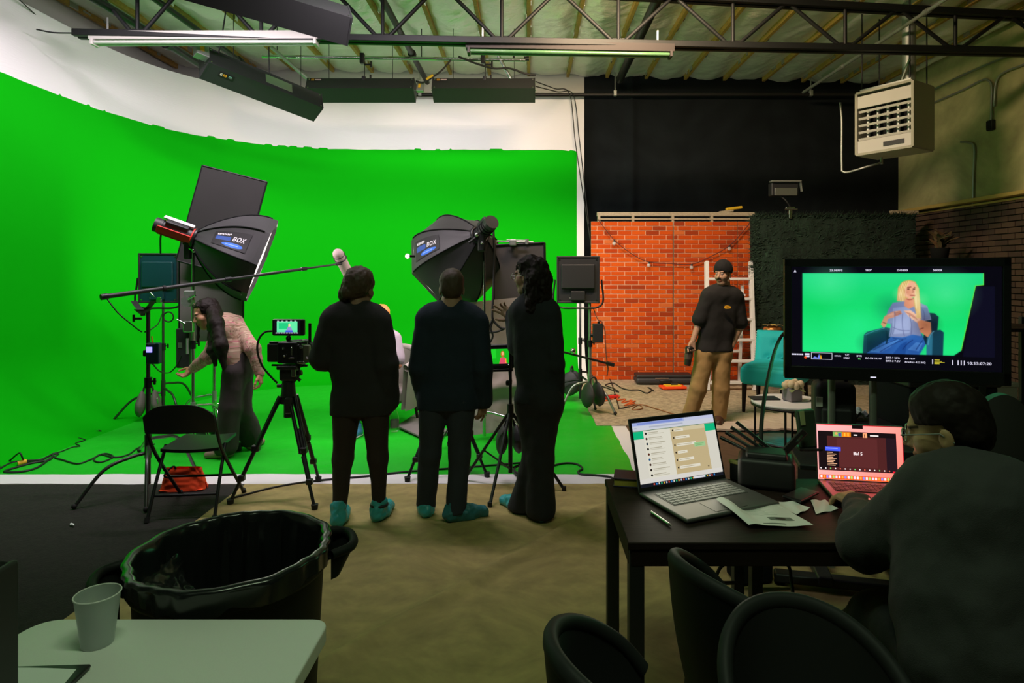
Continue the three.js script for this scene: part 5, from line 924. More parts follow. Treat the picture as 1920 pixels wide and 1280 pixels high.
  const fade = (x, y, r, color) => { const q = c.createRadialGradient(x, y, 0, x, y, r); q.addColorStop(0, color); q.addColorStop(1, color.replace(/[\d.]+\)$/, '0)')); c.fillStyle = q; c.fillRect(x - r, y - r, 2 * r, 2 * r); };
  fade(620, 300, 130, 'rgba(30,40,90,0.25)'); fade(840, 420, 110, 'rgba(40,15,10,0.35)'); fade(690, 420, 120, 'rgba(190,200,235,0.28)'); fade(560, 580, 110, 'rgba(15,30,90,0.35)'); fade(770, 590, 80, 'rgba(15,30,90,0.3)'); fade(725, 185, 36, 'rgba(140,50,30,0.35)'); fade(690, 200, 60, 'rgba(255,235,180,0.3)'); fade(800, 240, 70, 'rgba(255,240,200,0.25)'); fade(250, 120, 200, 'rgba(110,240,170,0.35)'); fade(960, 200, 220, 'rgba(130,240,180,0.35)'); fade(420, 420, 240, 'rgba(60,245,170,0.3)'); fade(500, 560, 100, 'rgba(5,20,30,0.3)');
  // read-outs
  c.fillStyle = '#dcd8ec'; c.font = 'bold 25px sans-serif'; c.fillText('A', 16, 42); c.font = 'bold 20px sans-serif'; c.fillText('23.98FPS', 246, 34); c.fillText('180°', 470, 33); c.fillText('ISO800', 664, 33); c.fillText('5600K', 880, 33);
  c.font = 'bold 14px sans-serif'; for (let i = 0; i < 7; i++) c.fillRect(2 + i * 11, 650, 9, 11); c.fillRect(88, 646, 30, 14); c.fillRect(88, 664, 30, 10); c.fillStyle = '#e2481c'; c.beginPath(); c.arc(92, 678, 9, 0, 7); c.fill();
  c.strokeStyle = '#e8e4f4'; c.lineWidth = 3; c.strokeRect(130, 640, 132, 48); P('#7488ee', [[134, 684], [150, 668], [170, 676], [180, 648], [186, 684]]); P('#f0b02a', [[186, 684], [190, 652], [198, 684]]);
  c.fillStyle = '#dcd8ec'; c.fillText('48 kHz', 276, 664); c.font = 'bold 17px sans-serif'; c.fillText('T/C', 344, 658); c.fillText('STBY', 334, 680); c.fillText('BTN', 416, 662); c.fillStyle = '#6fe07a'; c.fillText('TC', 424, 682); c.fillStyle = '#dcd8ec';
  c.font = 'bold 18px sans-serif'; c.fillText('DC-IN 14.1V', 470, 676); c.fillText('BAT-1 N/A', 596, 668); c.fillText('BAT-2 7.2V', 596, 692); c.fillText('6K 16:9', 712, 670); c.fillText('ProRes 422 HQ', 712, 696);
  c.fillRect(876, 664, 6, 34); c.fillStyle = '#e2d43a'; for (let i = 0; i < 4; i++) c.fillRect(890, 666 + i * 9, 30 + 30 * ((i * 7) % 3) / 2, 4); c.fillStyle = '#dcd8ec'; for (const x of [994, 1026, 1044, 1062]) c.fillRect(x, 666, 6, 34); c.font = 'bold 27px sans-serif'; c.fillText('10:13:07:20', 1080, 694);
});
{
  const TL = W(1470, 484, 3.5), TR = W(1893, 474, 3.24), mid = V((TL.x + TR.x) / 2, 1.4425, (TL.z + TR.z) / 2), yaw = -Math.atan2(TR.z - TL.z, TR.x - TL.x);
  const t = thing('television', 'large flat television showing the seated woman on green, on a two-post stand', 'television', mid, yaw);
  const w = Math.hypot(TR.x - TL.x, TR.z - TL.z), h = 0.665;
  const bez = 0.04, sw = w - 0.075, sh = h - 0.115;
  mk('back_shell', [bx(w, h, 0.035, 0, 0, -0.015, 0.008), bx(w * 0.7, h * 0.6, 0.05, 0, -0.03, -0.055, 0.02)], M.blackSatin, t);
  mk('bezel', [bx(w, 0.045, 0.02, 0, h / 2 - 0.0225, 0.012, 0.004), bx(w, 0.07, 0.02, 0, -h / 2 + 0.035, 0.012, 0.004), bx(0.037, h, 0.02, -w / 2 + 0.0185, 0, 0.012, 0.004), bx(0.037, h, 0.02, w / 2 - 0.0185, 0, 0.012, 0.004)], M.blackPlastic, t);
  mk('screen', new THREE.PlaneGeometry(sw, sh).translate(0, 0.0125, 0.006), screenMat(tvPic, 1.1), t);
  mk('standby_badge', bx(0.028, 0.006, 0.003, -0.10, -h / 2 + 0.022, 0.0235, 0.001), glow(0xd8d6e8, 1.2), t);
  rectLight(t, sw, sh, 0x58e090, LAMP.tv, V(0, 0.0125, 0.03), new THREE.Quaternion());
  const s = thing('television_stand', 'black stand with two silver posts and low shelf under the television', 'tv stand', V(mid.x - 0.15, 0, mid.z - 0.1), yaw);
  const px = [-0.06, 0.12];
  for (const x of [-0.12, 0.09]) mk('post', [rod(V(x, 0.05, 0), V(x, 1.55, 0), 0.02)], M.zinc, s);
  mk('bracket', [bx(0.42, 0.3, 0.025, 0.02, 1.43, 0.005, 0.006)], M.blackMetal, s);
  mk('base', [bx(0.9, 0.05, 0.08, 0, 0.06, 0.2, 0.012), bx(0.9, 0.05, 0.08, 0, 0.06, -0.2, 0.012), bx(0.08, 0.05, 0.5, -0.2, 0.07, 0, 0.012), bx(0.08, 0.05, 0.5, 0.2, 0.07, 0, 0.012)], M.blackSatin, s);
  mk('shelf', bx(0.75, 0.03, 0.45, 0.05, 0.66, 0.0, 0.008), M.blackSatin, s);
  mkEach('caster', [[-0.42, 0.2], [0.42, 0.2], [-0.42, -0.2], [0.42, -0.2]].map(([x, z]) => new THREE.TorusGeometry(0.018, 0.012, 8, 16).translate(x, 0.03, z)), M.rubber, s);
  // gear on the stand's shelf
  const top = (x, z) => { const p = V(x, 0.676, z).applyAxisAngle(V(0, 1, 0), yaw); return V(s.position.x + p.x, 0.676, s.position.z + p.z); };
  const b = thing('equipment_bag', 'black equipment bag with white luggage tag, hung beside the television stand', 'bag', W(1562, 762, 3.62), yaw);
  mk('bag_body', [bx(0.22, 0.30, 0.16, 0, 0, 0, 0.04), bx(0.16, 0.12, 0.04, 0, -0.05, 0.09, 0.018)], M.nylonBag, b); mk('bag_handle', tube([V(-0.07, 0.14, 0), V(-0.05, 0.2, 0), V(0.05, 0.2, 0), V(0.07, 0.14, 0)], 0.012, 6), M.nylonBag, b);
  mk('luggage_tag', bx(0.035, 0.055, 0.004, -0.09, 0.04, 0.085, 0.002), M.white, b);
  const k = thing('switcher_case', 'black video switcher with pale edge on the shelf under the television', 'video gear', top(0.05, 0.02), yaw);
  mk('case', bx(0.44, 0.09, 0.3, 0, 0.046, 0, 0.012), M.blackSatin, k); mk('rocker', Array.from({ length: 7 }, (_, i) => bx(0.025, 0.012, 0.02, -0.17 + i * 0.05, 0.096, 0.09, 0.003)), M.keyDark, k); mk('bright_edge', [bx(0.015, 0.05, 0.01, -0.19, 0.06, 0.153, 0.003), bx(0.015, 0.05, 0.01, 0.1, 0.05, 0.153, 0.003)], M.silver, k);
  const m = thing('crumpled_film', 'crumpled clear plastic wrap behind the television stand', 'plastic wrap', W(1555, 716, 4.2)); mk('wrap_sheet', slab((u, v) => V(-0.14 + 0.28 * u, 0.05 * fbm(u * 6, v * 4, 2), -0.06 + 0.12 * v), 24, 12, V(0, -0.003, 0)), phys([0.6, 0.7, 0.65], 0.15, { clearcoat: 1 }), m);
  const crate = (label, x0, x1, h, z) => { const c = thing('storage_crate', label, 'crate', V((x0 + x1) / 2, 0.012, z)); const w = x1 - x0; mk('crate_body', bx(w - 0.03, h - 0.05, 0.5, 0, h / 2 - 0.03, 0, 0.02), M.blackMatte, c); mk('crate_lid', bx(w, 0.06, 0.53, 0, h - 0.03, 0, 0.015), M.blackSatin, c); for (const s of [-1, 1]) mk('latch', bx(0.05, 0.07, 0.02, s * w * 0.28, h - 0.08, 0.262, 0.006), M.standDark, c); return c; };
  crate('black storage crate in the dark behind the left television post', 1.98, 2.48, 0.66, -4.4); crate('taller black storage crate behind the right television post', 2.52, 3.14, 0.98, -4.4);
  m.position.set(2.2, 0.72, -4.35);
}
// ---- desk
const DH = 0.82;
{
  const x0 = 0.322, x1 = 2.0, z0 = -2.66, z1 = -2.03, t = thing('desk', 'dark brown table with square legs holding two laptops at the right', 'table', V((x0 + x1) / 2, 0, (z0 + z1) / 2));
  const w = x1 - x0, d = z1 - z0;
  mk('tabletop', muv(bx(w, 0.025, d, 0, DH - 0.0125, 0, 0.004)), M.deskTop, t);
  mk('apron', [bx(w - 0.02, 0.055, 0.025, 0, DH - 0.052, d / 2 - 0.016, 0.003), bx(w - 0.02, 0.055, 0.025, 0, DH - 0.052, -d / 2 + 0.016, 0.003), bx(0.025, 0.055, d - 0.04, -w / 2 + 0.016, DH - 0.052, 0, 0.003), bx(0.025, 0.055, d - 0.04, w / 2 - 0.016, DH - 0.052, 0, 0.003)], M.deskTop, t);
  for (const [sx, sz] of [[-1, 1], [1, 1], [-1, -1], [1, -1]]) mk('leg', bx(0.05, DH - 0.03, 0.05, sx * (w / 2 - 0.03), (DH - 0.03) / 2, sz * (d / 2 - 0.03), 0.004), M.blackSatin, t);
}
// a notebook computer: base front edge toward +z, screen leaning back
function laptop(name, label, pos, turn, w, d, open, pic, k, power, tint, look) {
  const t = thing(name, label, 'laptop', pos, turn);
  mk('base', bx(w, 0.016, d, 0, 0.010, 0, 0.007), look.body, t);
  mk('keyboard_well', bx(w * 0.82, 0.0015, d * 0.42, 0, 0.0183, -d * 0.13, 0.0005), look.well, t);
  const keys = []; for (let r = 0; r < 6; r++) for (let i = 0; i < 14; i++) { const kw = w * 0.80 / 14; if (r === 5 && i > 3 && i < 9) { if (i === 4) keys.push(bx(kw * 5 - 0.003, 0.003, d * 0.055, -w * 0.40 + kw * 6.5, 0.0195, -d * 0.13 + d * 0.17, 0.001)); continue; } keys.push(bx(kw - 0.003, 0.003, d * 0.055, -w * 0.40 + kw * (i + 0.5), 0.0195, -d * 0.13 - d * 0.18 + r * d * 0.07, 0.001)); }
  const kb = mk('keyboard', keys, look.key, t); kb.userData.kind = 'stuff';
  mk('touchpad', bx(w * 0.34, 0.001, d * 0.30, 0, 0.0184, d * 0.29, 0.0004), look.pad, t);
  for (let i = 0; i < 2; i++) mk('rubber_foot', bx(0.04, 0.004, 0.012, (i - 0.5) * w * 0.7, 0.002, 0, 0.001), M.rubber, t);
  const lid = new THREE.Group(); lid.name = 'lid'; t.add(lid); lid.position.set(0, 0.014, -d / 2 + 0.004); lid.rotation.x = -open;
  const h = look.h ?? d * 0.98;
  mk('lid_shell', bx(w, h, 0.007, 0, h / 2, -0.004, 0.003), look.lid ?? look.body, lid); mk('bezel', bx(w - 0.004, h - 0.004, 0.002, 0, h / 2, 0.0005, 0.001), M.blackPlastic, lid);
  mk('screen', new THREE.PlaneGeometry(w * look.sw, h * look.sh).translate(0, h * (look.sy ?? 0.52), 0.0022), screenMat(pic, k), lid);
  rectLight(lid, w * look.sw, h * look.sh, tint, power, V(0, h * 0.52, 0.012), new THREE.Quaternion());
  mk('hinge', rod(V(-w * 0.42, 0.016, -d / 2 + 0.002), V(w * 0.42, 0.016, -d / 2 + 0.002), 0.006), M.blackPlastic, t);
  return t;
}
const chatPic = canvasTex(1024, 640, (c, w, h) => {
  c.fillStyle = '#e2ded0'; c.fillRect(0, 0, w, h); c.fillStyle = '#a9b8ea'; c.fillRect(0, 0, w, 34); c.fillStyle = '#8496dc'; c.fillRect(60, 6, 560, 20); c.fillStyle = '#ccd2ee'; c.fillRect(640, 0, 384, 34); c.fillStyle = '#d6dae6'; c.fillRect(0, 34, w, 48); c.fillStyle = '#b9bfce'; c.fillRect(20, 52, 30, 12); c.fillRect(200, 48, 420, 16);
  c.fillStyle = '#12c285'; c.fillRect(0, 92, 118, 76); c.fillRect(890, 92, 134, 76); c.fillStyle = '#2f6b55'; c.fillRect(0, 86, w, 5);
  c.fillStyle = '#e9e5d4'; c.fillRect(118, 92, 330, 470); c.fillStyle = '#cdb98c'; c.fillRect(448, 92, 442, 470); c.fillStyle = '#dccfa8'; c.fillRect(448, 92, 442, 40);
  for (let i = 0; i < 9; i++) { const y = 112 + i * 52; c.fillStyle = ['#1d1a18', '#402018', '#203040', '#1d1a18', '#5a2a1c', '#2a5a88', '#3a2018', '#201a18', '#181614'][i]; c.beginPath(); c.arc(148, y + 8, 12, 0, 7); c.fill(); c.fillStyle = '#b9b29c'; c.fillRect(176, y - 2, 120 + (i * 37) % 90, 8); c.fillStyle = '#cbc6b2'; c.fillRect(176, y + 14, 190 - (i * 23) % 60, 6); }
  for (let i = 0; i < 6; i++) { const y = 120 + i * 76; c.fillStyle = '#2a221c'; c.beginPath(); c.arc(478, y, 9, 0, 7); c.fill(); c.fillStyle = '#efe9d6'; c.fillRect(500, y - 14, 110 + (i * 67) % 190, 28); c.fillStyle = '#b3a888'; c.fillRect(508, y - 3, 80 + (i * 51) % 150, 5); }
  c.fillStyle = '#a9d49a'; c.fillRect(720, 270, 140, 46); c.fillStyle = '#7fb878'; c.fillRect(732, 282, 110, 6); c.fillRect(732, 298, 90, 6); c.fillStyle = '#7a6e50'; c.fillRect(846, 520, 18, 14);
  c.fillStyle = '#e6e2da'; c.fillRect(0, 562, w, 52); c.fillStyle = '#171a24'; c.fillRect(0, 608, w, 32); for (let i = 0; i < 26; i++) { c.fillStyle = ['#d04a3a', '#3a8ad8', '#e6e0d2', '#2ab87a', '#e2b03a', '#c2c6d8'][i % 6]; c.fillRect(150 + i * 30, 614, 16, 18); } c.fillStyle = '#e6e6ee'; c.fillRect(640, 612, 150, 20);
});
const callPic = canvasTex(1024, 660, (c, w, h) => {
  const g = c.createLinearGradient(0, 0, w, h); g.addColorStop(0, '#ffb0b0'); g.addColorStop(0.6, '#ff9a90'); g.addColorStop(1, '#ff7a6a'); c.fillStyle = g; c.fillRect(0, 0, w, h); c.fillStyle = '#d02430'; c.fillRect(0, 0, w, 8); c.fillRect(w - 8, 0, 8, h);
  c.fillStyle = '#120a0c'; c.fillRect(430, 0, 130, 44); c.fillStyle = '#160d10'; c.fillRect(16, 82, 930, 468); c.fillStyle = '#4a2020'; c.fillRect(124, 140, 700, 404); c.fillStyle = '#552626'; c.fillRect(240, 160, 480, 340); c.fillStyle = '#23141c'; c.fillRect(824, 140, 122, 400);
  c.fillStyle = '#7aa85a'; c.fillRect(196, 88, 108, 56); c.fillStyle = '#d8a05a'; c.beginPath(); c.arc(238, 108, 16, 0, 7); c.fill(); c.fillStyle = '#4a4a9a'; c.fillRect(262, 100, 36, 40); c.fillStyle = '#f08018'; c.fillRect(306, 88, 106, 56); c.fillStyle = '#f8c040'; c.fillRect(336, 96, 10, 40); c.fillRect(372, 100, 14, 36); c.fillStyle = '#f2e6e2'; c.fillRect(446, 112, 44, 14); c.fillRect(640, 112, 100, 14); c.fillStyle = '#f0a070'; c.fillRect(556, 92, 50, 54); c.fillStyle = '#6a2a1c'; c.fillRect(570, 104, 8, 40);
  c.fillStyle = '#fff2f2'; c.font = 'bold 50px sans-serif'; c.fillText('Bal S', 432, 356, 110);
  c.fillStyle = '#4458ea'; c.fillRect(98, 270, 186, 48); c.fillStyle = '#a8b4ff'; c.fillRect(108, 282, 140, 8); c.fillStyle = '#120a10'; c.fillRect(110, 318, 150, 190); c.fillStyle = '#f0b890'; for (let i = 0; i < 9; i++) c.fillRect(118, 332 + i * 19, 70 + (i * 41) % 60, 8);
  for (let i = 0; i < 15; i++) { c.fillStyle = ['#f4e8ea', '#f4e8ea', '#6ad86a', '#f4e8ea', '#e86a50'][i % 5]; c.beginPath(); c.arc(40 + i * 58, 526, 8, 0, 7); c.fill(); } c.fillStyle = '#f01830'; c.fillRect(890, 528, 50, 18);
  c.fillStyle = '#e85a18'; c.fillRect(16, 602, 960, 50); for (let i = 0; i < 26; i++) { c.fillStyle = ['#f2e2e6', '#e0d0f0', '#a8d870', '#f2e2e6', '#8a8af0', '#e8a040'][(i * 5) % 6]; c.fillRect(30 + i * 36, 610, 24, 30); }
});
{
  const c0 = [1210, 925], c1 = [1268, 993], c2 = [1432, 942], c3 = [1393, 908];
  const q = [c0, c1, c2, c3].map(([x, y]) => FL(x, y, DH)), mid = q.reduce((s, p) => s.add(p), V(0, 0, 0)).multiplyScalar(0.25);
  const right = q[3].clone().sub(q[0]).add(q[2].clone().sub(q[1])).normalize(), yaw = Math.atan2(-right.z, right.x);
  laptop('laptop', 'grey laptop with a chat page open on the left end of the dark table', V(mid.x, DH, mid.z), yaw, 0.43, 0.30, 0.28, chatPic, 0.85, LAMP.laptop, 0xf2e8cc, { body: std([0.16, 0.165, 0.16], 0.4, 0.5), well: std([0.10, 0.10, 0.10], 0.5), key: M.keyGrey, pad: std([0.13, 0.135, 0.13], 0.35, 0.4), sw: 0.95, sh: 0.87, sy: 0.50, h: 0.285 });
  const r0 = FL(1532, 905, DH), r1 = FL(1697, 914, DH), rd = r1.clone().sub(r0), yaw2 = Math.atan2(-rd.z, rd.x), m2 = r0.clone().lerp(r1, 0.5);
  const d2 = 0.25, off = V(Math.sin(yaw2), 0, Math.cos(yaw2)).multiplyScalar(d2 / 2);
  laptop('laptop', 'open laptop with a red-tinted video call, by the seated man', V(m2.x + off.x, DH, m2.z + off.z), yaw2, rd.length(), d2, 0.12, callPic, 1.25, LAMP.call, 0xff6a60, { body: std([0.10, 0.075, 0.095], 0.35, 0.6), well: std([0.02, 0.018, 0.02], 0.5), key: M.keyDark, pad: std([0.09, 0.07, 0.085], 0.3, 0.6), sw: 0.985, sh: 0.97, sy: 0.505, h: 0.232 });
}
// paper sheets, book, phone, pens
{
  const sheetOf = (label, pts, n, print) => {
    const q = pts.map(([x, y]) => FL(x, y, DH + 0.002)), g = slab((u, v) => { const p = q[0].clone().lerp(q[1], u).lerp(q[3].clone().lerp(q[2], u), v); p.y = DH + 0.002 + n * 0.003 + 0.022 * Math.exp(-(((u - 0.08) / 0.14) ** 2)) * (1 - v * 0.5) * (n === 2 ? 1 : 0.1) + 0.004 * Math.sin(u * 5 + v * 3) ** 2; return p; }, 24, 16, V(0, -0.001, 0));
    return one('paper_sheet', g, print ?? M.paper, label, 'paper');
  };
  const doc = canvasTex(256, 320, (c, w, h) => { c.fillStyle = '#e4e8e4'; c.fillRect(0, 0, w, h); c.fillStyle = '#6f7a72'; c.fillRect(70, 20, 90, 12); c.fillRect(120, 62, 96, 40); c.fillStyle = '#2c2622'; c.beginPath(); c.ellipse(168, 84, 22, 10, 0, 0, 7); c.fill(); c.fillStyle = '#b9c2bb'; for (let i = 0; i < 9; i++) c.fillRect(30, 130 + i * 14, 150 - (i * 31) % 60, 4); c.fillStyle = '#4a3530'; c.beginPath(); c.ellipse(98, 290, 16, 12, 0, 0, 7); c.fill(); });
  sheetOf('curled white printed sheet nearest the front of the dark table', [[1342, 946], [1448, 941], [1525, 989], [1404, 991]], 2, printMat(doc, 0.8));
  sheetOf('white sheet half hidden under the curled printed sheet', [[1432, 943], [1490, 942], [1519, 955], [1494, 966]], 1);
  sheetOf('small white sheet next to the seated man\'s hand', [[1520, 938], [1548, 938], [1572, 955], [1530, 964]], 0);
  const b0 = FL(1160, 902, DH), b = thing('book', 'thick dark blue book with yellow page edges at the corner of the table', 'book', V(0.44, DH, -2.60), -0.2);
  mk('cover', [bx(0.17, 0.004, 0.12, 0, 0.034, 0, 0.0015), bx(0.17, 0.004, 0.12, 0, 0.003, 0, 0.0015), bx(0.006, 0.034, 0.12, 0.083, 0.018, 0, 0.002)], std([0.016, 0.016, 0.06], 0.4), b); mk('page_block', bx(0.158, 0.027, 0.112, -0.002, 0.0185, 0, 0.001), std([0.5, 0.42, 0.06], 0.8), b);
  const ph = FL(1506, 938, DH), p = thing('phone', 'black phone lying on the papers beside the second laptop', 'phone', V(ph.x, DH + 0.010, ph.z - 0.02), 0.7); mk('phone_body', bx(0.15, 0.009, 0.075, 0, 0.005, 0, 0.004), M.blackPlastic, p); mk('phone_glass', bx(0.14, 0.001, 0.068, 0, 0.0102, 0, 0.0004), std([0.02, 0.02, 0.022], 0.45), p);
  const pen = FL(1238, 975, DH); one('pen', [rod(V(pen.x - 0.02, DH + 0.006, pen.z - 0.06), V(pen.x + 0.02, DH + 0.006, pen.z + 0.05), 0.005), rod(V(pen.x + 0.02, DH + 0.006, pen.z + 0.05), V(pen.x + 0.025, DH + 0.006, pen.z + 0.064), 0.005, 0.001)], M.chrome, 'silver pen lying along the left edge of the grey laptop', 'pen');
}
// router with antennas, open case, tablet stand, gooseneck cable
{
  const at = FL(1440, 912, DH), t = thing('router', 'black router with four slanting antennas behind the grey laptop', 'router', V(at.x, DH, at.z - 0.02), -0.35);
  mk('router_body', [bx(0.22, 0.12, 0.16, 0, 0.062, 0, 0.02), bx(0.16, 0.03, 0.12, 0, 0.13, 0, 0.012)], M.blackSatin, t);
  for (let i = 0; i < 4; i++) mk('antenna', rod(V(-0.05 + i * 0.03, 0.12, -0.02 - i * 0.01), V(-0.185 + i * 0.022, 0.165 + i * 0.024, -0.06), 0.0065, 0.0075), M.blackPlastic, t);
  const k = thing('equipment_case', 'open black hard case with yellow-green edging behind the router', 'case', V(0.98, DH, -2.62), -0.75);
  mk('case_tray', [bx(0.22, 0.016, 0.14, 0, 0.008, 0, 0.005), bx(0.22, 0.07, 0.012, 0, 0.04, 0.07, 0.004), bx(0.22, 0.07, 0.012, 0, 0.04, -0.07, 0.004), bx(0.012, 0.07, 0.14, -0.105, 0.04, 0, 0.004), bx(0.012, 0.07, 0.14, 0.105, 0.04, 0, 0.004)], M.blackMatte, k);
  mk('edge_strip', [bx(0.226, 0.016, 0.016, 0, 0.08, 0.07, 0.004)], std([0.16, 0.17, 0.03], 0.6), k); mk('latch', [bx(0.02, 0.02, 0.008, 0.06, 0.05, 0.08, 0.003)], M.zinc, k);
  const a = thing('slotted_bracket', 'slotted black bracket standing up from the open case', 'bracket', W(1480, 838, 2.6)); mk('arm_plate', shapeGeo([[-0.07, -0.05], [-0.05, -0.065], [0.07, 0.06], [0.05, 0.075]], 0.01, 0.002, [[[0.02, 0.025], [0.035, 0.025], [0.055, 0.052], [0.045, 0.058]]]), M.blackSatin, a);
  const g = thing('green_device', 'upright dark green device with a pale label at the edge of the table', 'device', W(1512, 803, 2.64)); mk('device_body', bx(0.075, 0.16, 0.03, 0, 0, 0, 0.008).rotateZ(0.12), std([0.03, 0.06, 0.035], 0.5), g); mk('device_label', bx(0.02, 0.06, 0.003, -0.018, 0.05, 0.017, 0.001).rotateZ(0.12), std([0.35, 0.45, 0.2], 0.6), g); mk('device_foot', bx(0.1, 0.012, 0.06, 0.01, -0.083, 0, 0.004), M.blackSatin, g);
  cable('gooseneck_cable', 'thick black cable rising from the table edge past the television', [W(1427, 836, 2.66), W(1428, 790, 2.72), W(1436, 730, 2.9), W(1449, 670, 3.2), W(1462, 635, 3.5), W(1480, 615, 3.62)], 0.009);
}
// things on the floor under the desk
{
  const y = 0.014, t = thing('power_adapters', 'black power strip with white plugs standing under the dark table', 'power strip', FL(1405, 1090).setY(y), 0.2);
  mk('strip_body', bx(0.30, 0.05, 0.07, 0, 0.19, 0, 0.012), M.blackSatin, t); mk('support_box', bx(0.2, 0.16, 0.16, 0.0, 0.085, 0, 0.02), M.blackMatte, t);
  mk('adapter', bx(0.06, 0.10, 0.055, 0.04, 0.26, 0, 0.008), M.blackPlastic, t); mk('white_plug', [bx(0.035, 0.09, 0.04, -0.06, 0.26, 0, 0.006)], M.white, t); mk('white_plug', [bx(0.03, 0.085, 0.04, 0.10, 0.255, 0, 0.006)], M.white, t);
  const f = (x, yy, h) => FL(x, yy, h);
  cable('desk_cable', 'thick black cable sagging from the table to the power strip', [W(1286, 1045, 2.1), W(1298, 1070, 2.3), W(1318, 1085, 2.6), W(1350, 1092, 2.85), W(1376, 1092, 3.0)], 0.009);
  cable('desk_cable', 'thin black cable with a silver tip left of the power strip', [W(1264, 1070, 2.3), W(1290, 1074, 2.5), W(1312, 1084, 2.7), W(1325, 1096, 2.9)], 0.006);
  cable('desk_cable', 'black cable looping over the plugs under the table', [W(1340, 1090, 2.95), W(1352, 1062, 2.9), W(1378, 1052, 2.9), W(1420, 1046, 2.9), W(1455, 1052, 2.9), W(1478, 1060, 2.9), W(1484, 1090, 2.9), W(1490, 1130, 2.8), W(1506, 1160, 2.75)], 0.008);
  cable('desk_cable', 'black cable lying on the floor toward the white sneaker', [FL(1480, 1165, 0.03), FL(1520, 1172, 0.03), FL(1560, 1178, 0.03), FL(1600, 1180, 0.03)], 0.009);
  one('yellow_strip', [bx(0.30, 0.012, 0.05, FL(1700, 1062, 0.5).x, 0.5, FL(1700, 1062, 0.5).z, 0.004)], std([0.35, 0.22, 0.01], 0.7), 'yellow ruler on the bench beyond the seated man\'s elbow', 'ruler');
  const bn = thing('low_bench', 'low dark bench standing behind the table at the right', 'bench', V(1.46, 0.016, -2.93)); mk('bench_top', bx(1.0, 0.05, 0.30, 0, 0.468, 0, 0.01), M.deskTop, bn); for (const x of [-0.44, 0.44]) mk('bench_leg', [bx(0.05, 0.445, 0.05, x, 0.2225, 0.12, 0.004), bx(0.05, 0.445, 0.05, x, 0.2225, -0.12, 0.004)], M.blackSatin, bn);
}
// bucket chairs
function bucketChair(label, pos, turn, tilt = 0) {
  const t = thing('shell_chair', label, 'chair', pos, turn, 'dark bucket chairs around the table'); t.scale.set(0.76, 1.0, 0.76);
  const shell = (u, v) => {                                     // u round the back from arm to arm, v from seat up to the rim
    const a = -1.9 + 3.8 * u, e = Math.abs(a) / 1.9, top = 0.86 - 0.20 * e ** 2.2, low = 0.43 + 0.02 * e;
    const r = 0.225 + 0.045 * v + 0.015 * Math.sin(Math.PI * v);
    return V(r * 1.08 * Math.sin(a), low + (top - low) * v, -r * Math.cos(a) * 0.98 - 0.05 * v * Math.cos(a) * (Math.cos(a) > 0 ? 1 : 0));
  };
  mk('backrest', slab((u, v) => shell(u, v), 40, 16, V(0, 0, 0.0001)), M.chairShell, t);
  mk('backrest_padding', sheet((u, v) => { const p = shell(u, v); const k = 0.86 + 0.0 * v; return V(p.x * k, p.y - 0.004, p.z * k); }, 40, 16), std([0.02, 0.022, 0.022], 0.85), t);
  const rim = Array.from({ length: 31 }, (_, i) => { const p = shell(i / 30, 1); return V(p.x * 0.93, p.y, p.z * 0.93); });
  mk('rim_piping', new THREE.TubeGeometry(new THREE.CatmullRomCurve3(rim), 60, 0.024, 10, false), phys([0.02, 0.022, 0.022], 0.6, { specularIntensity: 0.5 }), t);
  mk('seat', lathe([[0, 0.40], [0.2, 0.40], [0.25, 0.43], [0.245, 0.475], [0.2, 0.49], [0, 0.485]], 36), std([0.02, 0.021, 0.022], 0.8), t);
  for (const [x, z] of [[-0.2, 0.2], [0.2, 0.2], [-0.2, -0.2], [0.2, -0.2]]) mk('leg', rod(V(x * 0.7, 0.41, z * 0.7), V(x * 1.25, 0.0, z * 1.25), 0.016, 0.011), M.blackMetal, t);
  return t;
}
bucketChair('dark bucket chair pushed against the left end of the table', V(0.64, 0.016, -1.80), 1.95);
bucketChair('dark bucket chair nearest the open paper floor, its high back to the left', V(0.27, 0.016, -1.40), 1.75);
bucketChair('dark bucket chair showing the inside of its rounded back, in front of the table', V(0.64, 0.016, -1.34), 0.1);
bucketChair('dark bucket chair under the seated man', V(1.47, 0.016, -1.50), 3.4);
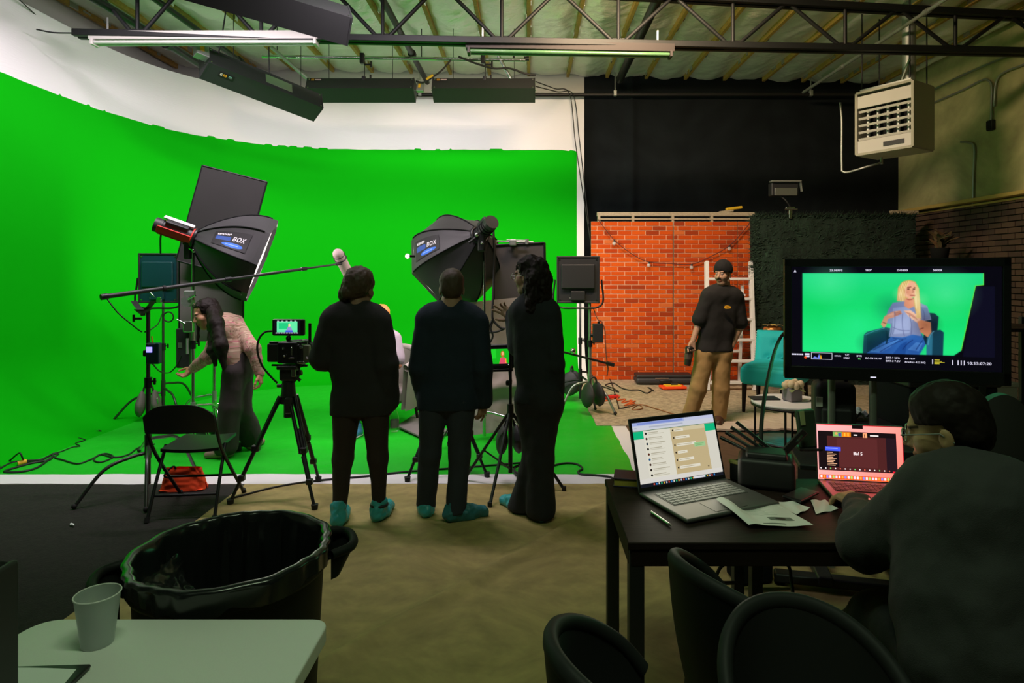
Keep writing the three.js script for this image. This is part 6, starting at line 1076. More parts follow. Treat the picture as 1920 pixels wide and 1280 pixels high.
// background at the right edge
{
  const o = thing('office_chair', 'dark chair with a rounded headrest beyond the seated man', 'chair', V(2.25, 0, -2.95), -0.3);
  mk('headrest', [slab((u, v) => { const a = 2 * u - 1; return V(0.17 * a, 0.62 + 0.5 * v * Math.sqrt(Math.max(0.02, 1 - 0.85 * a * a * v * v)), -0.05 * a * a + 0.02 * Math.sin(v * 3)); }, 24, 18, V(0, 0, -0.06))], std([0.03, 0.03, 0.028], 0.8), o);
  mk('seat', bx(0.46, 0.09, 0.44, 0, 0.5, 0.2, 0.035), M.blackMatte, o); mk('post', rod(V(0, 0.06, 0.15), V(0, 0.48, 0.15), 0.03), M.blackMetal, o); mk('back_bar', beam(V(0, 0.48, 0.0), V(0, 0.72, -0.04), 0.07, 0.02), M.blackMetal, o);
  for (let i = 0; i < 5; i++) { const a = i * 1.257; mk('base_arm', rod(V(0, 0.09, 0.15), V(0.28 * Math.cos(a), 0.05, 0.15 + 0.28 * Math.sin(a)), 0.02, 0.014), M.blackMetal, o); mk('caster', new THREE.TorusGeometry(0.022, 0.014, 8, 14).translate(0.28 * Math.cos(a), 0.037, 0.15 + 0.28 * Math.sin(a)), M.rubber, o); }
  const d = 5.2, P = (x, y) => W(x, y, d), c = P(1865, 735);
  const s = thing('storage_shelf', 'dark open shelf unit at the right edge behind the television', 'shelf', V(c.x + 0.02, 0, -d - 0.2));
  for (const y of [0.3, 0.52, 1.22]) mk('shelf_board', bx(1.1, 0.03, 0.5, 0, y, 0, 0.004), M.deskTop, s);
  for (const x of [-0.54, 0.54]) mk('upright', [bx(0.04, 1.3, 0.04, x, 0.65, 0.22, 0.004), bx(0.04, 1.3, 0.04, x, 0.65, -0.22, 0.004)], M.blackSatin, s);
  const b = thing('storage_box', 'pale storage box on the dark shelf at the right edge', 'box', V(c.x, 0.536, -d - 0.12)); mk('box_body', bx(0.38, 0.24, 0.26, 0, 0.12, 0, 0.01), M.cream, b); mk('box_lid', bx(0.39, 0.04, 0.27, 0, 0.225, 0, 0.008), M.cream, b);
  const n = thing('notice_panel', 'pair of pale framed panels standing on the shelf at the right edge', 'panel', V(P(1902, 680).x, 1.237, -d - 0.14));
  mk('panel_frame', [bx(0.16, 0.34, 0.02, 0, 0.17, -0.01, 0.004)], M.blackSatin, n); mk('pale_panel', bx(0.11, 0.125, 0.006, 0, 0.245, 0.004, 0.002), M.cream, n); mk('pale_panel', bx(0.11, 0.125, 0.006, 0, 0.1, 0.004, 0.002), M.cream, n);
  const pl = thing('dried_plant', 'dried brownish plant on the dark wall ledge above the television', 'plant', W(1762, 462, 8.6));
  for (let i = 0; i < 26; i++) { const l = mk('leaf', sheet((u, v) => V(0.03 * Math.sin(Math.PI * v) * (2 * u - 1), 0.24 * v - 0.06 * v * v, 0.16 * v * v), 3, 6), std([0.06 + 0.03 * (i % 3), 0.065, 0.025], 0.85), pl); l.rotation.set(rr(-0.5, 0.5), i * 2.4, rr(-0.4, 0.4)); l.position.set(rr(-0.08, 0.08), rr(-0.06, 0.06), rr(-0.05, 0.05)); }
  mk('pot', lathe([[0, -0.2], [0.09, -0.2], [0.12, -0.02], [0.11, -0.02], [0, -0.04]], 18), M.blackMatte, pl);
  one('plant_plinth', bx(0.5, 1.84, 0.4, pl.position.x, 0.94, -8.62, 0.01), M.blackMatte, 'black plinth carrying the dried plant behind the television', 'plinth');
}
// ---- bin with liner
{
  const c = V(-0.983, 0.012, -2.07), t = thing('trash_bin', 'large round black trash bin at the lower left', 'bin', c);
  mk('bin_body', lathe([[0, 0], [0.235, 0], [0.25, 0.02], [0.288, 0.70], [0.300, 0.70], [0.308, 0.715], [0.308, 0.752], [0.298, 0.762], [0.286, 0.752], [0.272, 0.6], [0.236, 0.03], [0, 0.025]], 64), M.binPlastic, t);
  for (const a of [0.42, 0.42 + Math.PI]) { const h = mk('handle', [slab((u, v) => { const s = 2 * u - 1; return V(0.30 + 0.085 * Math.sqrt(Math.max(0, 1 - s * s)) * (0.55 + 0.45 * v), 0.735 - 0.06 * (1 - v), 0.11 * s); }, 18, 4, V(0, -0.018, 0)), tube([V(0.30, 0.74, -0.11), V(0.37, 0.74, -0.07), V(0.388, 0.74, 0), V(0.37, 0.74, 0.07), V(0.30, 0.74, 0.11)], 0.016, 8)], M.binPlastic, t); h.rotation.y = a; }
  // the liner: hangs inside, folds over the rim and ends in an uneven hem outside
  const l = thing('bin_liner', 'shiny black bin bag lining the round trash bin, folded over its rim', 'bin bag', c);
  mk('bag_film', sheet((u, v) => {
    const a = u * 2 * Math.PI, n = fbm(Math.cos(a) * 3, Math.sin(a) * 3, v * 1.3), pl = Math.sin(a * 23 + 3 * Math.sin(a * 3)) * 0.004 + 0.006 * Math.sin(a * 9 + v * 3);
    const hem = 0.06 + 0.035 * fbm(Math.cos(a) * 2, Math.sin(a) * 2, 9);
    if (v < 0.2) { const k = v / 0.2; return V((0.314 + pl * 0.8) * Math.cos(a), 0.775 - hem * (1 - k), (0.314 + pl * 0.8) * Math.sin(a)); }
    if (v < 0.32) { const k = (v - 0.2) / 0.12 * Math.PI; const r = 0.298 + 0.016 * Math.cos(k) + pl * 0.6; return V(r * Math.cos(a), 0.775 + 0.010 * Math.sin(k), r * Math.sin(a)); }
    const k = (v - 0.32) / 0.68, r = 0.278 * (1 - 0.18 * k) * (k > 0.9 ? Math.sqrt(Math.max(0, 1 - ((k - 0.9) / 0.1) ** 2)) : 1) - 0.022 * Math.abs(n) * Math.sin(Math.PI * Math.min(1, k * 1.2)) + pl * (1 + 2.5 * k * (1 - k));
    return V(Math.max(0, r) * Math.cos(a), 0.772 - 0.62 * k, Math.max(0, r) * Math.sin(a));
  }, 220, 70), M.liner, l);
  mk('sagging_fold', slab((u, v) => { const a = 2.2 + 1.5 * u; const r = 0.275 - 0.16 * v * Math.sin(Math.PI * u) ; return V(r * Math.cos(a), 0.69 - 0.05 * v + 0.018 * fbm(u * 5, v * 4, 3), r * Math.sin(a)); }, 40, 16, V(0, -0.003, 0)), M.liner, l);
}
// ---- white folding table with cup, tablet and paper
{
  const x0 = -1.36, x1 = -0.55, z0 = -1.73, z1 = -0.55, t = thing('white_table', 'white folding table with rounded corners at the lower left', 'table', V((x0 + x1) / 2, 0, (z0 + z1) / 2));
  const w = x1 - x0, d = z1 - z0, r = 0.075, s = new THREE.Shape(), hw = w / 2 - 0.006, hd = d / 2 - 0.006;
  s.moveTo(-hw + r, -hd); s.lineTo(hw - r * 0.6, -hd); s.quadraticCurveTo(hw, -hd, hw, -hd + r * 0.6); s.lineTo(hw, hd - r * 0.6); s.quadraticCurveTo(hw, hd, hw - r * 0.6, hd); s.lineTo(-hw + r, hd); s.quadraticCurveTo(-hw, hd, -hw, hd - r * 1.2); s.lineTo(-hw, -hd + r * 1.2); s.quadraticCurveTo(-hw, -hd, -hw + r, -hd);
  mk('tabletop', new THREE.ExtrudeGeometry(s, { depth: 0.034, bevelEnabled: true, bevelSize: 0.006, bevelThickness: 0.006, bevelSegments: 3, curveSegments: 12 }).rotateX(Math.PI / 2).translate(0, 0.734, 0), M.tableWhite, t);
  for (const z of [-0.38, 0.38]) mk('leg', tube([V(-0.28, 0, z), V(-0.28, 0.66, z * 0.95), V(-0.2, 0.69, z * 0.93), V(0.2, 0.69, z * 0.93), V(0.28, 0.66, z * 0.95), V(0.28, 0, z)], 0.014, 8, false, 60), M.zinc, t);
  mk('brace', [rod(V(0, 0.69, -0.36), V(0, 0.69, 0.36), 0.01)], M.zinc, t);
  const cp = FL(183, 1206, 0.74), c = thing('plastic_cup', 'frosted plastic cup standing on the white table', 'cup', V(cp.x, 0.741, cp.z));
  mk('cup_wall', lathe([[0, 0.002], [0.034, 0.002], [0.036, 0.0], [0.037, 0.004], [0.051, 0.122], [0.0535, 0.126], [0.0525, 0.129], [0.0495, 0.126], [0.0355, 0.006], [0, 0.005]], 40), M.cup, c);
  mk('cup_rim', new THREE.TorusGeometry(0.0522, 0.0018, 6, 40).rotateX(Math.PI / 2).translate(0, 0.1285, 0), M.white, c);
  const tp = FL(80, 1268, 0.74), k = thing('tablet', 'dark tablet lying at the corner of the white table under white paper', 'tablet', V(-1.18, 0.742, -1.42), 0.05);
  mk('tablet_body', bx(0.25, 0.010, 0.17, 0, 0.006, 0, 0.004), M.blackPlastic, k);
  one('paper_sheet', slab((u, v) => V(-1.305 + 0.225 * u + 0.03 * v, 0.7545 + 0.002 * Math.sin(u * 4), -1.49 + 0.15 * v), 10, 6, V(0, -0.001, 0)), M.paper, 'white paper lying on the dark tablet at the corner of the white table', 'paper');
  const e = thing('black_case', 'tall black case standing on the left edge of the white table', 'case', V(-1.135, 0.742, -1.2)); mk('case_shell', bx(0.22, 0.385, 0.10, 0, 0.194, 0, 0.02), M.blackMatte, e); mk('case_rim', [bx(0.224, 0.014, 0.104, 0, 0.34, 0, 0.004), bx(0.016, 0.38, 0.104, 0.105, 0.193, 0, 0.006)], M.blackSatin, e); mk('case_handle', tube([V(-0.05, 0.38, 0), V(-0.04, 0.415, 0), V(0.04, 0.415, 0), V(0.05, 0.38, 0)], 0.008, 6), M.blackPlastic, e);
}

// ---------------------------------------------------------------- people: smooth bodies from tapered capsules, meshed with surface nets
const cap = (a, b, ra, rb = ra, k, fl) => ({ a, b, ra, rb, k, fl });
const ell = (c, r, k, q) => ({ c, r, k, q });
function sdfMesh(prims, cell, opt = {}) {
  const K = opt.k ?? 0.03, lo = V(1e9, 1e9, 1e9), hi = V(-1e9, -1e9, -1e9), boxes = [];
  for (const p of prims) {
    const m = (p.k ?? K) + 3 * cell, b = new THREE.Box3();
    if (p.c) { const r = Math.max(...p.r) + m; b.setFromCenterAndSize(p.c, V(2 * r, 2 * r, 2 * r)); } else { const r = Math.max(p.ra, p.rb) + m; b.setFromPoints([p.a, p.b]).expandByScalar(r); }
    boxes.push(b); if (!p.cut) { lo.min(b.min); hi.max(b.max); }
  }
  const nx = Math.ceil((hi.x - lo.x) / cell) + 1, ny = Math.ceil((hi.y - lo.y) / cell) + 1, nz = Math.ceil((hi.z - lo.z) / cell) + 1;
  const f = new Float32Array(nx * ny * nz).fill(0.3), t = V(), inv = new THREE.Quaternion();
  prims.forEach((p, n) => {
    const b = boxes[n], k = p.k ?? K;
    const i0 = Math.max(0, Math.floor((b.min.x - lo.x) / cell)), i1 = Math.min(nx - 1, Math.ceil((b.max.x - lo.x) / cell)), j0 = Math.max(0, Math.floor((b.min.y - lo.y) / cell)), j1 = Math.min(ny - 1, Math.ceil((b.max.y - lo.y) / cell)), k0 = Math.max(0, Math.floor((b.min.z - lo.z) / cell)), k1 = Math.min(nz - 1, Math.ceil((b.max.z - lo.z) / cell));
    const ba = p.c ? null : p.b.clone().sub(p.a), L2 = ba ? Math.max(1e-9, ba.lengthSq()) : 1; if (p.q) inv.copy(p.q).invert();
    for (let z = k0; z <= k1; z++) for (let y = j0; y <= j1; y++) for (let x = i0; x <= i1; x++) {
      t.set(lo.x + x * cell, lo.y + y * cell, lo.z + z * cell); let d;
      if (p.c) {
        t.sub(p.c); if (p.q) t.applyQuaternion(inv);
        const a = t.x / p.r[0], bb = t.y / p.r[1], c = t.z / p.r[2], m0 = Math.sqrt(a * a + bb * bb + c * c), m1 = Math.sqrt((a / p.r[0]) ** 2 + (bb / p.r[1]) ** 2 + (c / p.r[2]) ** 2);
        d = m1 < 1e-9 ? -Math.min(...p.r) : m0 * (m0 - 1) / m1;
      } else {
        t.sub(p.a); if (p.fl) { const s = t.dot(p.fl.n) * (1 / p.fl.f - 1); t.addScaledVector(p.fl.n, s); }
        const h = Math.max(0, Math.min(1, t.dot(ba) / L2)); t.addScaledVector(ba, -h); d = t.length() - (p.ra + (p.rb - p.ra) * h);
      }
      const i = (z * ny + y) * nx + x, v = f[i];
      if (p.cut) { f[i] = Math.max(v, -d); continue; }
      const hh = Math.max(0, k - Math.abs(v - d)) / k; f[i] = Math.min(v, d) - hh * hh * k * 0.25;
    }
  });
  if (opt.clips || opt.noise) for (let z = 0, i = 0; z < nz; z++) for (let y = 0; y < ny; y++) for (let x = 0; x < nx; x++, i++) {
    if (f[i] > 0.08 || f[i] < -0.25) continue; t.set(lo.x + x * cell, lo.y + y * cell, lo.z + z * cell);
    if (opt.noise && f[i] > -0.05) { const s = opt.freq ?? 9; f[i] += opt.noise * fbm(t.x * s, t.y * s * 0.7, t.z * s); }
    if (opt.clips) for (const c of opt.clips) f[i] = Math.max(f[i], c(t));
  }
  const vid = new Int32Array(nx * ny * nz).fill(-1), pos = [], idx = [];
  const E = [[0, 1], [2, 3], [4, 5], [6, 7], [0, 2], [1, 3], [4, 6], [5, 7], [0, 4], [1, 5], [2, 6], [3, 7]], v8 = new Float32Array(8);
  for (let z = 0; z < nz - 1; z++) for (let y = 0; y < ny - 1; y++) for (let x = 0; x < nx - 1; x++) {
    const i = (z * ny + y) * nx + x; let m = 0;
    for (let c = 0; c < 8; c++) { v8[c] = f[i + (c & 1) + ((c >> 1) & 1) * nx + (c >> 2) * nx * ny]; if (v8[c] < 0) m |= 1 << c; }
    if (m === 0 || m === 255) continue;
    let sx = 0, sy = 0, sz = 0, n = 0;
    for (const [a, b] of E) { if ((v8[a] < 0) === (v8[b] < 0)) continue; const q = v8[a] / (v8[a] - v8[b]); sx += (a & 1) + ((b & 1) - (a & 1)) * q; sy += ((a >> 1) & 1) + (((b >> 1) & 1) - ((a >> 1) & 1)) * q; sz += (a >> 2) + ((b >> 2) - (a >> 2)) * q; n++; }
    vid[i] = pos.length / 3; pos.push(lo.x + (x + sx / n) * cell, lo.y + (y + sy / n) * cell, lo.z + (z + sz / n) * cell);
  }
  const st = [1, nx, nx * ny];
  for (let z = 1; z < nz - 1; z++) for (let y = 1; y < ny - 1; y++) for (let x = 1; x < nx - 1; x++) {
    const i = (z * ny + y) * nx + x, s0 = f[i] < 0;
    for (let ax = 0; ax < 3; ax++) {
      if (s0 === (f[i + st[ax]] < 0)) continue;
      const u = st[(ax + 1) % 3], w = st[(ax + 2) % 3], a = vid[i], b = vid[i - u], c = vid[i - u - w], d = vid[i - w];
      if (a < 0 || b < 0 || c < 0 || d < 0) continue;
      if (s0) idx.push(a, b, c, a, c, d); else idx.push(a, c, b, a, d, c);
    }
  }
  const g = new THREE.BufferGeometry(); g.setAttribute('position', new THREE.Float32BufferAttribute(pos, 3)); g.setIndex(idx); g.computeVertexNormals();
  const uv = new Float32Array(pos.length / 3 * 2); for (let i = 0; i < uv.length / 2; i++) { uv[2 * i] = pos[3 * i] + pos[3 * i + 2] * 0.7; uv[2 * i + 1] = pos[3 * i + 1]; } g.setAttribute('uv', new THREE.BufferAttribute(uv, 2));
  return g;
}
const paint = (g, fn) => { const p = g.attributes.position, c = new Float32Array(p.count * 3), t = V(); for (let i = 0; i < p.count; i++) { const k = fn(t.fromBufferAttribute(p, i)); c[3 * i] = k[0]; c[3 * i + 1] = k[1]; c[3 * i + 2] = k[2]; } g.setAttribute('color', new THREE.BufferAttribute(c, 3)); return g; };
const skinMat = phys([1, 1, 1], 0.55, { vertexColors: true, sheen: 0.15 });

function headGeo(tone, o = {}) {
  const e = (x, y, z, a, b, c, k) => ell(V(x, y, z), [a, b, c], k);
  const prims = [e(0, 0.045, -0.018, 0.075, 0.086, 0.096), e(0, -0.03, 0.028, 0.058, 0.08, 0.060), e(0, -0.096, 0.058, 0.024, 0.018, 0.022), e(-0.036, -0.026, 0.048, 0.03, 0.03, 0.028), e(0.036, -0.026, 0.048, 0.03, 0.03, 0.028),
    cap(V(-0.036, 0.026, 0.074), V(0.036, 0.026, 0.074), 0.011, 0.011, 0.02), cap(V(0, 0.012, 0.084), V(0, -0.026, 0.104), 0.007, 0.011, 0.014), e(-0.012, -0.032, 0.090, 0.009, 0.008, 0.010, 0.008), e(0.012, -0.032, 0.090, 0.009, 0.008, 0.010, 0.008),
    e(0, -0.058, 0.086, 0.022, 0.006, 0.008, 0.006), e(0, -0.069, 0.084, 0.019, 0.0065, 0.008, 0.006), cap(V(-0.05, -0.075, -0.005), V(-0.02, -0.1, 0.045), 0.018, 0.018, 0.03), cap(V(0.05, -0.075, -0.005), V(0.02, -0.1, 0.045), 0.018, 0.018, 0.03),
    { ...e(-0.031, 0.006, 0.094, 0.015, 0.011, 0.014), cut: true }, { ...e(0.031, 0.006, 0.094, 0.015, 0.011, 0.014), cut: true }, e(-0.031, 0.006, 0.076, 0.0125, 0.0125, 0.0125, 0.003), e(0.031, 0.006, 0.076, 0.0125, 0.0125, 0.0125, 0.003),
    e(-0.077, -0.012, -0.012, 0.009, 0.031, 0.019, 0.008), e(0.077, -0.012, -0.012, 0.009, 0.031, 0.019, 0.008), { ...e(-0.088, -0.008, -0.004, 0.007, 0.018, 0.009), cut: true }, { ...e(0.088, -0.008, -0.004, 0.007, 0.018, 0.009), cut: true },
    cap(V(0, -0.07, -0.03), V(0, -0.19, -0.045), o.neck ?? 0.052, (o.neck ?? 0.052) + 0.004, 0.03)];
  return paint(sdfMesh(prims, 0.0042, { k: 0.022 }), (p) => {
    const ex = Math.abs(p.x) - 0.031, ey = p.y - 0.006, er = Math.hypot(ex, ey);
    if (p.z > 0.06 && er < 0.0045) return [0.02, 0.014, 0.01]; if (p.z > 0.066 && Math.abs(ex) < 0.011 && Math.abs(ey) < 0.0055) return [0.40, 0.36, 0.34];
    if (p.z > 0.05 && Math.abs(ey - 0.019 + 0.12 * Math.max(0, Math.abs(ex) - 0.004)) < 0.0042 && Math.abs(ex) < 0.019) return [0.05, 0.03, 0.02];
    if (p.z > 0.07 && Math.abs(p.x) < 0.023 && p.y < -0.053 && p.y > -0.076) return [tone[0] * 0.8, tone[1] * 0.52, tone[2] * 0.5];
    if (o.stubble && p.z > 0.02 && p.y < -0.042 && p.y > -0.115 && Math.abs(p.x) < 0.06) return tone.map((c) => c * 0.62);
    return tone;
  });
}
// a hand: wrist at the origin, fingers along -y, palm faces +z, thumb on +x (mirrored by side)
function handGeo(tone, side, pose = {}) {
  const curl = pose.curl ?? [0.25, 0.35, 0.4], spread = pose.spread ?? 0.05, prims = [], m = (x, y, z) => V(x * side, y, z);
  prims.push(cap(m(0.0, 0.03, 0), m(0, -0.01, 0), 0.026, 0.025, 0.02, { n: V(0, 0, 1), f: 0.72 }));
  [[0.028, 0.030], [0.010, 0.012], [-0.009, -0.008], [-0.026, -0.024]].forEach(([x0, x1]) => prims.push(cap(m(x0 * 0.6, -0.01, 0), m(x1, -0.082, 0.002), 0.0155, 0.0125, 0.018)));
  prims.push(cap(m(0.022, -0.02, 0.01), m(0.026, -0.05, 0.012), 0.016, 0.014, 0.02));
  [[0.030, 0.070, 0.0088], [0.011, 0.080, 0.0092], [-0.009, 0.073, 0.0088], [-0.026, 0.056, 0.0078]].forEach(([x, L, r], i) => {
    let p = m(x, -0.084, 0.002), a = 0; const c = Array.isArray(curl[0]) ? curl[i] : curl, sx = (1.5 - i) * spread;
    [0.46, 0.31, 0.23].forEach((q, n) => { a += c[n] * (1 + (Array.isArray(curl[0]) ? 0 : 0.08 * i)); const e = p.clone().add(m(sx * L * q, -Math.cos(a) * L * q * 1.05, Math.sin(a) * L * q * 1.05)); prims.push(cap(p, e, r * (1 - 0.08 * n), r * (1 - 0.08 * (n + 1)), 0.004)); p = e; });
  });
  const th = pose.thumb ?? [0.6, 0.4]; let p = m(0.030, -0.022, 0.010), a = th[0];
  [[0.040, 0.0125], [0.032, 0.0105], [0.026, 0.0095]].forEach(([L, r], n) => { const e = p.clone().add(m(Math.sin(a) * L * (n ? 0.75 : 1), -Math.cos(a) * L, th[1] * L)); prims.push(cap(p, e, r, r * 0.9, 0.008)); p = e; a -= 0.25 + (th[2] ?? 0); });
  return paint(sdfMesh(prims, 0.0036, { k: 0.008 }), () => tone);
}
function placeHand(g, at, dir, palm) {                        // dir: where the fingers point, palm: where the palm faces
  const y = dir.clone().normalize().negate(), z = palm.clone().addScaledVector(y, -palm.dot(y)).normalize(), x = y.clone().cross(z);
  return g.applyMatrix4(new THREE.Matrix4().makeBasis(x, y, z).setPosition(at));
}
function person(S) {
  const t = thing('person', S.label, 'person', S.origin), O = S.origin, J = {};
  for (const [k, v] of Object.entries(S.J)) J[k] = v.clone().sub(O);
  const tone = S.tone ?? [0.42, 0.24, 0.16], fwd = S.fwd.clone().normalize(), fl = { n: fwd, f: S.thick ?? 0.74 }, mix = (a, b, q) => a.clone().lerp(b, q), w = S.width ?? 1;
  const sL = mix(J.neck, J.shL, 0.6), sR = mix(J.neck, J.shR, 0.6), hL = mix(J.pelvis, J.hipL, 0.75), hR = mix(J.pelvis, J.hipR, 0.75), ctr = mix(J.neck, J.pelvis, 0.6), wL = mix(mix(sL, hL, 0.6), ctr, S.waistIn ?? 0.1), wR = mix(mix(sR, hR, 0.6), ctr, S.waistIn ?? 0.1);
  const torso = (g) => [cap(sL, wL, 0.085 * w + g, 0.082 * w + g, 0.05, fl), cap(sR, wR, 0.085 * w + g, 0.082 * w + g, 0.05, fl), cap(wL, hL, 0.082 * w + g, 0.09 * w + g, 0.05, fl), cap(wR, hR, 0.082 * w + g, 0.09 * w + g, 0.05, fl), cap(mix(J.neck, J.pelvis, 0.05), J.pelvis, 0.09 * w + g, 0.09 * w + g, 0.06, fl), cap(J.shL, J.shR, 0.052 * w + g, 0.052 * w + g, 0.05), cap(J.neck, mix(J.neck, J.head, 0.35), 0.05 + g * 0.5, 0.045, 0.05)];
  const arm = (s, g, full = 1, r = [0.05, 0.040, 0.029]) => { const a = [cap(J['sh' + s], J['el' + s], r[0] + g, r[1] + g, 0.03)]; if (full) a.push(cap(J['el' + s], J['wr' + s], r[1] + g, r[2] + g, 0.025)); return a; };
  const leg = (s, g, r = [0.085, 0.056, 0.038]) => [cap(J['hip' + s], J['kn' + s], r[0] + g, r[1] + g, 0.035), cap(J['kn' + s], J['an' + s], r[1] + g, r[2] + g, 0.03)];
  // one continuous body: trunk, limbs, then the head and both hands on finer grids
  const geos = [paint(sdfMesh([...torso(0), ...arm('L', 0), ...arm('R', 0), ...leg('L', 0), ...leg('R', 0), cap(J.neck, J.head.clone().add(V(0, -0.06, 0)), 0.052, 0.05, 0.03)], 0.014), () => tone)];
  const h = S.head, hq = new THREE.Quaternion().setFromEuler(new THREE.Euler(h.pitch ?? 0, h.yaw ?? 0, h.roll ?? 0, 'YXZ')), hm = new THREE.Matrix4().compose(J.head, hq, V(1, 1, 1).multiplyScalar(h.s ?? 1));
  geos.push(headGeo(tone, S.headOpt).applyMatrix4(hm));
  for (const s of ['L', 'R']) if (S.hands?.[s]) { const q = S.hands[s]; geos.push(placeHand(handGeo(S.handTone ?? tone, q.side ?? (s === 'L' ? 1 : -1), q), J['wr' + s], q.dir, q.palm)); }
  mk('body', geos, skinMat, t);
  const garment = (name, prims, mat, opt) => mk(name, sdfMesh(prims, opt.cell ?? 0.012, { k: 0.035, noise: opt.noise ?? 0.006, freq: opt.freq ?? 8, clips: opt.clips }), mat, t);
  const lines = { torso, arm, leg, garment, J, mix, fl, t, hm, O };
  for (const k of S.wear) k(lines);
  if (S.hair) for (const [name, prims, mat, opt] of S.hair) { const m = mk(name, sdfMesh(prims, opt?.cell ?? 0.006, { k: opt?.k ?? 0.02, noise: opt?.noise ?? 0.004, freq: opt?.freq ?? 40, clips: opt?.clips }).applyMatrix4(hm), mat, t); }
  return t;
}
const top = (mat, o = {}) => ({ torso, arm, garment, J, mix, fl }) => {
  const g = o.grow ?? 0.016, p = [...torso(g), cap(J.neck.clone().add(V(0, -0.02, 0)), mix(J.neck, J.head, 0.18), 0.085 + g * 0.3, 0.060 + g * 0.2, 0.05), cap(mix(J.neck, J.shL, 0.22).add(V(0, 0.03, 0)), mix(J.neck, J.shR, 0.22).add(V(0, 0.03, 0)), 0.066, 0.066, 0.04)];
  if (o.hem !== undefined) p.push(cap(mix(J.pelvis, J.hipL, 0.8), mix(J.pelvis, J.hipL, 0.85).add(V(0, -0.14, 0)), 0.10 * (o.w ?? 1) + g, 0.10 * (o.w ?? 1) + g, 0.05, fl), cap(mix(J.pelvis, J.hipR, 0.8), mix(J.pelvis, J.hipR, 0.85).add(V(0, -0.14, 0)), 0.10 * (o.w ?? 1) + g, 0.10 * (o.w ?? 1) + g, 0.05, fl));
  for (const s of ['L', 'R']) { const r = o.arm ?? [0.055, 0.047, 0.036]; if (o.short) { const e = mix(J['sh' + s], J['el' + s], o.short); p.push(cap(J['sh' + s], e, r[0] + g, r[1] + g + 0.012, 0.03)); } else { p.push(...arm(s, g, 1, r).map((q) => ({ ...q, k: 0.014 }))); } }
  if (o.extra) p.push(...o.extra(J, mix));
  garment(o.name ?? 'sweater', p, mat, { noise: o.noise ?? 0.008, freq: o.freq ?? 7, clips: [...(o.hem !== undefined ? [(q) => o.hem - q.y] : []), ...(o.clips ?? [])] });
};
const pants = (mat, r, o = {}) => ({ torso, leg, garment, J, mix, fl }) => {
  const P = [...leg('L', 0, o.rL ?? r), ...leg('R', 0, o.rR ?? r), cap(J.hipL, J.hipR, r[0] * 0.98, r[0] * 0.98, 0.05, fl), cap(J.pelvis, J.pelvis.clone().add(V(0, 0.1, 0)), 0.115, 0.12, 0.06, fl), ...(o.extra?.(J, mix) ?? [])];
  garment(o.name ?? 'trousers', P, mat, { noise: o.noise ?? 0.008, freq: o.freq ?? 7, clips: [...(o.waist ? [(q) => q.y - o.waist] : []), ...(o.hem !== undefined ? [(q) => o.hem - q.y] : []), ...(o.clips ?? [])] });
};
const shoe = (name, mat, s, dir, o = {}) => ({ J, t }) => {                         // a shoe or shoe cover under an ankle
  const d = dir.clone().setY(0).normalize(), a = J['an' + s], y0 = -a.y * 0 + (o.floor ?? 0.014), q = o.size ?? 1, H = a.clone().setY(y0), at = (f, y) => H.clone().addScaledVector(d, f * q).setY(y0 + y * q);
  const G = [cap(at(-0.03, 0.04), at(0.06, 0.04), 0.043 * q, 0.045 * q, 0.03), cap(at(0.06, 0.035), at(0.16, 0.028), 0.046 * q, 0.036 * q, 0.03), cap(at(-0.005, 0.05), at(-0.005, o.high ?? 0.10), 0.046 * q, 0.047 * q, 0.03)];
  mk(name, sdfMesh(G, 0.008, { k: 0.03, noise: o.noise ?? 0.002, freq: o.freq ?? 20, clips: [(p) => y0 - p.y] }), mat, t);
  if (o.sole) mk('sole', sdfMesh([cap(at(-0.03, 0.01), at(0.06, 0.01), 0.046 * q, 0.048 * q, 0.03), cap(at(0.06, 0.01), at(0.165, 0.008), 0.048 * q, 0.038 * q, 0.03)], 0.008, { clips: [(p) => y0 - p.y, (p) => p.y - y0 - 0.018] }), o.sole, t);
  if (o.band) mk('elastic_band', new THREE.TorusGeometry(0.05 * q, 0.007, 8, 24).rotateX(Math.PI / 2).translate(at(-0.005, 0).x, y0 + (o.high ?? 0.1) * q + 0.01, at(-0.005, 0).z), mat, t);
};
const cloth = (c, r = 0.9) => std(c, r, 0, { bumpMap: rep(grainB, 14), bumpScale: 0.0008 });
const hairCap = (o = 0.012, low = -0.02) => [ell(V(0, 0.05, -0.022), [0.078 + o, 0.088 + o, 0.099 + o])];
const hairMat = phys([0.012, 0.008, 0.006], 0.65, { specularIntensity: 0.4 }), hairBrown = std([0.06, 0.038, 0.02], 0.6);
const dn = V(0, -1, 0);

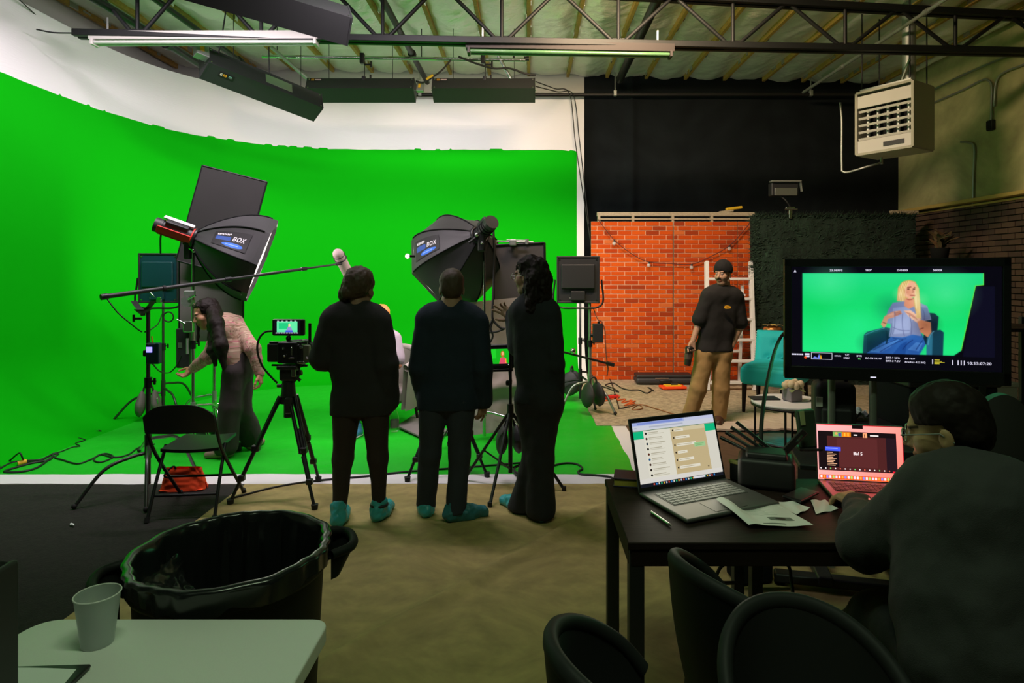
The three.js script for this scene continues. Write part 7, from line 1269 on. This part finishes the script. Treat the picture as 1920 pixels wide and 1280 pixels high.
// ---- standing woman at the left of the three, back to the camera, bottle in her right hand
{
  const d = 4.2, P = (x, y, z = 0) => W(x, y, d - z);          // z: towards the camera
  person({
    label: 'woman with tied dark hair standing leftmost of the three viewers, clear bottle in her hand', origin: V(P(675, 980).x, 0.0, -d), fwd: V(0, 0, -1), width: 1.08, waistIn: 0.12, tone: [0.30, 0.17, 0.11],
    J: { head: P(676, 542, -0.03), neck: P(667, 592), pelvis: P(677, 742), shL: P(624, 602), shR: P(710, 604), elL: P(606, 672, -0.02), wrL: P(624, 668, -0.27), elR: P(722, 682, 0.02), wrR: P(729, 752, -0.03), hipL: P(652, 752), hipR: P(702, 752), knL: P(643, 860, -0.02), knR: P(709, 858, -0.02), anL: P(636, 962, 0.02), anR: P(711, 948, -0.06) },
    head: { yaw: Math.PI - 0.25, pitch: 0.05, s: 1.03 },
    hands: { L: { side: 1, dir: V(0.5, 0.2, -1), palm: V(1, 0.2, 0.3), curl: [0.7, 0.8, 0.5] }, R: { side: -1, dir: V(0.02, -1, -0.05), palm: V(-1, 0, 0.1), curl: [0.55, 0.7, 0.5], thumb: [0.4, 0.6] } },
    wear: [top(cloth([0.022, 0.02, 0.022]), { hem: 0.74, name: 'sweatshirt', grow: 0.026, arm: [0.066, 0.062, 0.044], noise: 0.010, extra: (J) => [cap(J.shL.clone().add(V(0.02, -0.1, 0)), J.elL.clone().add(V(0.03, 0.02, -0.02)), 0.05, 0.05, 0.04), cap(J.elL.clone().add(V(0.05, 0.02, 0)), J.elL.clone().add(V(0.09, -0.02, 0)), 0.05, 0.04, 0.05)] }),
      pants(cloth([0.035, 0.022, 0.019]), [0.098, 0.066, 0.043], { name: 'leggings', waist: 0.95, noise: 0.004, hem: 0.10 }), shoe('shoe_cover', M.shoeCover, 'L', V(-0.1, 0, -1), { noise: 0.012, freq: 24, band: false, size: 1.12, high: 0.11 }), shoe('shoe_cover', M.shoeCover, 'R', V(0.15, 0, -1), { noise: 0.012, freq: 24, size: 1.12, high: 0.10 }),
      ({ t, J }) => mk('ankle_strap', new THREE.TorusGeometry(0.052, 0.012, 8, 24).rotateX(Math.PI / 2).translate(J.anR.x, J.anR.y + 0.01, J.anR.z), M.blackSatin, t)],
    hair: [['hair', [...hairCap(0.016), cap(V(0, 0.02, -0.085), V(0.03, -0.02, -0.105), 0.05, 0.045), cap(V(0.055, 0.03, -0.07), V(0.082, -0.03, -0.06), 0.034, 0.036), cap(V(0.082, -0.03, -0.06), V(0.088, -0.125, -0.045), 0.036, 0.026), ell(V(0, 0.02, -0.06), [0.082, 0.085, 0.07])], hairBrown, { clips: [(p) => p.z - 0.062 - Math.max(0, p.y) * 0.25], noise: 0.006 }]],
  });
  const b = P(740, 788, -0.04), t = thing('bottle', 'clear glass bottle hanging from the left woman\'s hand', 'bottle', V(b.x, b.y - 0.075, b.z));
  mk('bottle_glass', lathe([[0, 0.002], [0.026, 0.002], [0.029, 0.008], [0.029, 0.10], [0.022, 0.125], [0.013, 0.145], [0.0125, 0.175], [0.015, 0.177], [0.0145, 0.185], [0.0105, 0.185], [0.0105, 0.148], [0.02, 0.12], [0.0265, 0.098], [0.0265, 0.008], [0, 0.006]], 28), M.glass, t);
  mk('bottle_label', lathe([[0.0295, 0.03], [0.0295, 0.08]], 28), std([0.35, 0.4, 0.38], 0.5), t); mk('bottle_cap', lathe([[0, 0.19], [0.0165, 0.19], [0.0165, 0.174]], 20), M.silver, t);
}
// ---- man in the middle, back to the camera
{
  const d = 4.28, P = (x, y, z = 0) => W(x, y, d - z);
  person({
    label: 'man with short hair in a dark navy sweater, middle of the three standing viewers', origin: V(P(840, 980).x, 0.0, -d), fwd: V(0, 0, -1), width: 1.14, waistIn: 0.04, tone: [0.40, 0.24, 0.15],
    J: { head: P(847, 541, -0.02), neck: P(846, 590), pelvis: P(838, 738), shL: P(800, 601), shR: P(893, 603), elL: P(787, 690, 0.03), wrL: P(796, 748, -0.06), elR: P(904, 690, 0.03), wrR: P(906, 752, -0.02), hipL: P(814, 748), hipR: P(864, 748), knL: P(806, 852, -0.01), knR: P(862, 852, -0.01), anL: P(799, 944, -0.06), anR: P(854, 960, 0.04) },
    head: { yaw: Math.PI + 0.12, pitch: 0.0, s: 1.02 }, headOpt: { neck: 0.060 },
    hands: { L: { side: 1, dir: V(0.3, -1, -0.3), palm: V(1, 0, 0), curl: [0.6, 0.6, 0.4] }, R: { side: -1, dir: V(-0.12, -1, -0.05), palm: V(-0.8, -0.1, -0.6), curl: [[0.2, 0.25, 0.2], [0.45, 0.5, 0.3], [0.55, 0.6, 0.4], [0.6, 0.6, 0.4]], thumb: [0.75, 0.2] } },
    wear: [top(cloth([0.010, 0.02, 0.036]), { hem: 0.76, name: 'sweater', w: 1.1, grow: 0.020, arm: [0.062, 0.056, 0.043], noise: 0.008 }),
      pants(cloth([0.03, 0.036, 0.05]), [0.100, 0.074, 0.068], { name: 'jeans', waist: 0.96, noise: 0.007, hem: 0.07 }), shoe('shoe_cover', M.shoeCover, 'L', V(-0.25, 0, -1), { noise: 0.012, freq: 24, size: 1.15, high: 0.09 }), shoe('shoe_cover', std([0.035, 0.20, 0.24], 0.45), 'R', V(0.85, 0, -0.35), { noise: 0.012, freq: 24, size: 1.22, high: 0.09 })],
    hair: [['hair', [ell(V(0, 0.052, -0.024), [0.083, 0.088, 0.102]), ell(V(0, 0.0, -0.06), [0.078, 0.07, 0.066])], hairBrown, { clips: [(p) => p.z - 0.052 - Math.max(0, p.y - 0.05) * 0.5, (p) => -0.058 - p.y, (p) => (p.z > -0.03 ? 0.012 - p.y : -1)], noise: 0.003, cell: 0.005 }]],
  });
}
// ---- woman at the right, long curly hair, flared trousers, left hand raised
{
  const d = 4.3, P = (x, y, z = 0) => W(x, y, d - z);
  person({
    label: 'woman with long curly hair and flared trousers, rightmost of the three viewers, gesturing', origin: V(P(1008, 980).x, 0.0, -d), fwd: V(-0.45, 0, -1), width: 1.0, waistIn: 0.12, tone: [0.34, 0.2, 0.13], thick: 0.85,
    J: { head: P(991, 518, -0.02), neck: P(1001, 574), pelvis: P(1012, 742), shL: P(974, 590, -0.06), shR: P(1030, 590, 0.03), elL: P(972, 650, -0.10), wrL: P(963, 594, -0.24), elR: P(1040, 682, 0.06), wrR: P(1040, 752, -0.04), hipL: P(994, 752, -0.03), hipR: P(1026, 752, 0.03), knL: P(1003, 862, -0.04), knR: P(1014, 862, 0.02), anL: P(978, 950, -0.10), anR: P(1014, 955, 0.04) },
    head: { yaw: Math.PI + 1.05, pitch: 0.03, s: 1.02 },
    hands: { L: { side: 1, dir: V(-0.9, 0.62, -0.2), palm: V(-0.1, 0.3, 1), curl: [[0.15, 0.2, 0.15], [0.25, 0.3, 0.2], [0.5, 0.6, 0.4], [0.6, 0.7, 0.4]], spread: 0.2, thumb: [1.0, 0.15] }, R: { side: -1, dir: V(-0.1, -1, -0.2), palm: V(-0.9, 0, -0.3), curl: [0.35, 0.45, 0.3] } },
    wear: [top(cloth([0.014, 0.018, 0.022]), { hem: 0.80, name: 'sweater', grow: 0.022, arm: [0.060, 0.054, 0.04], noise: 0.010 }),
      pants(cloth([0.016, 0.016, 0.018]), [0.102, 0.086, 0.10], { name: 'flared_trousers', waist: 0.98, noise: 0.009, hem: 0.035, extra: (J) => [cap(J.hipR.clone().add(V(0.0, -0.02, 0.02)), J.pelvis.clone().add(V(0.02, 0.0, 0.03)), 0.105, 0.1, 0.06)] }),
      shoe('shoe_cover', M.shoeCover, 'L', V(-0.75, 0, -0.8), { noise: 0.012, freq: 24, size: 1.12, high: 0.08 }), shoe('shoe_cover', M.shoeCover, 'R', V(-0.3, 0, -1), { noise: 0.012, freq: 24, size: 1.05, high: 0.07 }),
      ({ t, hm }) => { const g = []; for (const s of [-1, 1]) g.push(new THREE.TorusGeometry(0.023, 0.0022, 6, 24).scale(1.1, 0.85, 1).translate(s * 0.031, 0.002, 0.104), rod(V(s * 0.056, 0.006, 0.102), V(s * 0.08, 0.004, 0.0), 0.0018)); g.push(rod(V(-0.008, 0.006, 0.106), V(0.008, 0.006, 0.106), 0.002)); mk('glasses', g, M.zinc, t).applyMatrix4(hm); }],
    hair: [['hair', [ell(V(0, 0.055, -0.03), [0.092, 0.09, 0.11]), ell(V(0, -0.03, -0.085), [0.098, 0.12, 0.075]), cap(V(0.05, 0.0, -0.07), V(0.07, -0.21, -0.06), 0.065, 0.05), cap(V(-0.05, 0.0, -0.07), V(-0.06, -0.22, -0.075), 0.065, 0.055), cap(V(0, -0.05, -0.1), V(0.0, -0.25, -0.10), 0.07, 0.05), cap(V(-0.082, 0.02, -0.01), V(-0.092, -0.15, 0.0), 0.03, 0.03)], hairMat, { noise: 0.016, freq: 26, clips: [(p) => (p.y < 0.09 && Math.abs(p.x) < 0.07 ? p.z - 0.03 : p.z - 0.08)] }],
      ['curl', Array.from({ length: 14 }, (_, i) => { const a = Math.PI * (0.62 + 0.95 * i / 13), y = -0.04 - 0.17 * ((i * 5) % 7) / 7; return ell(V(0.125 * Math.cos(a + 0.2), y, -0.06 + 0.10 * Math.sin(a) * -0.6), [0.02, 0.034, 0.02]); }), hairMat, { noise: 0.006 }]],
  });
}
// ---- man in beanie and black t-shirt, facing the stage
{
  const d = 6.95, P = (x, y, z = 0) => W(x, y, d - z);
  const skin = [0.50, 0.30, 0.2];
  person({
    label: 'man in a black beanie and black t-shirt with tan trousers, standing by the brick panels', origin: V(P(1325, 795).x, 0.022, -d), fwd: V(-0.3, 0, 1), width: 1.08, waistIn: -0.02, tone: skin, thick: 0.8,
    J: { head: P(1355, 514, 0.02), neck: P(1352, 549), pelvis: P(1337, 652), shL: P(1328, 556, 0.03), shR: P(1381, 557, -0.02), elL: P(1310, 606, 0.02), wrL: P(1299, 640, 0.07), elR: P(1388, 612, -0.05), wrR: P(1369, 655, 0.03), hipL: P(1322, 662, 0.01), hipR: P(1354, 662, -0.01), knL: P(1309, 728, 0.05), knR: P(1352, 730, 0.02), anL: P(1292, 782, 0.03), anR: P(1347, 786, 0.0) },
    head: { yaw: -0.75, pitch: 0.04, roll: 0.02, s: 1.03 }, headOpt: { neck: 0.058, stubble: true },
    hands: { L: { side: -1, dir: V(-0.1, -1, 0.1), palm: V(-0.3, -0.25, 1), curl: [0.75, 0.7, 0.5], thumb: [0.3, 0.8] }, R: { side: 1, dir: V(-0.35, -1, 0.05), palm: V(-0.9, 0.3, -0.2), curl: [0.3, 0.3, 0.2] } },
    wear: [top(cloth([0.012, 0.012, 0.012]), { hem: 0.80, name: 'tshirt', short: 0.84, grow: 0.020, arm: [0.056, 0.058, 0.04], noise: 0.006, freq: 9, w: 1.2 }),
      pants(cloth([0.40, 0.25, 0.095]), [0.106, 0.092, 0.08], { name: 'trousers', waist: 0.905, noise: 0.008, freq: 11, hem: 0.05 }), shoe('shoe', std([0.07, 0.03, 0.018], 0.5), 'L', V(-1, 0, 0.35), { floor: 0.002, size: 1.12, sole: std([0.03, 0.015, 0.01], 0.7), high: 0.08 }), shoe('shoe', std([0.07, 0.03, 0.018], 0.5), 'R', V(-0.3, 0, 1), { floor: 0.002, size: 1.1, sole: std([0.03, 0.015, 0.01], 0.7), high: 0.08 }),
      ({ t, J }) => { const lg = canvasTex(128, 80, (c) => { c.fillStyle = '#0d0d0d'; c.fillRect(0, 0, 128, 80); c.fillStyle = '#e8a812'; c.beginPath(); c.moveTo(8, 58); c.lineTo(18, 22); c.lineTo(52, 14); c.lineTo(84, 20); c.lineTo(118, 34); c.lineTo(112, 62); c.lineTo(70, 68); c.lineTo(30, 70); c.fill(); c.fillStyle = '#171204'; c.font = 'bold 40px sans-serif'; c.fillText('FB', 30, 58); }); const p = P(1357, 574).sub(V(P(1325, 795).x, 0.022, -d)); const m = mk('chest_print', sheet((u, v) => V(0.085 * (u - 0.5), 0.055 * (v - 0.5), 0.004 * Math.sin(u * 3)), 6, 4), printMat(lg, 0.8), t); m.position.copy(p).add(V(0, 0, 0.138)); m.rotation.y = -0.2; }],
    hair: [['beanie', [ell(V(0, 0.065, -0.02), [0.092, 0.098, 0.112]), cap(V(-0.01, 0.035, -0.02), V(0.01, 0.035, -0.02), 0.088, 0.088, 0.02, undefined)], cloth([0.008, 0.008, 0.009]), { noise: 0.002, freq: 30, clips: [(p) => 0.022 + 0.28 * Math.min(0.0, p.z + 0.01) - p.y] }], ['moustache', [cap(V(-0.018, -0.049, 0.092), V(0.018, -0.049, 0.092), 0.004, 0.004), cap(V(-0.018, -0.049, 0.092), V(-0.028, -0.058, 0.082), 0.0035, 0.002), cap(V(0.018, -0.049, 0.092), V(0.028, -0.058, 0.082), 0.0035, 0.002)], hairMat, { cell: 0.003, noise: 0, k: 0.005 }]],
  });
  const c = P(1291, 668, 0.10), t = thing('travel_mug', 'dark travel mug held by the man in the beanie', 'mug', V(c.x, c.y, c.z)); t.rotation.z = -0.12;
  mk('mug_body', lathe([[0, -0.1], [0.03, -0.1], [0.036, -0.09], [0.043, 0.07], [0.043, 0.08], [0, 0.08]], 28), std([0.03, 0.024, 0.02], 0.4), t); mk('mug_lid', lathe([[0.046, 0.07], [0.047, 0.1], [0.03, 0.112], [0, 0.112]], 28), M.blackPlastic, t); mk('mug_band', lathe([[0.0405, -0.03], [0.044, 0.0], [0.0445, 0.03]], 28), std([0.12, 0.09, 0.07], 0.5), t);
}
// ---- woman in the patterned sweater, bending to the left stand
{
  const d = 5.75, P = (x, y, z = 0) => W(x, y, d - z);
  const knit = canvasTex(512, 512, (c) => { c.fillStyle = '#a68c78'; c.fillRect(0, 0, 512, 512); for (let i = 0; i < 420; i++) { c.fillStyle = ['#b8737a', '#8f745c', '#bfa992', '#7d6654', '#b98a80'][i % 5]; c.beginPath(); c.ellipse(rnd() * 512, rnd() * 512, 6 + rnd() * 26, 3 + rnd() * 10, rnd() * 3, 0, 7); c.fill(); } });
  knit.repeat.set(3.2, 3.2);
  person({
    label: 'long-haired woman in a patterned pinkish sweater bending toward the left light stand', origin: V(P(445, 835).x, 0.014, -d), fwd: V(-0.85, -0.45, 0.05), width: 0.98, tone: [0.46, 0.24, 0.13], thick: 0.8,
    J: { head: P(386, 590, 0.03), neck: P(412, 608), pelvis: P(452, 690), shL: P(412, 622, 0.14), shR: P(440, 606, -0.14), elL: P(392, 668, 0.12), wrL: P(362, 690, 0.05), elR: P(474, 655, 0.08), wrR: P(488, 700, 0.10), hipL: P(440, 698, 0.08), hipR: P(452, 698, -0.08), knL: P(432, 762, 0.10), knR: P(452, 768, -0.05), anL: P(424, 836, 0.06), anR: P(472, 822, -0.22) },
    head: { yaw: -0.95, pitch: 0.32, roll: 0.2, s: 1.04 },
    hands: { L: { side: -1, dir: V(-0.6, -0.6, 0.1), palm: V(-0.6, 0.4, 0.5), curl: [0.5, 0.6, 0.4] }, R: { side: 1, dir: V(0.15, -1, 0.1), palm: V(-1, 0, 0.2), curl: [0.5, 0.6, 0.4] } },
    wear: [({ torso, arm, garment, J, mix, fl }) => { const ax = J.pelvis.clone().sub(J.neck).normalize(), pt = mix(J.neck, J.pelvis, 0.95); garment('patterned_sweater', [...torso(0.024), cap(J.shR, J.elR, 0.075, 0.066, 0.03), cap(J.elR, J.wrR, 0.066, 0.045, 0.03), cap(J.shL, J.elL, 0.072, 0.062, 0.03), cap(J.elL, J.wrL, 0.062, 0.042, 0.03), cap(mix(J.neck, J.pelvis, 0.3), mix(J.neck, J.pelvis, 0.6), 0.12, 0.12, 0.05)], new THREE.MeshStandardMaterial({ map: knit, roughness: 0.95 }), { noise: 0.009, freq: 9, clips: [(p) => Math.min((p.x - pt.x) * ax.x + (p.y - pt.y) * ax.y + (p.z - pt.z) * ax.z, 0.33 - Math.hypot(p.x - J.elR.x, p.y - J.elR.y, p.z - J.elR.z))].slice(0, 0).concat([(p) => { const s = (p.x - pt.x) * ax.x + (p.y - pt.y) * ax.y + (p.z - pt.z) * ax.z; const nearArm = Math.hypot(p.x - (J.elR.x + J.wrR.x) / 2, p.z - (J.elR.z + J.wrR.z) / 2) < 0.10 && p.x > J.elR.x - 0.05; return nearArm ? -1 : s; }]) }); },
      pants(cloth([0.035, 0.026, 0.026]), [0.104, 0.094, 0.105], { name: 'wide_trousers', noise: 0.010, hem: 0.03, waist: 0.99 }), ({ garment, O }) => { const Q = (x, y, z) => P(x, y, z).sub(O); garment('long_hair', [cap(Q(397, 580, 0.04), Q(406, 606, 0.20), 0.055, 0.058, 0.04), cap(Q(406, 606, 0.20), Q(414, 648, 0.31), 0.058, 0.056, 0.04), cap(Q(414, 648, 0.31), Q(420, 692, 0.31), 0.056, 0.018, 0.04), cap(Q(396, 606, 0.14), Q(399, 656, 0.27), 0.036, 0.04, 0.04), cap(Q(399, 656, 0.27), Q(404, 684, 0.26), 0.04, 0.014, 0.04), cap(Q(372, 606, -0.06), Q(371, 640, -0.04), 0.02, 0.012, 0.03)], hairMat, { noise: 0.008, freq: 24, cell: 0.009 }); }, shoe('shoe', std([0.3, 0.2, 0.16], 0.6), 'R', V(0.2, 0, -1), { size: 0.95, floor: 0.002 }), shoe('shoe', std([0.3, 0.2, 0.16], 0.6), 'L', V(-1, 0, 0.2), { size: 0.95, floor: 0.002 })],
    hair: [['hair', [ell(V(0, 0.055, -0.026), [0.088, 0.09, 0.106]), ell(V(0, -0.02, -0.075), [0.085, 0.10, 0.06]), cap(V(0.06, 0.0, -0.06), V(0.10, -0.16, -0.06), 0.05, 0.05), cap(V(-0.07, 0.02, -0.02), V(-0.08, -0.14, -0.02), 0.026, 0.022)], hairMat, { noise: 0.008, freq: 34, clips: [(p) => (p.y > -0.13 && p.y < 0.085 && Math.abs(p.x) < 0.066 ? p.z - 0.035 : p.z - 0.085)] }]],
  });
}
// ---- the woman being filmed, in an armchair behind the crew
{
  const d = 6.9, P = (x, y, z = 0) => W(x, y, d - z), dir = V(-0.5, 0, 0.85).normalize();
  person({
    label: 'seated blonde woman in a grey t-shirt and jeans, being filmed behind the standing crew', origin: V(P(705, 780).x, 0.014, -d), fwd: dir, width: 0.98, tone: [0.62, 0.28, 0.17], thick: 0.8,
    J: { head: P(712, 594, 0.02), neck: P(714, 624), pelvis: P(718, 708, -0.02), shL: P(690, 634, 0.05), shR: P(739, 636, 0.0), elL: P(684, 672, 0.12), wrL: P(698, 655, 0.26), elR: P(746, 684, 0.08), wrR: P(722, 668, 0.26), hipL: P(704, 712, 0.08), hipR: P(730, 714, 0.06), knL: P(668, 722, 0.42), knR: P(706, 730, 0.44), anL: P(668, 782, 0.50), anR: P(712, 790, 0.46) },
    head: { yaw: -0.5, pitch: 0.0, s: 0.98 },
    hands: { L: { side: -1, dir: V(0.6, 0.4, 0.3), palm: V(0, 0, -1), curl: [0.25, 0.3, 0.2] }, R: { side: 1, dir: V(-0.7, 0.4, 0.3), palm: V(0, 0, -1), curl: [0.25, 0.3, 0.2] } },
    wear: [top(cloth([0.36, 0.30, 0.36]), { name: 'tshirt', short: 0.75, grow: 0.02, arm: [0.06, 0.06, 0.04], hem: 0.38 }), pants(cloth([0.06, 0.14, 0.34]), [0.095, 0.075, 0.06], { name: 'jeans', hem: 0.07, waist: 0.62 }),
      shoe('sneaker', std([0.10, 0.32, 0.62], 0.5), 'L', V(-0.4, 0, 1), { size: 1.08, floor: 0.0, sole: M.white }), shoe('sneaker', std([0.10, 0.32, 0.62], 0.5), 'R', V(-0.3, 0, 1), { size: 1.08, floor: 0.0, sole: M.white })],
    hair: [['hair', [ell(V(0, 0.055, -0.026), [0.086, 0.088, 0.104]), ell(V(0, -0.03, -0.07), [0.084, 0.12, 0.05]), cap(V(0.075, 0.02, -0.02), V(0.085, -0.26, 0.02), 0.026, 0.024), cap(V(-0.075, 0.02, -0.02), V(-0.085, -0.26, 0.02), 0.026, 0.024)], std([0.55, 0.20, 0.06], 0.55), { noise: 0.006, clips: [(p) => (p.y > -0.13 && p.y < 0.085 && Math.abs(p.x) < 0.06 ? p.z - 0.035 : p.z - 0.085)] }]],
  });
  const t = thing('armchair', 'grey curved armchair holding the seated blonde woman', 'armchair', V(P(722, 780).x, 0.014, -d - 0.06), -0.5);
  mk('seat', bx(0.60, 0.16, 0.58, 0, 0.34, 0.06, 0.05), M.greyFlap, t);
  mk('backrest', slab((u, v) => { const a = -1.75 + 3.5 * u, e = Math.abs(a) / 1.75, r = 0.36 + 0.05 * v; return V(r * Math.sin(a) * 1.05, 0.2 + (0.62 - 0.16 * e ** 1.5) * v, 0.06 - r * Math.cos(a)); }, 40, 14, V(0, 0, 0.001)), M.greyFlap, t);
  mk('backrest_padding', sheet((u, v) => { const a = -1.75 + 3.5 * u, e = Math.abs(a) / 1.75, r = (0.36 + 0.05 * v) * 0.82; return V(r * Math.sin(a) * 1.05, 0.2 + (0.62 - 0.16 * e ** 1.5) * v, 0.06 - r * Math.cos(a)); }, 40, 14), M.greyFlap, t);
  mk('top_roll', new THREE.TubeGeometry(new THREE.CatmullRomCurve3(Array.from({ length: 25 }, (_, i) => { const a = -1.75 + 3.5 * i / 24, e = Math.abs(a) / 1.75, r = 0.41 * 0.91; return V(r * Math.sin(a) * 1.05, 0.2 + 0.62 - 0.16 * e ** 1.5, 0.06 - r * Math.cos(a)); })), 50, 0.04, 10, false), M.greyFlap, t);
  for (const [x, z] of [[-0.24, 0.28], [0.24, 0.28], [-0.22, -0.22], [0.22, -0.22]]) mk('leg', rod(V(x, 0.27, z), V(x * 1.12, 0, z * 1.12), 0.022, 0.014), M.deskTop, t);
}
// ---- man at the table with the red-lit laptop
{
  const P = (x, y, d) => W(x, y, d), skin = [0.42, 0.27, 0.13];
  person({
    label: 'man in a grey hooded top and glasses, seated with his hand on a laptop', origin: V(P(1780, 1200, 1.85).x, 0.016, -1.85), fwd: V(-0.35, -0.12, -1), width: 1.22, waistIn: 0.02, tone: skin, thick: 0.86,
    J: { head: P(1770, 808, 1.93), neck: P(1800, 930, 1.80), pelvis: P(1850, 1236, 1.62), shL: P(1724, 962, 1.86), shR: P(1930, 968, 1.70), elL: P(1622, 1022, 1.96), wrL: P(1614, 947, 2.24), elR: P(1990, 1080, 1.95), wrR: P(1900, 985, 2.25), hipL: P(1770, 1246, 1.68), hipR: P(1920, 1246, 1.58), knL: P(1650, 1160, 2.05), knR: P(1790, 1170, 2.02), anL: P(1562, 1208, 2.62), anR: P(1700, 1270, 2.45) },
    head: { yaw: Math.PI + 0.88, pitch: 0.22, roll: 0.0, s: 1.05 }, headOpt: { neck: 0.062 },
    hands: { L: { side: 1, dir: V(-0.2, 0.10, -1), palm: V(0.1, -1, -0.1), curl: [[0.5, 0.5, 0.3], [0.45, 0.5, 0.3], [0.5, 0.5, 0.3], [0.55, 0.5, 0.3]], spread: 0.12, thumb: [0.5, 0.3] }, R: { side: -1, dir: V(-0.3, 0.0, -1), palm: V(0, -1, 0), curl: [0.45, 0.5, 0.3] } },
    wear: [top(cloth([0.034, 0.037, 0.036]), { name: 'hooded_top', grow: 0.03, arm: [0.075, 0.055, 0.022], noise: 0.018, freq: 7, extra: (J, mix) => [cap(mix(J.neck, J.shL, 0.45).add(V(0, 0.06, 0.02)), mix(J.neck, J.shR, 0.4).add(V(0, 0.06, 0.02)), 0.07, 0.07, 0.05), cap(J.neck.clone().add(V(0, 0.0, 0.08)), J.neck.clone().add(V(0.02, -0.14, 0.12)), 0.10, 0.08, 0.06)] }),
      pants(cloth([0.012, 0.013, 0.016]), [0.11, 0.085, 0.07], { name: 'trousers', waist: 0.66, hem: 0.08 }), shoe('sneaker', M.white, 'L', V(-0.3, 0, -1), { size: 1.1, floor: 0.0, sole: M.white }), shoe('sneaker', M.white, 'R', V(-0.2, 0, -1), { size: 1.1, floor: 0.0, sole: M.white }),
      ({ t, hm }) => { const g = []; for (const s of [-1, 1]) g.push(new THREE.TorusGeometry(0.024, 0.002, 6, 24).scale(1.15, 0.8, 1).translate(s * 0.032, 0.002, 0.099), rod(V(s * 0.06, 0.006, 0.103), V(s * 0.083, 0.008, 0.0), 0.002), rod(V(s * 0.083, 0.008, 0.0), V(s * 0.08, -0.02, -0.03), 0.002)); g.push(rod(V(-0.008, 0.006, 0.108), V(0.008, 0.006, 0.108), 0.002)); mk('glasses', g, M.zinc, t).applyMatrix4(hm); },
      ({ t, J }) => { const b = mk('smart_watch', [new THREE.TorusGeometry(0.034, 0.009, 8, 28).scale(1, 0.8, 1.6), bx(0.036, 0.012, 0.036, 0, 0.03, 0, 0.005)], M.blackSatin, t); b.position.copy(J.wrL).add(V(0, 0, 0.03)); b.userData.label = 'black smart watch with lit face'; const f = mk('watch_face', bx(0.029, 0.002, 0.029, 0, 0.0365, 0, 0.0008), glow(0xff7a70, 1.0), b); }],
    hair: [['hair', [ell(V(0, 0.055, -0.022), [0.086, 0.093, 0.104]), ell(V(0, 0.0, -0.06), [0.080, 0.075, 0.066])], hairMat, { clips: [(p) => p.z - 0.070 - Math.max(-0.02, p.y - 0.07) * 0.3, (p) => -0.07 - p.y, (p) => (p.z > -0.012 ? 0.030 - p.y : -1), (p) => (p.z > -0.035 && p.z <= -0.012 ? -0.03 - p.y : -1)], noise: 0.004, cell: 0.005 }]],
  });
}

renderer.render(scene, camera);
